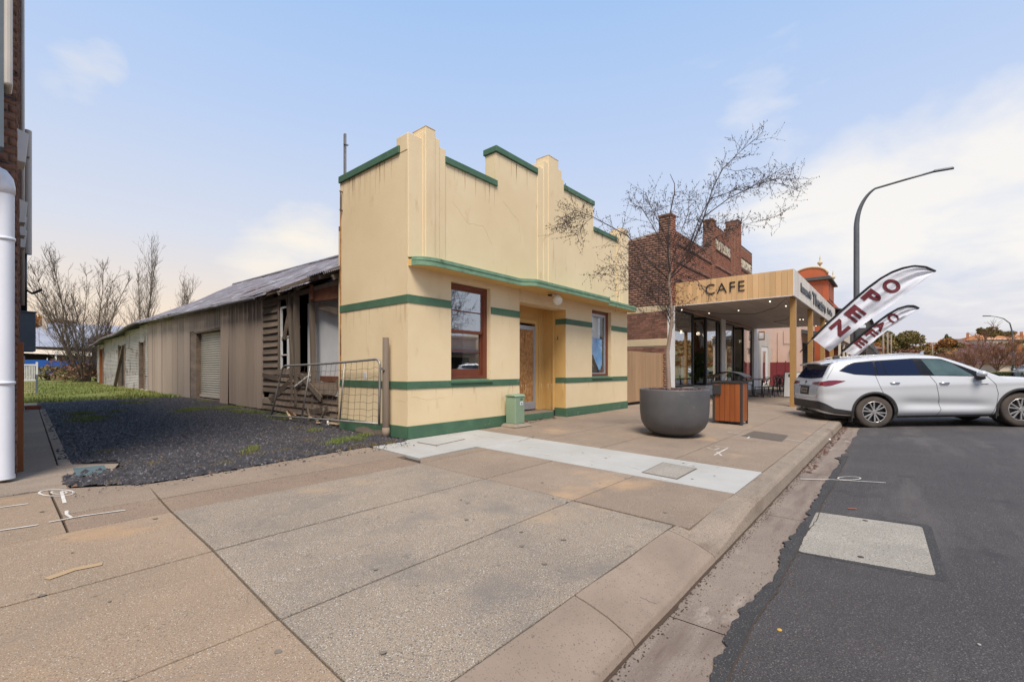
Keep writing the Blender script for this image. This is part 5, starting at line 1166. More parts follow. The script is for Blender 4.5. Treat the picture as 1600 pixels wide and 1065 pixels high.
# festoon lights
fl = root('festoon_lights', (20, 4.4, 3.4), 'string of small white globe bulbs hung under the cafe awning', 'string lights')
path_ = [(17.1, 6.2, 3.42), (18.3, 5.2, 3.28), (19.6, 4.2, 3.30), (18.6, 3.3, 3.38), (17.25, 2.75, 3.5), (18.6, 2.8, 3.32), (20.4, 3.0, 3.4), (22.5, 3.6, 3.28), (24.3, 4.4, 3.4), (26.5, 3.7, 3.28)]
mk('cord', G().tube(path_, .008, 4), 'blackfab', fl)
for q in ((1065, 484), (1108, 489), (1154, 485), (1203, 471), (1228, 478), (1250, 499), (1255, 499), (1275, 509), (1290, 505)):
    p = sight(*q, Z=3.34); p = Vector((p.x, p.y, 3.34)) 
    if p.y > 6.2: p = sight(*q, Y=5.9)
    b_ = mk('bulb', G().ball(tuple(p), .026, 10, 8), 'bulb', fl, smooth=True); mk('socket', G().tube([p + Vector((0, 0, .03)), p + Vector((0, 0, .08))], .014, 6), 'black', fl)
# shopfront
shopf = root('cafe_shopfront', (CX, CY, 0), 'cafe shopfront of tall black framed windows between white pillars under the awning', 'shopfront')
def colm(a, b, m='whitepaint', y0=CY - .06, y1=CY + .2, z0=0, z1=3.56, name='pillar'): return mk(name, G().box(a, b, y0, y1, z0, z1), m, shopf, bevel=.006)
colm(16.3, 16.86); colm(22.85, 23.45); colm(29.2, 30.3); 
ZS, ZH = .46, 3.44
def frontpane(a, b, y=CY, rails=()):
    f = mk('window_frame', G().box(a, a + .09, y, y + .1, ZS, ZH).box(b - .09, b, y, y + .1, ZS, ZH).box(a + .09, b - .09, y, y + .1, ZH - .09, ZH).box(a + .09, b - .09, y, y + .1, ZS, ZS + .09), 'black', shopf, bevel=.004)
    mk('pane', G().box(a + .09, b - .09, y + .04, y + .046, ZS + .09, ZH - .09), 'glass_cafe', f); return f
def sidepane(x, y0, y1):
    f = mk('window_frame', G().box(x, x + .09, y0, y0 + .09, ZS, ZH).box(x, x + .09, y1 - .09, y1, ZS, ZH).box(x, x + .09, y0 + .09, y1 - .09, ZH - .09, ZH).box(x, x + .09, y0 + .09, y1 - .09, ZS, ZS + .09), 'black', shopf, bevel=.004)
    mk('pane', G().box(x + .04, x + .046, y0 + .09, y1 - .09, ZS + .09, ZH - .09), 'glass_cafe', f)
frontpane(16.88, 19.1); sidepane(19.1, CY + .11, 7.6); frontpane(20.75, 22.4); sidepane(20.65, CY, 7.6); frontpane(22.42, 22.83)
frontpane(23.47, 25.3); sidepane(25.3, CY + .11, 7.6); frontpane(27.15, 29.0); sidepane(27.05, CY, 7.6)
for q in ((16.86, 19.1, CY, CY + .1), (20.65, 22.85, CY, CY + .1), (23.45, 25.3, CY, CY + .1), (27.05, 29.2, CY, CY + .1), (19.1, 19.2, CY + .1, 7.6), (20.65, 20.75, CY + .1, 7.6), (25.3, 25.4, CY + .1, 7.6), (27.05, 27.15, CY + .1, 7.6)): mk('stallriser', G().box(*q, 0, ZS - .01), 'whitepaint', shopf)
mk('head_panel', G().box(16.86, 29.2, CY, CY + .12, ZH + .005, 3.56), 'soffit', shopf)
for a, b in ((19.2, 20.65), (25.4, 27.05)):
    d_ = mk('entrance_door', G().box(a, a + .1, 7.5, 7.56, 0, ZH).box(b - .1, b, 7.5, 7.56, 0, ZH).box(a + .1, b - .1, 7.5, 7.56, 0, .3).box(a + .1, b - .1, 7.5, 7.56, 2.3, 2.4).box(a + .1, b - .1, 7.5, 7.56, ZH - .1, ZH), 'black', shopf)
    mk('pane', G().box(a + .1, b - .1, 7.52, 7.526, .3, 2.3), 'glass_cafe', d_)
# inside the cafe
mk('cafe_cross_wall', G().box(22.9, 23.0, 6.9, 9.2, 0, 3.6), 'inner', shopf)
o = bricks((22.89, 9.2, 0), (0, -1, 0), (-1, 0, 0), 2.3, .05, lambda u: 3.5, lambda u, z_: True, name='cross_wall_bricks', m='brick'); o.name = 'inner_brickwork'; o.parent = shopf; o.location = -shopf.location
for k_, (x_, y_) in enumerate(((17.9, 7.6), (21.9, 7.9), (24.6, 7.7), (28.0, 7.6))):  # unseen lamps, added to lighten the dark cafe interior
    pn = root('fill_pendant', (x_, y_, 3.1), ('added unseen lamp brightening the first cafe window', 'added unseen lamp brightening the paper star', 'added unseen lamp brightening the third cafe window', 'added unseen lamp brightening the furthest cafe window')[k_], 'lamp', 'added fill lamps inside the cafe')
    mk('globe', G().ball((x_, y_, 2.95), .09, 14, 10), 'pendant', pn, smooth=True); mk('cord', G().tube([(x_, y_, 3.03), (x_, y_, 3.64)], .008, 4), 'black', pn)
mk('cafe_floor', G().box(16.56, 29, CY + .13, 12, -.01, .02), 'wood_in', shopf); mk('cafe_back_wall', G().box(16.56, 29, 9.2, 9.3, 0, 3.7), 'inner', shopf); mk('cafe_side_wall', G().box(29.05, 29.15, CY + .3, 12, 0, 3.7), 'inner', shopf); mk('cafe_ceiling', G().box(16.56, 29.1, CY + .13, 12.1, 3.65, 3.75), 'inner', shopf)
bricks((19.5, 9.18, 0), (1, 0, 0), (0, -1, 0), 9.4, .05, lambda u: 2.7, lambda u, z_: True, name='inner_brickwork', m='brick'); bpy.data.objects['inner_brickwork'].parent = shopf; bpy.data.objects['inner_brickwork'].location = -shopf.location
st_ = root('paper_star', (21.55, CY + .35, 2.6), 'large pointed white paper star hanging inside the cafe window', 'star lantern')
for (cx_, cz_, rr_) in ((21.25, 2.62, .62), (20.98, 3.08, .36)):
    pts = []
    for k in range(14): a = math.pi * k / 7; r_ = rr_ if k % 2 == 0 else rr_ * .33; pts.append((cx_ + r_ * math.sin(a) * .8, CY + .35, cz_ + r_ * math.cos(a)))
    g = G(); g.add([(p_[0], p_[1] + (0 if cx_ > 21.1 else .12), p_[2]) for p_ in pts] + [(cx_, CY + .25, cz_), (cx_, CY + .5, cz_)], [(k, (k + 1) % 14, 14) for k in range(14)] + [((k + 1) % 14, k, 15) for k in range(14)]); mk('star', g, 'flag', st_)
def foliage(name, c, r, n, m, parent=None, size=.05, squash=(1, 1, 1), clumps=None, kind=None, label=None, cat=None, shell=False):
    cl = clumps or [(0, 0, 0, 1)]; idx = RNG.integers(0, len(cl), n); C_ = np.array([q[:3] for q in cl], float)[idx] * r; R_ = np.array([q[3] for q in cl], float)[idx] * r
    d = RNG.normal(size=(n, 3)); d /= np.linalg.norm(d, axis=1)[:, None]; rad = R_ * (RNG.random(n) ** (.33 if not shell else .15))
    P = C_ + d * rad[:, None]; P *= np.array(squash); P += np.array(c)
    a = RNG.normal(size=(n, 3)); a /= np.linalg.norm(a, axis=1)[:, None]; b = np.cross(a, RNG.normal(size=(n, 3))); b /= np.linalg.norm(b, axis=1)[:, None]; s = size * (.5 + RNG.random(n))[:, None]
    V = np.stack([P - a * s, P + b * s * .5, P + a * s, P - b * s * .5], 1).reshape(-1, 3)
    return npmesh(name, V, np.arange(4 * n).reshape(-1, 4), m, parent, kind, label, cat)
pl = root('potted_plant', (21.9, CY + .5, .5), 'leafy green pot plant standing inside the cafe window', 'plant')
mk('pot', G().lathe([(0, .5), (.13, .5), (.17, .8), (.15, .8)], (21.35, CY + .5, 0), 16), 'whitepaint', pl); foliage('leaves', (21.35, CY + .5, 1.3), .55, 700, 'plant', pl, .09, (.8, .6, 1.2))
pl = root('potted_plant', (27.7, CY + .5, .5), 'small pot plant on the far cafe window ledge', 'plant')
mk('pot', G().lathe([(0, .55), (.1, .55), (.13, .78), (.11, .78)], (27.9, CY + .5, 0), 16), 'whitepaint', pl); foliage('leaves', (27.9, CY + .5, 1.0), .28, 160, 'plant', pl, .06)
gar = root('window_display', (17.3, CY + .4, .5), 'white shirt and blue jeans hanging beside notices in the first cafe window', 'display')
mk('shirt', G().grid(8, 8, lambda u, v: (17.1 + .55 * u * (1 - .3 * v), CY + .35 + .04 * math.sin(u * 9), 2.3 - .8 * v)), 'poster_white', gar, smooth=True); mk('jeans', G().grid(8, 8, lambda u, v: (17.15 + .45 * u * (1 - .2 * v), CY + .35 + .04 * math.sin(u * 11), 1.5 - .85 * v)), 'poster_blue', gar, smooth=True)
for z_ in (.85, 1.3): mk('notice', G().box(17.85, 18.3, CY + .06, CY + .065, z_, z_ + .38), 'poster_white', gar)
mk('hanging_rail', G().box(18.45, 18.6, CY + .5, CY + .6, .5, 2.9), 'post', gar)
# inner counters and tables
for k, (x, y) in enumerate(((18.5, 8.6), (22.5, 8.5), (24.5, 8.5))):
    c_ = root('cafe_counter', (x, y, 0), ('timber display shelf deep inside the first cafe window', 'timber counter behind the paper star', 'timber bench at the back of the cafe')[k], 'counter'); mk('top', G().box(x - .6, x + .6, y - .3, y + .3, .85, .9), 'wood_in', c_); mk('body', G().box(x - .55, x + .55, y - .25, y + .25, .02, .85), 'wood_in', c_)
# white door bay beyond the windows
mk('door_bay', G().box(30.3, 31.3, CY - .02, CY + .1, 0, 3.5).box(31.3, 33.6, CY - .02, CY + .1, 2.6, 3.5).box(33.2, 34.25, CY - .04, CY + .1, 0, 2.6), 'inner', shopf)
wd = mk('white_door', G().box(31.35, 31.7, CY, CY + .06, .02, 2.58).box(32.8, 33.15, CY, CY + .06, .02, 2.58).box(31.7, 32.8, CY, CY + .06, .02, .3).box(31.7, 32.8, CY, CY + .06, 2.3, 2.58), 'whitepaint', shopf); mk('pane', G().box(31.7, 32.8, CY + .03, CY + .035, .3, 2.3), 'glass_cafe', wd)
mk('hanging_sign', G().box(30.32, 30.36, CY - .38, CY - .06, 2.9, 3.42), 'orangewood', shopf); mk('sign_face', G().box(30.30, 30.318, CY - .34, CY - .1, 2.97, 3.34), 'poster_white', shopf)
# outdoor furniture
def chair(lab, x, y, rz, group='black lattice chairs at the cafe tables'):
    r = root('cafe_chair', (0, 0, 0), lab, 'chair', group)
    mk('seat', G().box(-.2, .2, -.2, .2, .43, .455), 'black', r, bevel=.01)
    for sx in (-1, 1):
        mk('leg', G().tube([(sx * .18, -.18, .43), (sx * .2, -.22, 0)], .014, 6), 'black', r); mk('leg', G().tube([(sx * .18, .18, .43), (sx * .2, .24, 0)], .014, 6), 'black', r)
    g = G(); g.tube([(-.19, .19, .45), (-.2, .24, .75), (-.13, .26, .86), (.13, .26, .86), (.2, .24, .75), (.19, .19, .45)], .014, 6)
    for k in range(5): a = -.14 + k * .07; g.tube([(a, .2, .46), (-a, .255, .84)], .01, 4)
    mk('backrest', g, 'black', r); r.location = (x, y, pz(x, y)); r.rotation_euler = (0, 0, rz); return r
c0 = chair('black lattice chair nearest the bin, back to the street', 21.6, 4.35, 2.6)
specs = [(22.35, 4.15, 2.9, 'black lattice chair second from the bin, back to the street'), (22.0, 5.4, .3, 'black lattice chair on the window side of the nearest cafe table'), (23.6, 4.1, 3.3, 'black lattice chair at the middle table facing the windows'), (24.4, 4.2, 2.7, 'black lattice chair at the middle table closest to the A-frame board'),
         (24.2, 5.5, .1, 'black lattice chair behind the middle cafe table'), (27.4, 4.7, 1.3, 'black lattice chair alone in front of the maroon screen'), (28.8, 4.9, -1.4, 'furthest black lattice chair, right of the maroon screen')]
for x, y, a, lab in specs: copytree(c0, None, lab, (x, y, pz(x, y)), a)
def table(lab, x, y):
    r = root('cafe_table', (x, y, pz(x, y)), lab, 'table', 'cafe tables under the awning'); z_ = pz(x, y)
    mk('table_top', G().box(x - .38, x + .38, y - .35, y + .35, z_ + .72, z_ + .75), 'soffit', r, bevel=.01); mk('pedestal', G().tube([(x, y, z_ + .02), (x, y, z_ + .72)], .03, 10), 'black', r); mk('base', G().box(x - .22, x + .22, y - .03, y + .03, z_, z_ + .03).box(x - .03, x + .03, y - .22, y + .22, z_ + .001, z_ + .031), 'black', r)
table('nearest cafe table, ringed by black lattice chairs', 22.1, 4.8); table('middle cafe table between the black lattice chairs', 24.1, 4.85); table('far pale topped cafe table before the maroon screen', 28.0, 4.8)
af = root('a_frame_board', (23.0, 3.5, -.05), 'white A-frame sandwich board with black frame standing behind the first awning post', 'sign board')
def quadframe(x, y0, y1, z0, z1, lean, nm):
    a = [(x - lean, y0, z0), (x - lean, y1, z0), (x, y1, z1), (x, y0, z1)]
    mk(nm, G().tube(a + [a[0]], .022, 6), 'black', af); mk('panel', G().add([(p[0] - .01, p[1], p[2]) for p in a] + [(p[0] + .01, p[1], p[2]) for p in a], [(0, 1, 2, 3), (7, 6, 5, 4), (0, 4, 5, 1), (1, 5, 6, 2), (2, 6, 7, 3), (3, 7, 4, 0)]), 'whitepaint', af)
quadframe(23.05, 3.1, 3.75, -.04, 1.02, .25, 'front_frame'); quadframe(23.1, 3.1, 3.75, -.04, 1.02, -.2, 'rear_frame')
mk('picture_patch', G().add([(22.93 - .015, 3.3, .35), (22.93 - .015, 3.68, .35), (22.985, 3.68, .66), (22.985, 3.3, .66)], [(0, 1, 2, 3)]), 'brick_dark', af); mk('emblem', G().add([(22.995 - .012, 3.4, .75), (22.995 - .012, 3.6, .75), (23.01, 3.6, .95), (23.01, 3.4, .95)], [(0, 1, 2, 3)]), 'black', af)
ms = root('maroon_screen', (33.6, 5.6, 0), 'dark maroon fabric screen standing before the pink wall', 'screen')
for k in range(3): mk('panel', G().box(33.7, 33.76, 4.95 + k * .47, 4.95 + k * .47 + .455, .12, 1.62), 'screen', ms, bevel=.01)
for k in range(4): mk('post', G().tube([(33.7, 4.95 + k * .47, 0), (33.7, 4.95 + k * .47, 1.7)], .03, 6), 'screen', ms)

# ================================================================ FEATHER FLAGS
def flagbuild(lab, X, px_pole, px_edge, word, letters, hpx):
    P_ = [sight(x, y, X=X) for x, y in px_pole]; E_ = [sight(x, y, X=X) for x, y in px_edge]
    r = root('feather_flag', tuple(P_[0]), lab, 'flag')
    # resample both edges
    def res(pts, n):
        L = [0]
        for a, b in zip(pts[:-1], pts[1:]): L.append(L[-1] + (b - a).length)
        out = []
        for k in range(n + 1):
            t = L[-1] * k / n; i = max(j for j in range(len(L) - 1) if L[j] <= t + 1e-9); out.append(pts[i].lerp(pts[i + 1], (t - L[i]) / max(L[i + 1] - L[i], 1e-9)))
        return out
    a = res(P_[1:], 60); b = res(E_, 60)
    def surf(u, v):
        k = u * 60; i = min(int(k), 59); p = a[i].lerp(a[i + 1], k - i); q = b[i].lerp(b[i + 1], k - i); s = p.lerp(q, v)
        wob = (1.0 if X < 20 else .45) * .06 * math.sin(v * 7 + u * 5) * v + .045 * math.sin(u * 22 + v * 5) * v * (1 - u) + .03 * math.sin(u * 9 - v * 11) * v + .02 * math.sin((v * 2.2 + u * .4) * 9) * u + .015 * noise.noise(Vector((u * 14, v * 9, X)))
        return s + Vector((wob, 0, 0))
    mk('cloth', G().grid(90, 24, lambda u, v: tuple(surf(u, v))), 'flag', r, smooth=True)
    mk('pole_sleeve', G().tube(a, [.032 if X < 20 else .04] * 61, 8), 'blackfab', r, smooth=True); mk('pole', G().tube([P_[0], P_[1]], .016, 8), 'black', r, smooth=True)
    # lettering printed on the cloth, standing a hair proud of both wave and sheet
    for ch, (cx, cy), (ux, uy) in letters:
        c = sight(cx, cy, X=X); up = sight(cx + ux, cy + uy, X=X) - c; sc = up.length; up.normalize(); rt = Vector((1, 0, 0)).cross(up) * -1; rt = -rt if False else up.cross(Vector((1, 0, 0))) * -1; rt.normalize()
        me = textmesh(ch, 1.0, .0, .045, 1); me.materials.clear(); me.materials.append(M['maroon'])
        co = [v.co for v in me.vertices]; x0, x1 = min(v.x for v in co), max(v.x for v in co); y0, y1 = min(v.y for v in co), max(v.y for v in co)
        import bmesh
        bm = bmesh.new(); bm.from_mesh(me); bmesh.ops.triangulate(bm, faces=bm.faces)
        for _ in range(2): bmesh.ops.subdivide_edges(bm, edges=[e for e in bm.edges if e.calc_length() > .12], cuts=1, use_grid_fill=False); bmesh.ops.triangulate(bm, faces=bm.faces)
        for v in bm.verts:
            lx = (v.co.x - (x0 + x1) / 2) / (x1 - x0) * sc * (1.22 if ch != 'O' else 1.3); ly = (v.co.y - (y0 + y1) / 2) / (y1 - y0) * sc * 1.08
            w = c + rt * lx + up * ly
            # find cloth wave at this point
            best = min(range(0, 61, 1), key=lambda i: (a[i].lerp(b[i], .5) - w).length); q = a[best]; e_ = b[best]; vv_ = min(1, max(0, (w - q).dot(e_ - q) / max((e_ - q).length_squared, 1e-6)))
            uu = best / 60
            # refine u by projecting on the local along-direction
            al = (a[min(best + 1, 60)].lerp(b[min(best + 1, 60)], vv_) - a[max(best - 1, 0)].lerp(b[max(best - 1, 0)], vv_)); d_ = (w - q.lerp(e_, vv_)).dot(al) / max(al.length_squared, 1e-6)
            uu = min(1, max(0, uu + d_ * 2 / 60)); s_ = surf(uu, vv_)
            v.co = Vector((s_.x - .012, w.y, w.z)) - r.location
        bm.to_mesh(me); bm.free(); me.update()
        o = bpy.data.objects.new('letter', me); COL.objects.link(o); o.parent = r
    return r
flagbuild('large feather flag lettered OPEN leaning out over the parked car', 17.5,
    [(1250, 550), (1269, 529), (1292, 506), (1316, 484), (1340, 463), (1358, 448), (1376, 435), (1394, 425), (1410, 419), (1428, 415.5), (1446, 417), (1462, 424)],
    [(1296, 549), (1330, 521), (1364, 496), (1395, 475), (1425, 452), (1446, 436), (1462, 424.5)], 'OPEN',
    [('O', (1393, 447), (17, -14)), ('P', (1362, 464.5), (16, -14)), ('E', (1336, 490), (16.5, -14)), ('N', (1312, 512), (16, -13.5))], 22)
flagbuild('smaller feather flag lettered CAFE leaning behind the OPEN flag', 21.5,
    [(1288, 593), (1317, 548), (1334, 533), (1352, 518), (1370, 504), (1388, 491), (1404, 482), (1418, 478), (1428, 478), (1436, 482)],
    [(1336, 558), (1352, 545), (1372, 527), (1395, 510), (1416, 495), (1436, 482.3)], 'CAFE',
    [('C', (1395, 496), (12, -7.5)), ('A', (1375, 509), (11, -9.5)), ('F', (1361, 521), (11, -9)), ('E', (1344.5, 534.5), (11, -9.5))], 14)

# ================================================================ THE PARKED SUV
def interp(tab, x):
    if x <= tab[0][0]: return tab[0][1]
    for (a, va), (b, vb) in zip(tab[:-1], tab[1:]):
        if x <= b: t = (x - a) / (b - a); return va + (vb - va) * t
    return tab[-1][1]
def sinterp(tab, x):   # smooth interpolation (Catmull-Rom)
    n = len(tab)
    if x <= tab[0][0]: return tab[0][1]
    if x >= tab[-1][0]: return tab[-1][1]
    for i in range(n - 1):
        if x <= tab[i + 1][0]:
            x0, y0 = tab[i]; x1, y1 = tab[i + 1]; t = (x - x0) / (x1 - x0)
            xm, ym = tab[max(i - 1, 0)]; xp, yp = tab[min(i + 2, n - 1)]
            m0 = (y1 - ym) / (x1 - xm) * (x1 - x0); m1 = (yp - y0) / (xp - x0) * (x1 - x0)
            s = (y1 - y0); m0 = max(min(m0, 2.5 * abs(s)), -2.5 * abs(s)); m1 = max(min(m1, 2.5 * abs(s)), -2.5 * abs(s))
            return (2 * t ** 3 - 3 * t * t + 1) * y0 + (t ** 3 - 2 * t * t + t) * m0 + (-2 * t ** 3 + 3 * t * t) * y1 + (t ** 3 - t * t) * m1
WS = [(-1.13, .60), (-1.11, .74), (-1.06, .83), (-.98, .885), (-.85, .92), (-.6, .95), (-.2, .965), (1.5, .965), (2.6, .965), (3.1, .96), (3.4, .93), (3.6, .87), (3.75, .76), (3.83, .60), (3.86, .45)]
ZT = [(-1.13, .70), (-1.115, .86), (-1.09, 1.02), (-1.04, 1.16), (-.97, 1.27), (-.88, 1.42), (-.79, 1.56), (-.72, 1.615), (-.55, 1.655), (-.2, 1.69), (.3, 1.715), (.8, 1.72), (1.2, 1.70), (1.5, 1.655), (1.7, 1.58), (2.0, 1.43), (2.3, 1.27), (2.5, 1.165), (2.62, 1.13), (2.9, 1.115), (3.2, 1.08), (3.45, 1.01), (3.65, .92), (3.78, .80), (3.84, .68), (3.86, .60)]
ZB = [(-1.13, .55), (-1.11, .46), (-1.05, .38), (-.9, .34), (-.5, .29), (0, .26), (3.3, .26), (3.6, .30), (3.8, .36), (3.86, .45)]
WF = [(.24, .87), (.32, .925), (.42, .952), (.6, .962), (.8, .965), (.95, .958), (1.06, .945), (1.19, .905), (1.35, .842), (1.5, .775), (1.6, .72), (1.68, .62), (1.73, .5)]
def bulge(x, z):
    b = 0
    for c in (0, 2.85): b += .022 * math.exp(-((x - c) / .55) ** 2) * math.exp(-((z - .72) / .25) ** 2)
    b -= .048 * sstep(.30, .85, x) * sstep(2.5, 1.9, x) * math.exp(-((z - (.60 - .05 * x)) / .11) ** 2); b += .012 * sstep(.3, .7, x) * sstep(2.5, 2.1, x) * math.exp(-((z - .40) / .05) ** 2)
    b += .012 * math.exp(-((z - .98) / .05) ** 2) * sstep(-1, -.5, x)
    b -= .014 * sstep(-.5, -.9, x) * math.exp(-((z - .82) / .1) ** 2)
    return b
def cw(x, z): return sinterp(WF, z) * sinterp(WS, x) / .965 + bulge(x, z)
NP = 30
def section(x):
    zt, zb_ = sinterp(ZT, x), sinterp(ZB, x); pts = [(0, zb_), (.6 * cw(x, zb_), zb_)]; edge = zt - (.075 if zt > 1.3 else .05 if zt > .9 else .03)
    for k in range(NP): z_ = zb_ + (edge - zb_) * k / (NP - 1); pts.append((cw(x, z_) * (1 - .02 * (k == 0)), z_))
    w = pts[-1][0]
    for k in range(1, 9): t = k / 8; pts.append((w * math.cos(t * math.pi / 2) ** .62 if k < 8 else 0, edge + (zt - edge) * math.sin(t * math.pi / 2) ** 1.0))
    return pts
def topz(x, y):
    s = section(x); pr = [p for p in s[2 + NP - 1:]]; y = abs(y)
    for (a, za), (b, zb_) in zip(pr[:-1], pr[1:]):
        if b <= y <= a: t = (a - y) / max(a - b, 1e-6); return za + (zb_ - za) * t
    return pr[0][1] - 1.0
def rearx(y, z):
    lo = -1.13
    for k in range(160):
        x = -1.13 + k * .004
        zt, zb_ = sinterp(ZT, x), sinterp(ZB, x)
        if abs(y) <= cw(x, z) and z >= zb_ and (z <= zt - .07 or z <= topz(x, y)): return x
    return -.6
car_xs = np.concatenate([np.linspace(-1.13, -.70, 34), np.linspace(-.68, 1.4, 44), np.linspace(1.44, 2.7, 34), np.linspace(2.74, 3.6, 20), np.linspace(3.62, 3.86, 20)])
g = G(); secs = [section(x) for x in car_xs]; m = len(secs[0])
for x, s in zip(car_xs, secs): g.v += [(x, y, z_) for y, z_ in s] + [(x, -y, z_) for y, z_ in s[-2:0:-1]]
R_ = 2 * m - 2
g.f = [(i * R_ + k, i * R_ + (k + 1) % R_, (i + 1) * R_ + (k + 1) % R_, (i + 1) * R_ + k) for i in range(len(car_xs) - 1) for k in range(R_)]
g.f += [tuple(range(R_ - 1, -1, -1)), tuple((len(car_xs) - 1) * R_ + k for k in range(R_))]
car = root('white_suv', (0, 0, 0), 'large white SUV parked rear to kerb with dusty alloy wheels and tinted windows', 'car')
body = mk('body', g, 'carpaint', car, smooth=True, local=True)
import bmesh
bm = bmesh.new(); bm.from_mesh(body.data); bmesh.ops.recalc_face_normals(bm, faces=bm.faces); bm.to_mesh(body.data); bm.free()
cg = G()
for cx_ in (0, 2.85):
    for sy in (-1, 1):
        n = 40; prof = [(cx_ + .425 * math.cos(2 * math.pi * k / n), .385 + .425 * math.sin(2 * math.pi * k / n)) for k in range(n)]
        cg.prism(prof, 'y', sy * .62, sy * 1.2)
cut = mk('cutter', cg, 'cartrim', None, local=True)
bm = bmesh.new(); bm.from_mesh(cut.data); bmesh.ops.recalc_face_normals(bm, faces=bm.faces); bm.to_mesh(cut.data); bm.free()
md = body.modifiers.new('b', 'BOOLEAN'); md.object = cut; md.operation = 'DIFFERENCE'; md.solver = 'EXACT'
bpy.context.view_layer.update()
me = bpy.data.meshes.new_from_object(body.evaluated_get(bpy.context.evaluated_depsgraph_get())); body.modifiers.clear(); body.data = me
bpy.data.objects.remove(cut)
bm = bmesh.new(); bm.from_mesh(me)
for f in bm.faces: f.smooth = True
for e in bm.edges:
    if len(e.link_faces) == 2 and e.calc_face_angle(0) > .7: e.smooth = False
bm.to_mesh(me); bm.free()
def spatch(name, bot, top, m, sy=-1, off=.006, nu=24, nv=8, parent=None, side=True, **k):
    bl = [(p[0], p[1]) for p in bot]; tl = [(p[0], p[1]) for p in top]
    def al(pts, t):
        L = [0]
        for a, b in zip(pts[:-1], pts[1:]): L.append(L[-1] + math.hypot(b[0] - a[0], b[1] - a[1]))
        s = t * L[-1]
        for i in range(len(pts) - 1):
            if s <= L[i + 1] + 1e-9: q = (s - L[i]) / max(L[i + 1] - L[i], 1e-9); return pts[i][0] + (pts[i + 1][0] - pts[i][0]) * q, pts[i][1] + (pts[i + 1][1] - pts[i][1]) * q
    def fn(u, v):
        a = al(bl, u); b = al(tl, u); x, z_ = a[0] + (b[0] - a[0]) * v, a[1] + (b[1] - a[1]) * v
        return (x, sy * (cw(x, z_) + off), z_)
    return mk(name, G().grid(nu, nv, fn), m, parent or car, smooth=True, local=True, **k)
def rpatch(name, y0, y1, z0, z1, m, off=.008, nu=14, nv=10, parent=None, f=None):
    def fn(u, v):
        y, z_ = y0 + (y1 - y0) * u, z0 + (z1 - z0) * v
        if f: y, z_ = f(u, v)
        return (rearx(y, z_) - off, y, z_)
    return mk(name, G().grid(nu, nv, fn), m, parent or car, smooth=True, local=True)
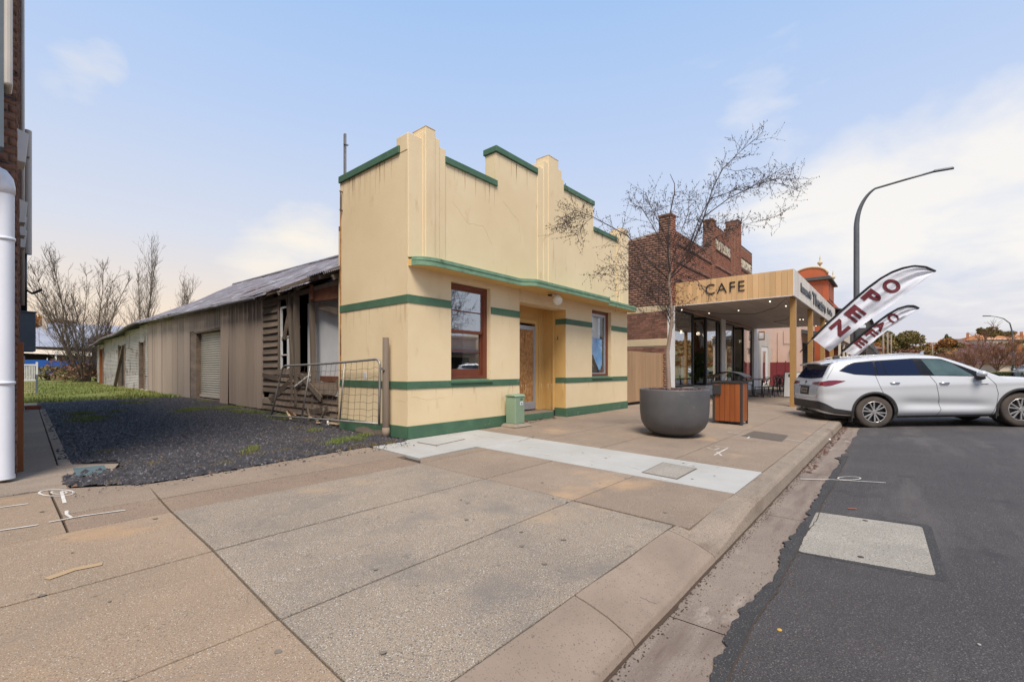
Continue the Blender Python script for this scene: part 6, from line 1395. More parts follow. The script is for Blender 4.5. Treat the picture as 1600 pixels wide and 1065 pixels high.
for sy in (-1, 1):
    spatch('window_surround', [(-.64, 1.372), (-.34, 1.275), (.1, 1.235), (1.0, 1.205), (2.02, 1.15), (2.26, 1.145)], [(-.64, 1.38), (-.46, 1.505), (-.3, 1.565), (.1, 1.59), (.95, 1.61), (1.48, 1.575), (1.82, 1.40), (2.26, 1.155)], 'gloss_black', sy, .004, 60, 10)
    spatch('rear_quarter_window', [(-.60, 1.378), (-.34, 1.29), (.08, 1.252)], [(-.60, 1.385), (-.45, 1.488), (-.29, 1.545), (.09, 1.57)], 'carglass', sy, .009)
    spatch('rear_door_window', [(.14, 1.25), (.30, 1.244)], [(.14, 1.573), (.235, 1.577)], 'carglass', sy, .009, 4); spatch('rear_door_window', [(.325, 1.243), (.99, 1.222)], [(.26, 1.578), (.91, 1.59)], 'carglass', sy, .009)
    spatch('front_door_window', [(1.25, 1.20), (1.6, 1.185), (1.99, 1.165)], [(1.09, 1.585), (1.46, 1.555), (1.66, 1.46), (1.99, 1.172)], 'carglass_front', sy, .009)
    spatch('sill_moulding', [(.42, .235), (2.4, .235)], [(.42, .275), (2.4, .275)], 'cartrim', sy, .006, 20, 2)
    spatch('bumper_corner', [(-1.10, .44), (-.8, .345), (-.44, .31)], [(-1.115, .66), (-1.0, .60), (-.82, .48), (-.44, .41)], 'cartrim', sy, .008)
    spatch('tail_lamp', [(-1.07, 1.045), (-.98, 1.02), (-.86, 1.035), (-.58, 1.125)], [(-1.05, 1.125), (-.9, 1.155), (-.75, 1.155), (-.56, 1.135)], 'redlamp', sy, .008)
    for pts in ([(.08, 1.24), (.12, 1.0), (.19, .80), (.30, .70)], [(1.16, 1.2), (1.25, 1.02), (1.28, .8), (1.31, .55), (1.33, .42), (1.26, .28)], [(2.25, 1.145), (2.38, .95), (2.41, .75), (2.38, .5), (2.31, .27)], [(-.62, 1.62), (-.72, 1.50), (-.86, 1.30), (-.93, 1.19)]):
        q = []
        for (a, b), (c_, d_) in zip(pts[:-1], pts[1:]):
            for k in range(6): t = k / 6; x, z_ = a + (c_ - a) * t, b + (d_ - b) * t; q.append((x, sy * (cw(x, z_) + .001), z_))
        q.append((pts[-1][0], sy * (cw(*pts[-1]) + .001), pts[-1][1])); mk('panel_gap', G().tube(q, .0045, 4, False), 'seam', car, local=True)
    for hx, hz in ((.44, 1.055), (1.41, 1.02)):
        mk('door_handle', G().tube([(hx - .10, sy * (cw(hx, hz) + .006), hz + .004), (hx - .07, sy * (cw(hx, hz) + .032), hz), (hx + .07, sy * (cw(hx, hz) + .032), hz - .004), (hx + .10, sy * (cw(hx, hz) + .006), hz - .006)], [.008, .014, .014, .008], 8), 'chrome', car, smooth=True, local=True)
    mir = mk('wing_mirror', G().ball((2.06, sy * 1.07, 1.205), .11, 14, 10, (.8, 1.0, .68)), 'carpaint', car, smooth=True, local=True)
    mk('mirror_base', G().ball((2.06, sy * 1.02, 1.115), .085, 12, 8, (1.1, 1.0, .6)).tube([(2.03, sy * .93, 1.13), (2.05, sy * 1.05, 1.14)], .03, 8), 'cartrim', mir, smooth=True, local=True)
    mk('badge', G().box(2.10, 2.24, sy * (cw(2.1, .97) + .001) - .003, sy * (cw(2.1, .97) + .001) + .003, .962, .975), 'chrome', car, local=True)
    # arch cladding and liner
    for cx_ in (0, 2.85):
        def ring(u, v, cx_=cx_):
            a = math.radians(-18 + 216 * u); r_ = .422 + .058 * v; x, z_ = cx_ + r_ * math.cos(a), .385 + r_ * math.sin(a)
            return (x, sy * (cw(x, max(z_, .3)) + .012 * (1 if v > .05 else .0) * (1 if v < .95 else .2)), z_)
        mk('wheel_arch_trim', G().grid(40, 4, ring), 'cartrim', car, smooth=True, local=True)
        mk('arch_liner', G().grid(24, 1, lambda u, v, cx_=cx_: (cx_ + .418 * math.cos(math.radians(-40 + 260 * u)), sy * (.64 + .29 * v), .385 + .418 * math.sin(math.radians(-40 + 260 * u)))).prism([(cx_ + .42 * math.cos(t), .385 + .42 * math.sin(t)) for t in np.linspace(0, 6.28, 24)[:-1]], 'y', sy * .625, sy * .64), 'cartrim', car, local=True)
    mk('mud_flap', G().box(-.475, -.46, sy * .75 if sy > 0 else -.94, sy * .94 if sy > 0 else -.75, .17, .42).box(2.37, 2.385, sy * .75 if sy > 0 else -.94, sy * .94 if sy > 0 else -.75, .19, .36), 'cartrim', car, local=True)
# rear end
mk('rear_window', G().grid(24, 10, lambda u, v: (lambda y, z_: (rearx(y, z_) - .010, y, z_))((2 * u - 1) * (.76 - .12 * v), 1.20 + .36 * v + .03 * (2 * u - 1) ** 2 * (1 - v))), 'carglass', car, smooth=True, local=True)
mk('roof_spoiler', G().grid(20, 8, lambda u, v: (-.70 - .26 * v, (2 * u - 1) * (.70 - .03 * v), 1.625 - .035 * v - .045 * (2 * u - 1) ** 4 + (.004))).grid(20, 8, lambda u, v: (-.70 - .26 * v, (2 * u - 1) * (.70 - .03 * v), 1.575 - .012 * v - .045 * (2 * u - 1) ** 4)).grid(20, 2, lambda u, v: (-.96, (2 * u - 1) * .67, 1.594 - .045 * (2 * u - 1) ** 4 - .031 * v)), 'carpaint', car, smooth=True, local=True)
rpatch('tail_lamp', -.80, -.42, 1.03, 1.12, 'redlamp', .010, f=lambda u, v: (-.83 + .42 * u, 1.035 + .03 * u + (.095 - .05 * u) * v)); rpatch('tail_lamp', .8, .42, 1.03, 1.12, 'redlamp', .010, f=lambda u, v: (.83 - .42 * u, 1.035 + .03 * u + (.095 - .05 * u) * v))
pr = rpatch('number_plate', -.20, .20, .84, .96, 'plate', .016, 4, 3); rpatch('plate_recess', -.27, .27, .79, 1.0, 'cartrim', .006, 6, 5)
rpatch('plate_band', -.14, .14, .885, .915, 'cartrim', .019, 4, 2, pr); rpatch('chrome_bar', -.36, .36, 1.005, 1.03, 'chrome', .02, 8, 2)
rpatch('emblem', -.05, .05, 1.07, 1.14, 'chrome', .014, 4, 4)
rpatch('rear_bumper_trim', -.80, .80, .46, .66, 'cartrim', .012, 20, 6, f=lambda u, v: ((2 * u - 1) * (.80 - .03 * v), .45 + .20 * v))
mk('tow_bar', G().box(-1.22, -1.0, -.05, .05, .36, .42).tube([(-1.2, 0, .42), (-1.2, 0, .50)], .02, 8).box(-1.15, -.9, -.5, .5, .33, .38), 'cartrim', car, local=True); mk('tailgate_gap', G().tube([(rearx(y, z_) - .003, y, z_) for y, z_ in ((-.70, 1.15), (-.72, .95), (-.72, .76), (-.55, .72), (0, .71), (.55, .72), (.72, .76), (.72, .95), (.7, 1.15))], .004, 4, False), 'seam', car, local=True)
mk('windscreen', G().grid(20, 14, lambda u, v: (lambda x, y: (x, y, topz(x, y) + .006))(1.60 + .86 * v, (2 * u - 1) * (.62 + .08 * v))), 'carglass', car, smooth=True, local=True)
mk('roof_aerial', G().ball((-.35, 0, 1.70), .09, 10, 8, (1, .3, .7)), 'cartrim', car, smooth=True, local=True)
for sy in (-1, 1): mk('roof_rail', G().tube([(-.4, sy * .58, 1.685), (-.3, sy * .575, 1.71), (.8, sy * .57, 1.735), (1.25, sy * .57, 1.70)], .012, 6), 'carpaint', car, smooth=True, local=True)
mk('headlamp', G().grid(8, 4, lambda u, v: (lambda x, z_: (x, -(cw(x, z_) + .008), z_))(3.35 + .35 * u, .80 + .10 * v)), 'chrome', car, smooth=True, local=True)
def wheel(cx_, sy):
    R = .378; tp_ = [(.0, .0)]
    prof = [(.245, -.11), (.30, -.115), (.35, -.112), (.372, -.095), (.378, -.06), (.378, .06), (.372, .095), (.35, .112), (.30, .115), (.245, .11)]
    g = G(); n = 48
    g.v = [(r_ * math.cos(2 * math.pi * k / n), w, r_ * math.sin(2 * math.pi * k / n)) for r_, w in prof for k in range(n)]
    g.f = [(i * n + k, i * n + (k + 1) % n, (i + 1) * n + (k + 1) % n, (i + 1) * n + k) for i in range(len(prof) - 1) for k in range(n)]
    w = mk('wheel', g, 'tyre', car, smooth=True, local=True); w.location = (cx_, sy * .835, .378); w.rotation_euler = (0, ru(0, 1), 0)
    for q in range(0): pass
    o = sy
    mk('rim_barrel', G().prism([(.248 * math.cos(t), .248 * math.sin(t)) for t in np.linspace(0, 2 * math.pi, 41)[:-1]], 'y', -o * .02, o * .035), 'rimdark', w, local=True)
    mk('rim_lip', G().tube([(.243 * math.cos(t), o * .105, .243 * math.sin(t)) for t in np.linspace(0, 2 * math.pi, 49)], .010, 6, False), 'rim', w, smooth=True, local=True)
    g = G()
    for k in range(6):
        for da in (-.20, .20):
            a0 = 2 * math.pi * k / 6; a1 = a0 + da; pts = [(.05 * math.cos(a0 + da * .5), .082, .05 * math.sin(a0 + da * .5)), (.14 * math.cos(a0 + da * .75), .098, .14 * math.sin(a0 + da * .75)), (.243 * math.cos(a1), .105, .243 * math.sin(a1))]
            g.beam((pts[0][0], o * .088, pts[0][2]), (pts[2][0], o * .102, pts[2][2]), .030, .03, (0, 1, 0))
    mk('spokes', g, 'rim', w, bevel=.004, local=True); mk('hub_cap', G().prism([(.05 * math.cos(t), .05 * math.sin(t)) for t in np.linspace(0, 2 * math.pi, 21)[:-1]], 'y', o * .06, o * .108), 'rim', w, bevel=.006, local=True)
for cx_ in (0, 2.85):
    for sy in (-1, 1): wheel(cx_, sy)
mk('underbody', G().box(-.9, 3.5, -.6, .6, .2, .3), 'cartrim', car, local=True)
HD = Vector((.463, -.887)); LN = Vector((.887, .463))
p0 = Vector((13.72, .37)) + LN * .95
car.location = (p0.x, p0.y, -.235 + .002); car.rotation_euler = (0, -.0405, math.atan2(HD.y, HD.x))

# ================================================================ STREET LAMPS
def lamp(lab, x, y, z0, h, arm, r0):
    r = root('street_lamp', (x, y, z0), lab, 'street lamp', 'curved arm street lamps'); pts = [(x, y, z0), (x, y, z0 + h * .45), (x, y, z0 + h * .78)]
    n = 12
    for k in range(1, n + 1): t = k / n * 1.28; pts.append((x, y - .9 * (1 - math.cos(t)) , z0 + h * .78 + (h * .17) * math.sin(t)))
    ly, lz_ = pts[-1][1], pts[-1][2]
    pts += [(x, ly - (arm - .6) * .5, lz_ + .12), (x, y - arm, lz_ + .22)]
    m = len(pts); mk('pole', G().tube(pts, [r0 * (1 - .62 * min(1, i / (m - 3))) for i in range(m)], 10), 'lamppost', r, smooth=True)
    mk('lamp_head', G().hexa([(x - .1, y - arm - .5, lz_ + .16), (x + .1, y - arm - .5, lz_ + .16), (x + .1, y - arm + .1, lz_ + .19), (x - .1, y - arm + .1, lz_ + .19), (x - .06, y - arm - .46, lz_ + .24), (x + .06, y - arm - .46, lz_ + .24), (x + .06, y - arm + .1, lz_ + .27), (x - .06, y - arm + .1, lz_ + .27)]), 'lamppost', r, bevel=.02)
    mk('base_plate', G().box(x - .15, x + .15, y - .15, y + .15, z0, z0 + .03), 'lamppost', r)
    return r
lamp('tall grey street lamp with curved arm rising behind the OPEN flag', 25.1, 1.33, -.1, 9.6, 2.6, .115)
q = sight(1583, 600, D=62)
r = root('street_lamp', (q.x, q.y, -.4), 'distant street lamp on the median with its arm pointing left', 'street lamp', 'curved arm street lamps')
lt = [q, sight(1583, 550, D=62), sight(1582, 520, D=62), sight(1578, 505, D=62), sight(1568, 497.5, D=62), sight(1556, 494.5, D=62.4), sight(1544, 493.5, D=62.8)]
mk('pole', G().tube([Vector((q.x, q.y, -.4))] + lt, [.14, .13, .11, .09, .07, .06, .05, .05], 8), 'lamppost', r, smooth=True); a = lt[-1]; mk('lamp_head', G().beam(a + Vector((.2, -.2, 0)), a - Vector((.4, -.5, 0)), .25, .12), 'lamppost', r)

# ================================================================ LEFT NEIGHBOUR BUILDING
def wx(y): return .27 + .0487 * (y - 6.9)
lb = root('left_brick_building', (.2, 7, 0), 'brown brick building at the left edge with white downpipe', 'building')
du = Vector((.0487, 1, 0)).normalized(); dn = Vector((du.y, -du.x, 0))
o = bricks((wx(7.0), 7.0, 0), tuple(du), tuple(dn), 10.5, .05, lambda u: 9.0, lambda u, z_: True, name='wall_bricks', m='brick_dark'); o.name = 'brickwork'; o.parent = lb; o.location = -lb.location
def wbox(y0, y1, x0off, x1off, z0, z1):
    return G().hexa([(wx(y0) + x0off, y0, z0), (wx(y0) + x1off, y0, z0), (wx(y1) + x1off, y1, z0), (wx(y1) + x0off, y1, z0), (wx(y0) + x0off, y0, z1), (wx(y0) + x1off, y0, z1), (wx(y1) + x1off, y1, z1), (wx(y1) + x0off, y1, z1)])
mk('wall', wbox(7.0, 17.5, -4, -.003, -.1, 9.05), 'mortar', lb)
mk('front_fascia', G().box(.185, .243, 6.55, 6.80, 3.9, 9.2), 'beigepipe', lb, bevel=.02); mk('front_dark_board', G().box(-.9, .185, 6.6, 6.78, 3.3, 9.2), 'meter', lb)  # plain dark grey board left of the fascia
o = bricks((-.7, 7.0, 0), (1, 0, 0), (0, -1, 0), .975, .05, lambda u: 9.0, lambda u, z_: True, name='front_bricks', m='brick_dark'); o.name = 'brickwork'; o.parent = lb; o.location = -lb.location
dp = mk('downpipe', G().tube([(.20, 6.86, .06), (.20, 6.86, 2.95)], .066, 20, False).tube([(.20, 6.86, .06), (.20, 6.86, 2.95)], .058, 20, False), 'pvc', lb, smooth=True)
mk('pipe_elbow', G().tube([(.20, 6.86, 2.92), (.20, 6.86, 3.00), (.19, 6.86, 3.06), (.165, 6.86, 3.10), (.12, 6.86, 3.125), (-.5, 6.86, 3.15)], .072, 16), 'pvc', dp, smooth=True)
for z_ in (1.0, 2.45): mk('pipe_bracket', G().tube([(.20, 6.86, z_), (.20, 6.86, z_ + .03)], .075, 20), 'pvc', dp, smooth=True)
mk('pipe_collar', G().tube([(.20, 6.86, .05), (.20, 6.86, .09)], .073, 20, False), 'pvc', dp, smooth=True)
mk('small_pipe', G().tube([(.06, 6.8, 3.2), (.06, 6.8, 4.1)], .03, 10), 'pvc', lb, smooth=True)
for Y in (7.3, 10.3, 11.3, 12.4): mk('wall_vent', G().hexa([(wx(Y) - .01, Y, 3.42), (wx(Y) + .075, Y, 3.42), (wx(Y) + .075, Y + .3, 3.42), (wx(Y) - .01, Y + .3, 3.42), (wx(Y) - .01, Y, 3.78), (wx(Y) + .10, Y, 3.74), (wx(Y) + .10, Y + .3, 3.74), (wx(Y) - .01, Y + .3, 3.78)]), 'whitepaint', lb, bevel=.004)
mk('wall_conduit', G().tube([(wx(13) + .04, 13, 2.4), (wx(13) + .04, 13, 9)], .03, 8), 'beigepipe', lb, smooth=True)
p = sight(43.5, 300, Y=15); mk('vent_pipe', G().tube([(p.x, 15, 3.75), (p.x, 15, 6.55)], .065, 12, False), 'beigepipe', lb, smooth=True); mk('vent_pipe_clip', G().box(p.x - .25, p.x + .02, 14.92, 14.95, 5.9, 5.94), 'greywood', lb)
p = sight(36.5, 440, Y=15); mk('black_pipe', G().tube([(p.x, 15, 2.4), (p.x, 15, 3.77)], .06, 12), 'black', lb, smooth=True)
mk('meter_box', G().box(.46, .725, 12.0, 12.6, 1.48, 2.18), 'meter', lb, bevel=.008); mk('meter_box_lid', G().box(.44, .74, 11.98, 12.62, 2.18, 2.205), 'meter', lb, bevel=.005)
f_ = mk('flood_light', G().beam((.86, 15, 2.88), (1.0, 15, 2.98), .14, .05, (0, 0, 1)), 'black', lb, bevel=.006); mk('light_bracket', G().tube([(.75, 15, 2.95), (.86, 15, 2.86)], .02, 6), 'black', f_)
bp = root('black_corner_post', (.76, 16.6, .08), 'black steel post under the grey meter box at the lawn corner', 'post'); mk('post', G().box(.70, .80, 16.6, 16.7, .08, 1.75), 'black', bp, bevel=.004); mk('footing', G().box(.62, .9, 16.5, 16.8, .06, .12), 'kerb', bp, bevel=.01)
tpst = root('stained_timber_post', (.31, 7.4, 0), 'short orange brown stained timber post behind the white downpipe', 'post'); mk('post', G().box(.262, .352, 7.36, 7.45, .0, 1.45), 'orangewood', tpst, bevel=.006); mk('latch', G().box(.35, .362, 7.36, 7.38, 1.22, 1.30), 'galv', tpst)
tt = root('terracotta_trough', (.95, 17.3, .08), 'low terracotta planter trough on the gravel by the black post', 'planter'); mk('trough', G().hexa([(.86, 17.2, .08), (1.12, 17.2, .08), (1.12, 17.45, .08), (.86, 17.45, .08), (.84, 17.18, .2), (1.14, 17.18, .2), (1.14, 17.47, .2), (.84, 17.47, .2)]), 'terracotta', tt, bevel=.006); mk('soil', G().box(.86, 1.12, 17.2, 17.45, .2, .203), 'soil', tt)

# ================================================================ BACKYARD BEYOND THE LAWN
wf = root('white_side_gate', (1.4, 26, .2), 'white picket panel with wire mesh below beside a blue capped post', 'gate')
for k in range(9): mk('picket', G().box(1.18 + k * .042, 1.205 + k * .042, 26, 26.02, .72, 1.35), 'whitepaint', wf)
mk('rail', G().box(1.16, 1.58, 25.99, 26.0, 1.3, 1.36).box(1.16, 1.58, 25.99, 26.0, .7, .76), 'whitepaint', wf)
g = G()
for k in range(9): g.tube([(1.18 + k * .045, 26, .22), (1.18 + k * .045, 26, .7)], .005, 3)
for k in range(6): g.tube([(1.16, 26, .25 + k * .08), (1.58, 26, .25 + k * .08)], .005, 3)
mk('wire_mesh', g, 'band', wf); mk('gate_post', G().box(1.57, 1.63, 25.97, 26.03, .15, .95), 'meter', wf); mk('gate_post', G().box(1.57, 1.63, 25.97, 26.03, .95, 1.45), 'whitepaint', wf)
bf = root('blue_mesh_fence', (6, 55, .4), 'bright blue panel fence across the back of the lawn', 'fence')
for k in range(12): mk('panel', G().box(-4 + k * 1.6, -4 + k * 1.6 + 1.57, 55, 55.05, .75, 1.95 + ru(-.03, .03)), 'bluefence', bf)
for k in range(13): mk('post', G().box(-4.03 + k * 1.6, -3.97 + k * 1.6, 55.05, 55.12, .3, 2.1), 'whitepaint', bf)
mk('lower_wall', G().box(-4, 15, 55.01, 55.05, .3, .74), 'band', bf)
hs_ = root('verandah_house', (8, 75, .5), 'pale low house with grey hipped roof and dark verandah behind the blue fence', 'house')
mk('wall', G().box(2.5, 16, 74, 84, .2, 3.7), 'housewall', hs_); mk('roof', G().add([(1.5, 73, 3.7), (17, 73, 3.7), (17, 85, 3.7), (1.5, 85, 3.7), (6, 79, 6.9), (13, 79, 6.9)], [(0, 1, 5, 4), (1, 2, 5), (2, 3, 4, 5), (3, 0, 4), (0, 3, 2, 1)]), 'houseroof', hs_)
mk('verandah_roof', G().add([(-2, 71.5, 3.1), (9, 71.5, 2.7), (9, 74, 3.5), (-2, 74, 3.9)], [(0, 1, 2, 3)]), 'housewall', hs_); mk('verandah_opening', G().box(-2, 7.5, 73.9, 73.98, .6, 3.4), 'dark', hs_)
for x in (-1.9, 2.5, 5.8, 8.9): mk('verandah_post', G().box(x, x + .15, 71.6, 71.75, .3, 3.2), 'whitepaint', hs_)
mk('window', G().box(9.6, 14.8, 73.92, 73.99, 1.5, 3.0), 'redwood', hs_); mk('chimney', G().box(5.2, 5.6, 77, 77.4, 4.5, 7.4), 'housewall', hs_)
def baretree(lab, x, y, z0, h, stems, spread, kids=4, lev=3, r=.07, m='greytwig', name='bare_tree', up=.5, group=None, sp=.6):
    t_ = root(name, (x, y, z0), lab, 'tree', group); T = Tree(); Tt = Tree()
    for k in range(stems):
        a = 6.283 * k / max(stems, 1) + ru(-.3, .3); ln = h * ru(.6, 1.0); d = Vector((math.cos(a) * spread, math.sin(a) * spread, 1)).normalized()
        base_ = Vector((x + math.cos(a) * spread * .5, y + math.sin(a) * spread * .5, z0)); pts = [base_]; q = base_.copy(); dd = d.copy()
        for i in range(8): dd = (dd + Vector((ru(-1, 1), ru(-1, 1), .3)) * .10).normalized(); q = q + dd * ln / 8; pts.append(q.copy())
        (Tt if True else T).limb(pts, r * ru(.6, 1.1), .012, 6)
        for i in range(1, 9):
            for j in range(kids):
                side = Vector((ru(-1, 1), ru(-1, 1), ru(.1, 1))).normalized(); T.grow(pts[i].lerp(pts[max(i - 1, 0)], rnd()), dd * .7 + side * sp, ln * ru(.14, .34) * (1.2 - i / 10), .016, lev - 1, .55, up, 3, 0, .006, 4)
    mk('trunk', Tt.g, m, t_, smooth=True); mk('crown', T.g, m, t_); return t_
baretree('many stemmed bare tree with upright branches at the end of the lawn', 4.6, 40.5, .2, 8.8, 14, .30, 3, 3, .07)
baretree('narrow bare tree rising behind the old iron shed, left of a pair', 9.3, 50, .3, 11.6, 3, .10, 5, 3, .09, up=1.2, sp=.45)
baretree('taller narrow bare tree behind the shed roof, right of a pair', 12.6, 52, .3, 12.2, 3, .10, 5, 3, .09, up=1.2, sp=.45)
baretree('small bare treetop just showing above the shed roof ridge', 17.5, 58, .3, 9.3, 3, .12, 4, 3, .1)
def clumptree(lab, c, r, n, m, size, squash=(1, 1, .75), name='leafy_tree', trunkz=0, tm='greytwig', cat='tree', ncl=9):
    t_ = root(name, (c[0], c[1], trunkz), lab, cat); cl = [(0, 0, 0, .55)] + [(math.cos(a) * ru(.4, .75), math.sin(a) * ru(.4, .75), ru(-.45, .7), ru(.25, .48)) for a in [ru(0, 6.28) for _ in range(ncl)]]
    foliage('crown', c, r, n, m, t_, size, squash, cl, shell=True)
    T = Tree(); T.limb([Vector((c[0], c[1], trunkz)), Vector((c[0] + .03 * r, c[1], (trunkz + c[2]) / 2)), Vector(c)], r * .09, r * .04, 8)
    for q in cl[1:6]: T.limb([Vector((c[0], c[1], trunkz + (c[2] - trunkz) * .6)), Vector((c[0] + q[0] * r * .5, c[1] + q[1] * r * .5, c[2])), Vector((c[0] + q[0] * r * .8, c[1] + q[1] * r * .8, c[2] + q[2] * r * squash[2] * .8))], r * .04, r * .012, 5)
    mk('trunk', T.g, tm, t_, smooth=True); return t_
clumptree('golden leafed tree behind the verandah house roof', (6.6, 95, 6.4), 5.2, 5200, 'leaf_orange', .22, trunkz=1); clumptree('second autumn tree showing right of the house roof', (15.5, 92, 5.6), 5.0, 5000, 'leaf_orange', .22, trunkz=1)
clumptree('red brown thicket behind the old shed end', (11.5, 64, 3.6), 3.8, 4200, 'redtwig', .2, trunkz=.5); clumptree('red brown thicket spreading behind the lean-to roof', (16.8, 66, 4.2), 4.2, 4200, 'redtwig', .2, trunkz=.5)
clumptree('tangled olive scrub around the foot of the bare tree', (4.9, 41.2, .9), 1.7, 1800, 'redtwig', .08, (1.3, 1, .8), 'scrub', .2, cat='shrub'); clumptree('low green scrub along the back of the lawn', (3.4, 47, .8), 2.2, 2200, 'leaf_olive', .09, (1.5, 1, .35), 'scrub', .2, cat='shrub')
clumptree('dark green scrub right of the low back fence', (7.6, 49, .9), 2.4, 2200, 'leaf_olive', .09, (1.5, 1, .4), 'scrub', .2, cat='shrub')

# ================================================================ NEIGHBOURS ALONG THE STREET
pk = root('pink_rendered_shop', (34.3, 4.7, 0), 'pink rendered shop with side wall facing the cafe tables', 'building')
mk('wall', G().box(34.3, 41, 4.7, 18, -.1, 5.2), 'pink', pk); mk('pipe', G().tube([(34.25, 5.95, 1.6), (34.25, 5.95, 3.6)], .02, 6).tube([(34.25, 5.6, 3.7), (34.25, 5.6, 2.9), (34.25, 5.15, 2.9), (34.25, 5.15, 1.4)], .018, 6), 'pink', pk)
mk('shop_opening', G().box(35.2, 37.6, 4.66, 4.72, .3, 2.9).box(38.3, 40.4, 4.66, 4.72, 0, 2.8), 'dark', pk); mk('window_trim', G().box(37.6, 38.3, 4.6, 4.7, 0, 3.0), 'meter', pk)
mk('verandah_roof', G().hexa([(34.6, 2.6, 3.05), (41, 2.6, 3.05), (41, 4.7, 3.5), (34.6, 4.7, 3.5), (34.6, 2.6, 3.3), (41, 2.6, 3.3), (41, 4.7, 3.75), (34.6, 4.7, 3.75)]), 'darkiron', pk); mk('verandah_fascia', G().box(34.58, 41, 2.55, 2.6, 3.0, 3.6), 'housewall', pk)
for x in (34.7, 37.7, 40.7): mk('verandah_post', G().box(x, x + .12, 2.62, 2.74, -.1, 3.1), 'housewall', pk)
mk('wall_lamp', G().box(34.1, 34.3, 5.0, 5.2, 2.5, 2.62).tube([(34.1, 5.1, 2.5), (34.1, 5.1, 2.2)], .05, 6), 'darkiron', pk)
rb = root('red_pediment_building', (42, 4.2, 0), 'orange red rendered building with curved pediment and two urn finials', 'building')
mk('wall', G().box(42, 54, 4.3, 20, -.1, 6.4), 'redrender', rb)
mk('tower', G().box(42, 46.2, 3.95, 6.2, 6.38, 8.0), 'redrender', rb, bevel=.03)
mk('tower_cornice', G().box(41.75, 46.45, 3.7, 6.45, 8.0, 8.14).box(41.85, 46.35, 3.8, 6.35, 8.14, 8.28), 'darkiron', rb, bevel=.03); mk('tower_panel', G().box(41.96, 42.0, 4.3, 5.8, 6.6, 7.7).box(42.6, 45.6, 3.91, 3.95, 6.6, 7.7), 'terracotta', rb)
arc = [(3.9, 8.28)] + [(5.1 - 1.15 * math.cos(t), 8.28 + .78 * math.sin(t) ** .8) for t in np.linspace(.15, math.pi - .15, 14)] + [(6.3, 8.28)]
mk('pediment', G().prism(arc, 'x', 42.0, 42.5), 'redrender', rb); mk('pediment_moulding', G().tube([(42.0, a, b + .03) for a, b in arc[1:-1]], .07, 6), 'band', rb, smooth=True)
for x, y in ((42.3, 4.5), (46.0, 4.0)): mk('finial', G().lathe([(.16, 0), (.16, .1), (.06, .16), (.05, .3), (.16, .42), (.19, .5), (.12, .6), (.04, .66), (.05, .8), (.0, 1.1)], (x, y, 8.28 + (.62 if x < 43 else 0)), 12), 'band', rb, smooth=True)
mk('parapet', G().box(46.2, 54, 4.1, 4.4, 6.2, 6.9), 'redrender', rb)
vr = root('two_storey_verandah', (44, 2, 0), 'dark iron roofed two storey verandah in front of the orange red building', 'verandah')
mk('upper_roof', G().hexa([(43.4, 1.5, 5.25), (56, 1.5, 5.25), (56, 4.3, 6.1), (43.4, 4.3, 6.1), (43.4, 1.5, 5.33), (56, 1.5, 5.33), (56, 4.3, 6.2), (43.4, 4.3, 6.2)]), 'darkiron', vr); mk('balcony_floor', G().box(43.4, 56, 1.6, 4.3, 3.0, 3.35), 'darkiron', vr); mk('balustrade', G().box(43.4, 56, 1.62, 1.66, 3.35, 4.3).box(43.42, 43.46, 1.6, 4.3, 3.35, 4.3), 'darkiron', vr)
for k in range(6): mk('post', G().box(43.5 + 2.4 * k, 43.64 + 2.4 * k, 1.6, 1.74, -.1, 5.3), 'darkiron', vr)
for nm, lab, x0, x1, y0, h, m, rm in (('far_shop', 'cream shop beyond the two storey verandah', 57, 68, 4.4, 5.2, 'housewall', 'darkiron'), ('far_shop', 'dark shop with deep awning further along the footpath', 69, 80, 4.4, 4.6, 'orangewall', 'darkiron'), ('far_shop', 'last orange brick shop before the side street', 82, 94, 4.6, 6.2, 'orangewall', 'darkiron')):
    r = root(nm, (x0, y0, 0), lab, 'building'); mk('wall', G().box(x0, x1, y0, y0 + 12, -.3, h), m, r); mk('awning', G().box(x0, x1, 1.6, y0, 2.9, 3.4), rm, r); mk('shopfront', G().box(x0 + .8, x1 - .8, y0 - .05, y0, .4, 2.7), 'dark', r)
    for k in range(4): mk('awning_post', G().box(x0 + .3 + k * (x1 - x0 - .8) / 3, x0 + .45 + k * (x1 - x0 - .8) / 3, 1.7, 1.85, -.2, 2.9), 'housewall', r)
# street trees, poles and houses beyond the car
def gz_(X, Y): return max(terr(X, Y), -.45)
for k, (x, y0, y1, D_, lab) in enumerate(((1380, 508, 570, 84, 'tall timber power pole left of the big gum tree'), (1387, 519, 570, 98, 'pale power pole with crossarm near the big gum tree'), (1392.5, 522, 570, 110, 'thin dark pole right of the two power poles'), (1457, 536, 570, 120, 'short pale timber pole between the autumn trees'))):
    t_ = sight(x, y0, D=D_); r = root('power_pole', (t_.x, t_.y, -.4), lab, 'pole'); mk('pole', G().tube([(t_.x, t_.y, gz_(t_.x, t_.y)), tuple(t_)], [.19, .13], 8), 'wood_pole', r, smooth=True)
    if k in (0, 1): s_ = Vector((.6455, -.7638, 0)); mk('crossarm', G().beam(t_ - s_ * 1.1 - Vector((0, 0, .5)), t_ + s_ * 1.1 - Vector((0, 0, .5)), .12, .12), 'wood_pole', r)
def ftree(lab, x, y, D_, rpx, n, m, size, sq=(1, 1, .75), name='leafy_tree', ncl=9):
    c = sight(x, y, D=D_); return clumptree(lab, tuple(c), rpx * D_ / 710, n, m, size, sq, name, gz_(c.x, c.y), ncl=ncl)
ftree('broad domed olive and gold gum tree on the rise', 1392, 537, 150, 40, 9000, 'leaf_olive', .34, (1, 1, .55), 'gum_tree', 14)
ftree('second low gum tree tucked left under the big gum', 1362, 552, 140, 20, 3000, 'leaf_orange', .3)
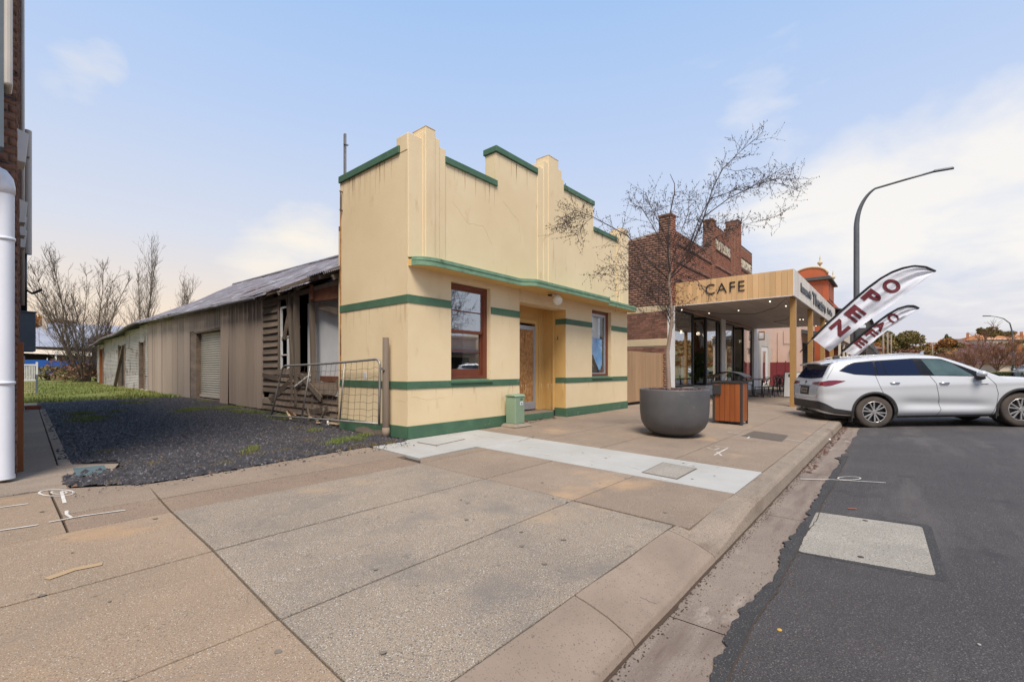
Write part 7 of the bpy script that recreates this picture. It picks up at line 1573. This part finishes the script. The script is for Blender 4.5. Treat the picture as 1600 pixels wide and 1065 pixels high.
ftree('wide orange autumn tree right of the big gum tree', 1458, 545, 160, 30, 6000, 'leaf_orange', .36, (1, 1, .6)); ftree('dark green shrubby tree below the orange tree', 1462, 558, 140, 20, 3500, 'leaf_olive', .3)
ftree('rounded red brown bush by the far road', 1420, 556, 120, 14, 2500, 'redtwig', .24); ftree('low red brown bush right of the far road', 1436, 566, 100, 22, 3200, 'redtwig', .2, (1, 1, .5)); ftree('dark thicket under the power poles', 1392, 566, 90, 22, 3000, 'redtwig', .2, (1, 1, .6)); ftree('dark thicket behind the CAFE flag', 1345, 566, 80, 18, 3000, 'redtwig', .2, (1, 1, .9))
ftree('conifer shaped like a narrow cone on the skyline', 1482, 536, 170, 8, 1500, 'leaf_green', .3, (.7, .7, 1.6)); ftree('small round olive tree beside the skyline conifer', 1494, 540, 165, 12, 2000, 'leaf_olive', .3); ftree('olive treetop on the skyline above the orange roof', 1568, 521, 190, 12, 1800, 'leaf_olive', .3, (1.2, 1.2, .5)); ftree('ragged olive skyline tree above the bare street trees', 1540, 520, 170, 13, 2200, 'leaf_olive', .28)
for k, (x, D_, hp, lab) in enumerate(((1558, 58, 78, 'reddish bare street tree with pale trunk in the median'), (1528, 70, 62, 'reddish bare street tree left of the pale trunked one'), (1500, 84, 50, 'smaller reddish bare tree furthest left on the median'), (1480, 98, 42, 'hazy reddish bare tree behind the car roof'), (1590, 90, 50, 'reddish bare tree behind the far street lamp'))):
    c = sight(x, 600, D=D_); h = hp * .74 * D_ / 710; z0 = -.3; t_ = root('bare_street_tree', (c.x, c.y, z0), lab, 'tree', None); T = Tree(); Tt = Tree(); Tt.limb([Vector((c.x, c.y, z0)), Vector((c.x + .05, c.y, z0 + h * .33))], .13, .10, 8)
    for i in range(9):
        a = 6.283 * i / 9 + ru(-.3, .3); d = Vector((math.cos(a), math.sin(a), ru(.7, 1.6))).normalized(); T.grow(Vector((c.x, c.y, z0 + h * ru(.25, .33))), d, h * ru(.5, .72), .06, 3, .62, .3, 5, 0, .013, 5)
    mk('trunk', Tt.g, 'bark', t_, smooth=True); mk('crown', T.g, 'redtwig', t_)
for lab, xa, xb, ya, D_ in (('long clipped dark hedge on the median', 1500, 1640, 586, 52), ('paler rounded shrub at the end of the median hedge', 1528, 1554, 589, 44)):
    a = sight(xa, 600, D=D_); b = sight(xb, 600, D=D_); r = root('hedge' if 'hedge on' in lab else 'shrub', (a.x, a.y, -.2), lab, 'hedge' if 'hedge on' in lab else 'shrub'); n = 16000 if 'hedge on' in lab else 2500; t = RNG.random(n); w = RNG.random((n, 2)); hh = (600 - ya) * D_ / 710
    P = np.stack([a.x + (b.x - a.x) * t + w[:, 0] * 1.6, a.y + (b.y - a.y) * t + w[:, 0] * .3, -.3 + hh * (1 - (1 - w[:, 1]) ** 2) + .06 * np.sin(t * 60)], -1); A = RNG.normal(size=(n, 3)) * .05; B = RNG.normal(size=(n, 3)) * .05
    V = np.stack([P - A, P - B, P + A, P + B], 1).reshape(-1, 3); npmesh('foliage', V, np.arange(4 * n).reshape(-1, 4), 'hedge' if n > 9000 else 'leaf_olive', r)
yb_ = root('yellow_hoop_rail', (40, -8, 0), 'yellow tubular hoop rails beyond the car bonnet', 'rail')
for x in (1562, 1575): a = sight(x - 5, 612, D=36); b = sight(x + 5, 602, D=36); c = sight(x + 26, 602, D=37); mk('hoop', G().tube([(a.x, a.y, -.3), tuple(a), (a.x + .02, a.y, b.z - .08), tuple(b), tuple(c)], .035, 8), 'yellowrail', yb_, smooth=True)
a = sight(1556, 612, D=38); mk('bollard', G().tube([(a.x, a.y, -.3), (a.x, a.y, .15)], .09, 10), 'housewall', yb_, smooth=True)
md_ = root('median', (50, -14, -.2), None, None, kind='structure'); mk('kerbed_bed', G().box(46, 96, -16, -6.5, -.2, .02), 'lawn', md_); mk('red_paving', G().box(36, 46, -16, -8.2, -.16, .02), 'screen', md_)
# houses on the right
def house(lab, xa, xb, ye, yr, yb0, D_, wall, roof, hip=.35, cat='house', chim=None, depth=10):
    a = sight(xa, ye, D=D_); b = sight(xb, ye, D=D_); zt_ = sight((xa + xb) / 2, yr, D=D_).z; z0 = min(sight(xa, yb0, D=D_).z, a.z - 1); d = (b - a); d.z = 0; L_ = d.length; d.normalize(); nn = Vector((d.y, -d.x, 0)); nn = nn if nn.x > 0 else -nn
    r = root('house', (a.x, a.y, z0), lab, cat); c_ = [a, b, b + nn * depth, a + nn * depth]
    zb2 = min(z0 - 2, min(terr(p.x, p.y) for p in c_) - .5)
    mk('wall', G().hexa([(p.x, p.y, zb2) for p in c_] + [(p.x, p.y, a.z) for p in c_]), wall, r); o_ = .5; e = [a - d * o_ - nn * o_, b + d * o_ - nn * o_, b + d * o_ + nn * (depth + o_), a - d * o_ + nn * (depth + o_)]
    R1 = a + d * L_ * hip + nn * depth / 2; R2 = b - d * L_ * hip + nn * depth / 2
    mk('roof', G().add([(p.x, p.y, a.z + .03) for p in e] + [(R1.x, R1.y, zt_), (R2.x, R2.y, zt_)], [(0, 1, 5, 4), (1, 2, 5), (2, 3, 4, 5), (3, 0, 4), (3, 2, 1, 0)]), roof, r)
    g = G().tube([(p.x, p.y, a.z) for p in (e[0], e[1])], .12, 4); mk('gutter', g, 'redwood' if roof == 'redroof' else 'whitepaint', r)
    n = max(2, int(L_ / 4))
    for k in range(n):
        p = a + d * L_ * (k + .5) / n - nn * .06; hh = a.z - z0
        w = mk('window', G().beam((p.x - d.x * .7, p.y - d.y * .7, z0 + hh * .55), (p.x + d.x * .7, p.y + d.y * .7, z0 + hh * .55), .08, min(1.4, hh * .45)), 'dark', r); mk('frame', G().tube([(p.x + s1 * d.x * .75 - nn.x * .02, p.y + s1 * d.y * .75 - nn.y * .02, z0 + hh * .55 + s2 * min(.72, hh * .24)) for s1, s2 in ((-1, -1), (1, -1), (1, 1), (-1, 1), (-1, -1))], .05, 4), 'whitepaint', w)
    if chim: p = sight(chim[0], chim[1], D=D_ + 3); mk('chimney', G().box(p.x - .5, p.x + .5, p.y - .4, p.y + .4, a.z, p.z), 'orangewall', r)
    return r
house('cream house with dark hipped roof and maroon gutter on the right edge', 1562, 1650, 568, 549, 592, 95, 'housewall', 'redroof', .3, chim=(1592, 540))
house('cream upper house with brown roof behind the dark roofed one', 1548, 1590, 548, 534, 565, 130, 'housewall', 'redroof', .25)
house('low brown roofed house behind the reddish street trees', 1515, 1562, 562, 546, 585, 115, 'housewall', 'redroof', .3)
house('long building with bright orange roof along the skyline', 1540, 1680, 530, 520, 545, 185, 'housewall', 'orangeroof', .1, chim=(1509, 517) if 0 else (1596, 518), depth=14)
house('small sunlit orange house on the rise at left of the skyline roofs', 1498, 1530, 538, 528, 552, 190, 'orangewall', 'redroof', .2, chim=(1512, 520)); house('white walled cottage among the reddish trees', 1468, 1500, 556, 549, 572, 150, 'housewall', 'houseroof', .3); house('pale cottage roof at the foot of the rise', 1440, 1462, 560, 553, 572, 170, 'housewall', 'houseroof', .3); house('orange brick house behind the power poles', 1352, 1380, 545, 534, 572, 130, 'orangewall', 'redroof', .25)
house('cream cottage low on the rise behind the gum tree', 1400, 1440, 546, 541, 552, 210, 'housewall', 'orangeroof', .3); 
for k_, (xa, ye, D_, wl_, rf_, lab) in enumerate(((1445, 545, 205, 'housewall', 'orangeroof', 'small cream house with orange roof right of the gum tree'), (1472, 541, 225, 'orangewall', 'redroof', 'small orange walled house below the skyline conifer'), (1506, 547, 160, 'housewall', 'redroof', 'cream house with brown roof above the bare median trees'), (1530, 541, 215, 'housewall', 'houseroof', 'small pale house with grey roof near the long orange roof'), (1484, 550, 175, 'housewall', 'orangeroof', 'cream house with orange roof among the hillside trees'), (1455, 552, 150, 'orangewall', 'houseroof', 'orange brick cottage with grey roof by the far road'), (1422, 543, 230, 'housewall', 'redroof', 'tiny cream house at the top of the far road'))):
    house(lab, xa, xa + 19, ye, ye - 5, ye + 8, D_, wl_, rf_, .25, depth=8)
# hill vegetation as one far mass
n = 90000; X = 150 + 260 * RNG.random(n); Y = -150 + 330 * RNG.random(n); k = (np.abs(Y + 4.5) > 5.5); X, Y = X[k], Y[k]; n = len(X)
cl = np.array([noise.noise(Vector((a * .06, b * .06, 0))) for a, b in zip(X, Y)]); k = cl > .0; X, Y, cl = X[k], Y[k], cl[k]; n = len(X)
Z = np.array([terr(a, b) for a, b in zip(X, Y)]) + 3.0 * cl + RNG.random(n) * 1.3; A = RNG.normal(size=(n, 3)) * .38; B = RNG.normal(size=(n, 3)) * .38; P = np.stack([X, Y, Z], -1)
V = np.stack([P - A, P - B, P + A, P + B], 1).reshape(-1, 3); h_ = n // 2
npmesh('far_woodland', V[:4 * h_], np.arange(4 * h_).reshape(-1, 4), 'leaf_orange', None, 'stuff', 'far hillside woodland with low sunlight put into its orange leaf colour', 'woodland'); npmesh('far_woodland', V[4 * h_:], np.arange(4 * (n - h_)).reshape(-1, 4), 'leaf_olive', None, 'stuff', 'olive green far hillside woodland', 'woodland')  # orange leaf colour stands in for low sun on this half
cs_ = [(-9, 'asphalt')]
wc = root('white_ute', (70, -10, 0), None, None); bpy.data.objects.remove(wc)
# cars parked beyond and across the street, and the shops over the road that the windows mirror
def carcopy(lab, x, y, z0, rz): return copytree(car, None, lab, (x, y, z0), None), rz
for lab, x, y, rz_ in (('white SUV parked across the street opposite the cafe', 22.0, -17.5, 1.2), ('white SUV parked across the street near the corner', 30, -17.8, 1.2), ('distant white SUV beyond the median hedge', 74, -11.5, .1)):
    c = copytree(car, None, lab, (x, y, -.02), None); c.rotation_euler = (0, 0, rz_)
for i, (x0, x1, h, m, aw_) in enumerate(((-22, -6, 5.2, 'orangewall', 'darkiron'), (-5, 9, 4.4, 'housewall', 'redroof'), (10, 24, 6.0, 'brick', 'darkiron'), (25, 40, 4.8, 'pink', 'houseroof'), (41, 60, 5.6, 'housewall', 'darkiron'))):
    lab = ('orange brick shop across the road behind the viewer', 'cream shop with brown awning across the road', 'red brick shop across the road', 'pink shop with grey awning across the road', 'long cream shop across the road')[i]
    r = root('opposite_shop', (x0, -27, 0), lab, 'building'); mk('wall', G().box(x0, x1, -40, -27, -.2, h), m, r); mk('awning', G().box(x0 + .2, x1 - .2, -27, -24, 3.0, 3.4), aw_, r); mk('parapet', G().box(x0 - .1, x1 + .1, -27.2, -26.8, h, h + .3), m, r)
    for k in range(3): xa = x0 + 1 + k * (x1 - x0 - 1.5) / 3; w = mk('window', G().box(xa, xa + (x1 - x0) / 4, -27, -26.94, .6, 2.6), 'dark', r); mk('frame', G().box(xa - .1, xa + (x1 - x0) / 4 + .1, -26.94, -26.9, .5, .6).box(xa - .1, xa + (x1 - x0) / 4 + .1, -26.94, -26.9, 2.6, 2.75), 'whitepaint', w)
mk('far_footpath', G().box(-60, 90, -27, -21.5, -.25, .08), 'kerb', local=True, kind='structure')
baretree('bare street tree across the road, mirrored in the windows', 6, -20, .1, 8, 3, .3, 5, 4, .12, 'redtwig', sp=.9); baretree('second bare street tree across the road', 17, -20.5, .1, 7.5, 3, .3, 5, 4, .12, 'redtwig', sp=.9)
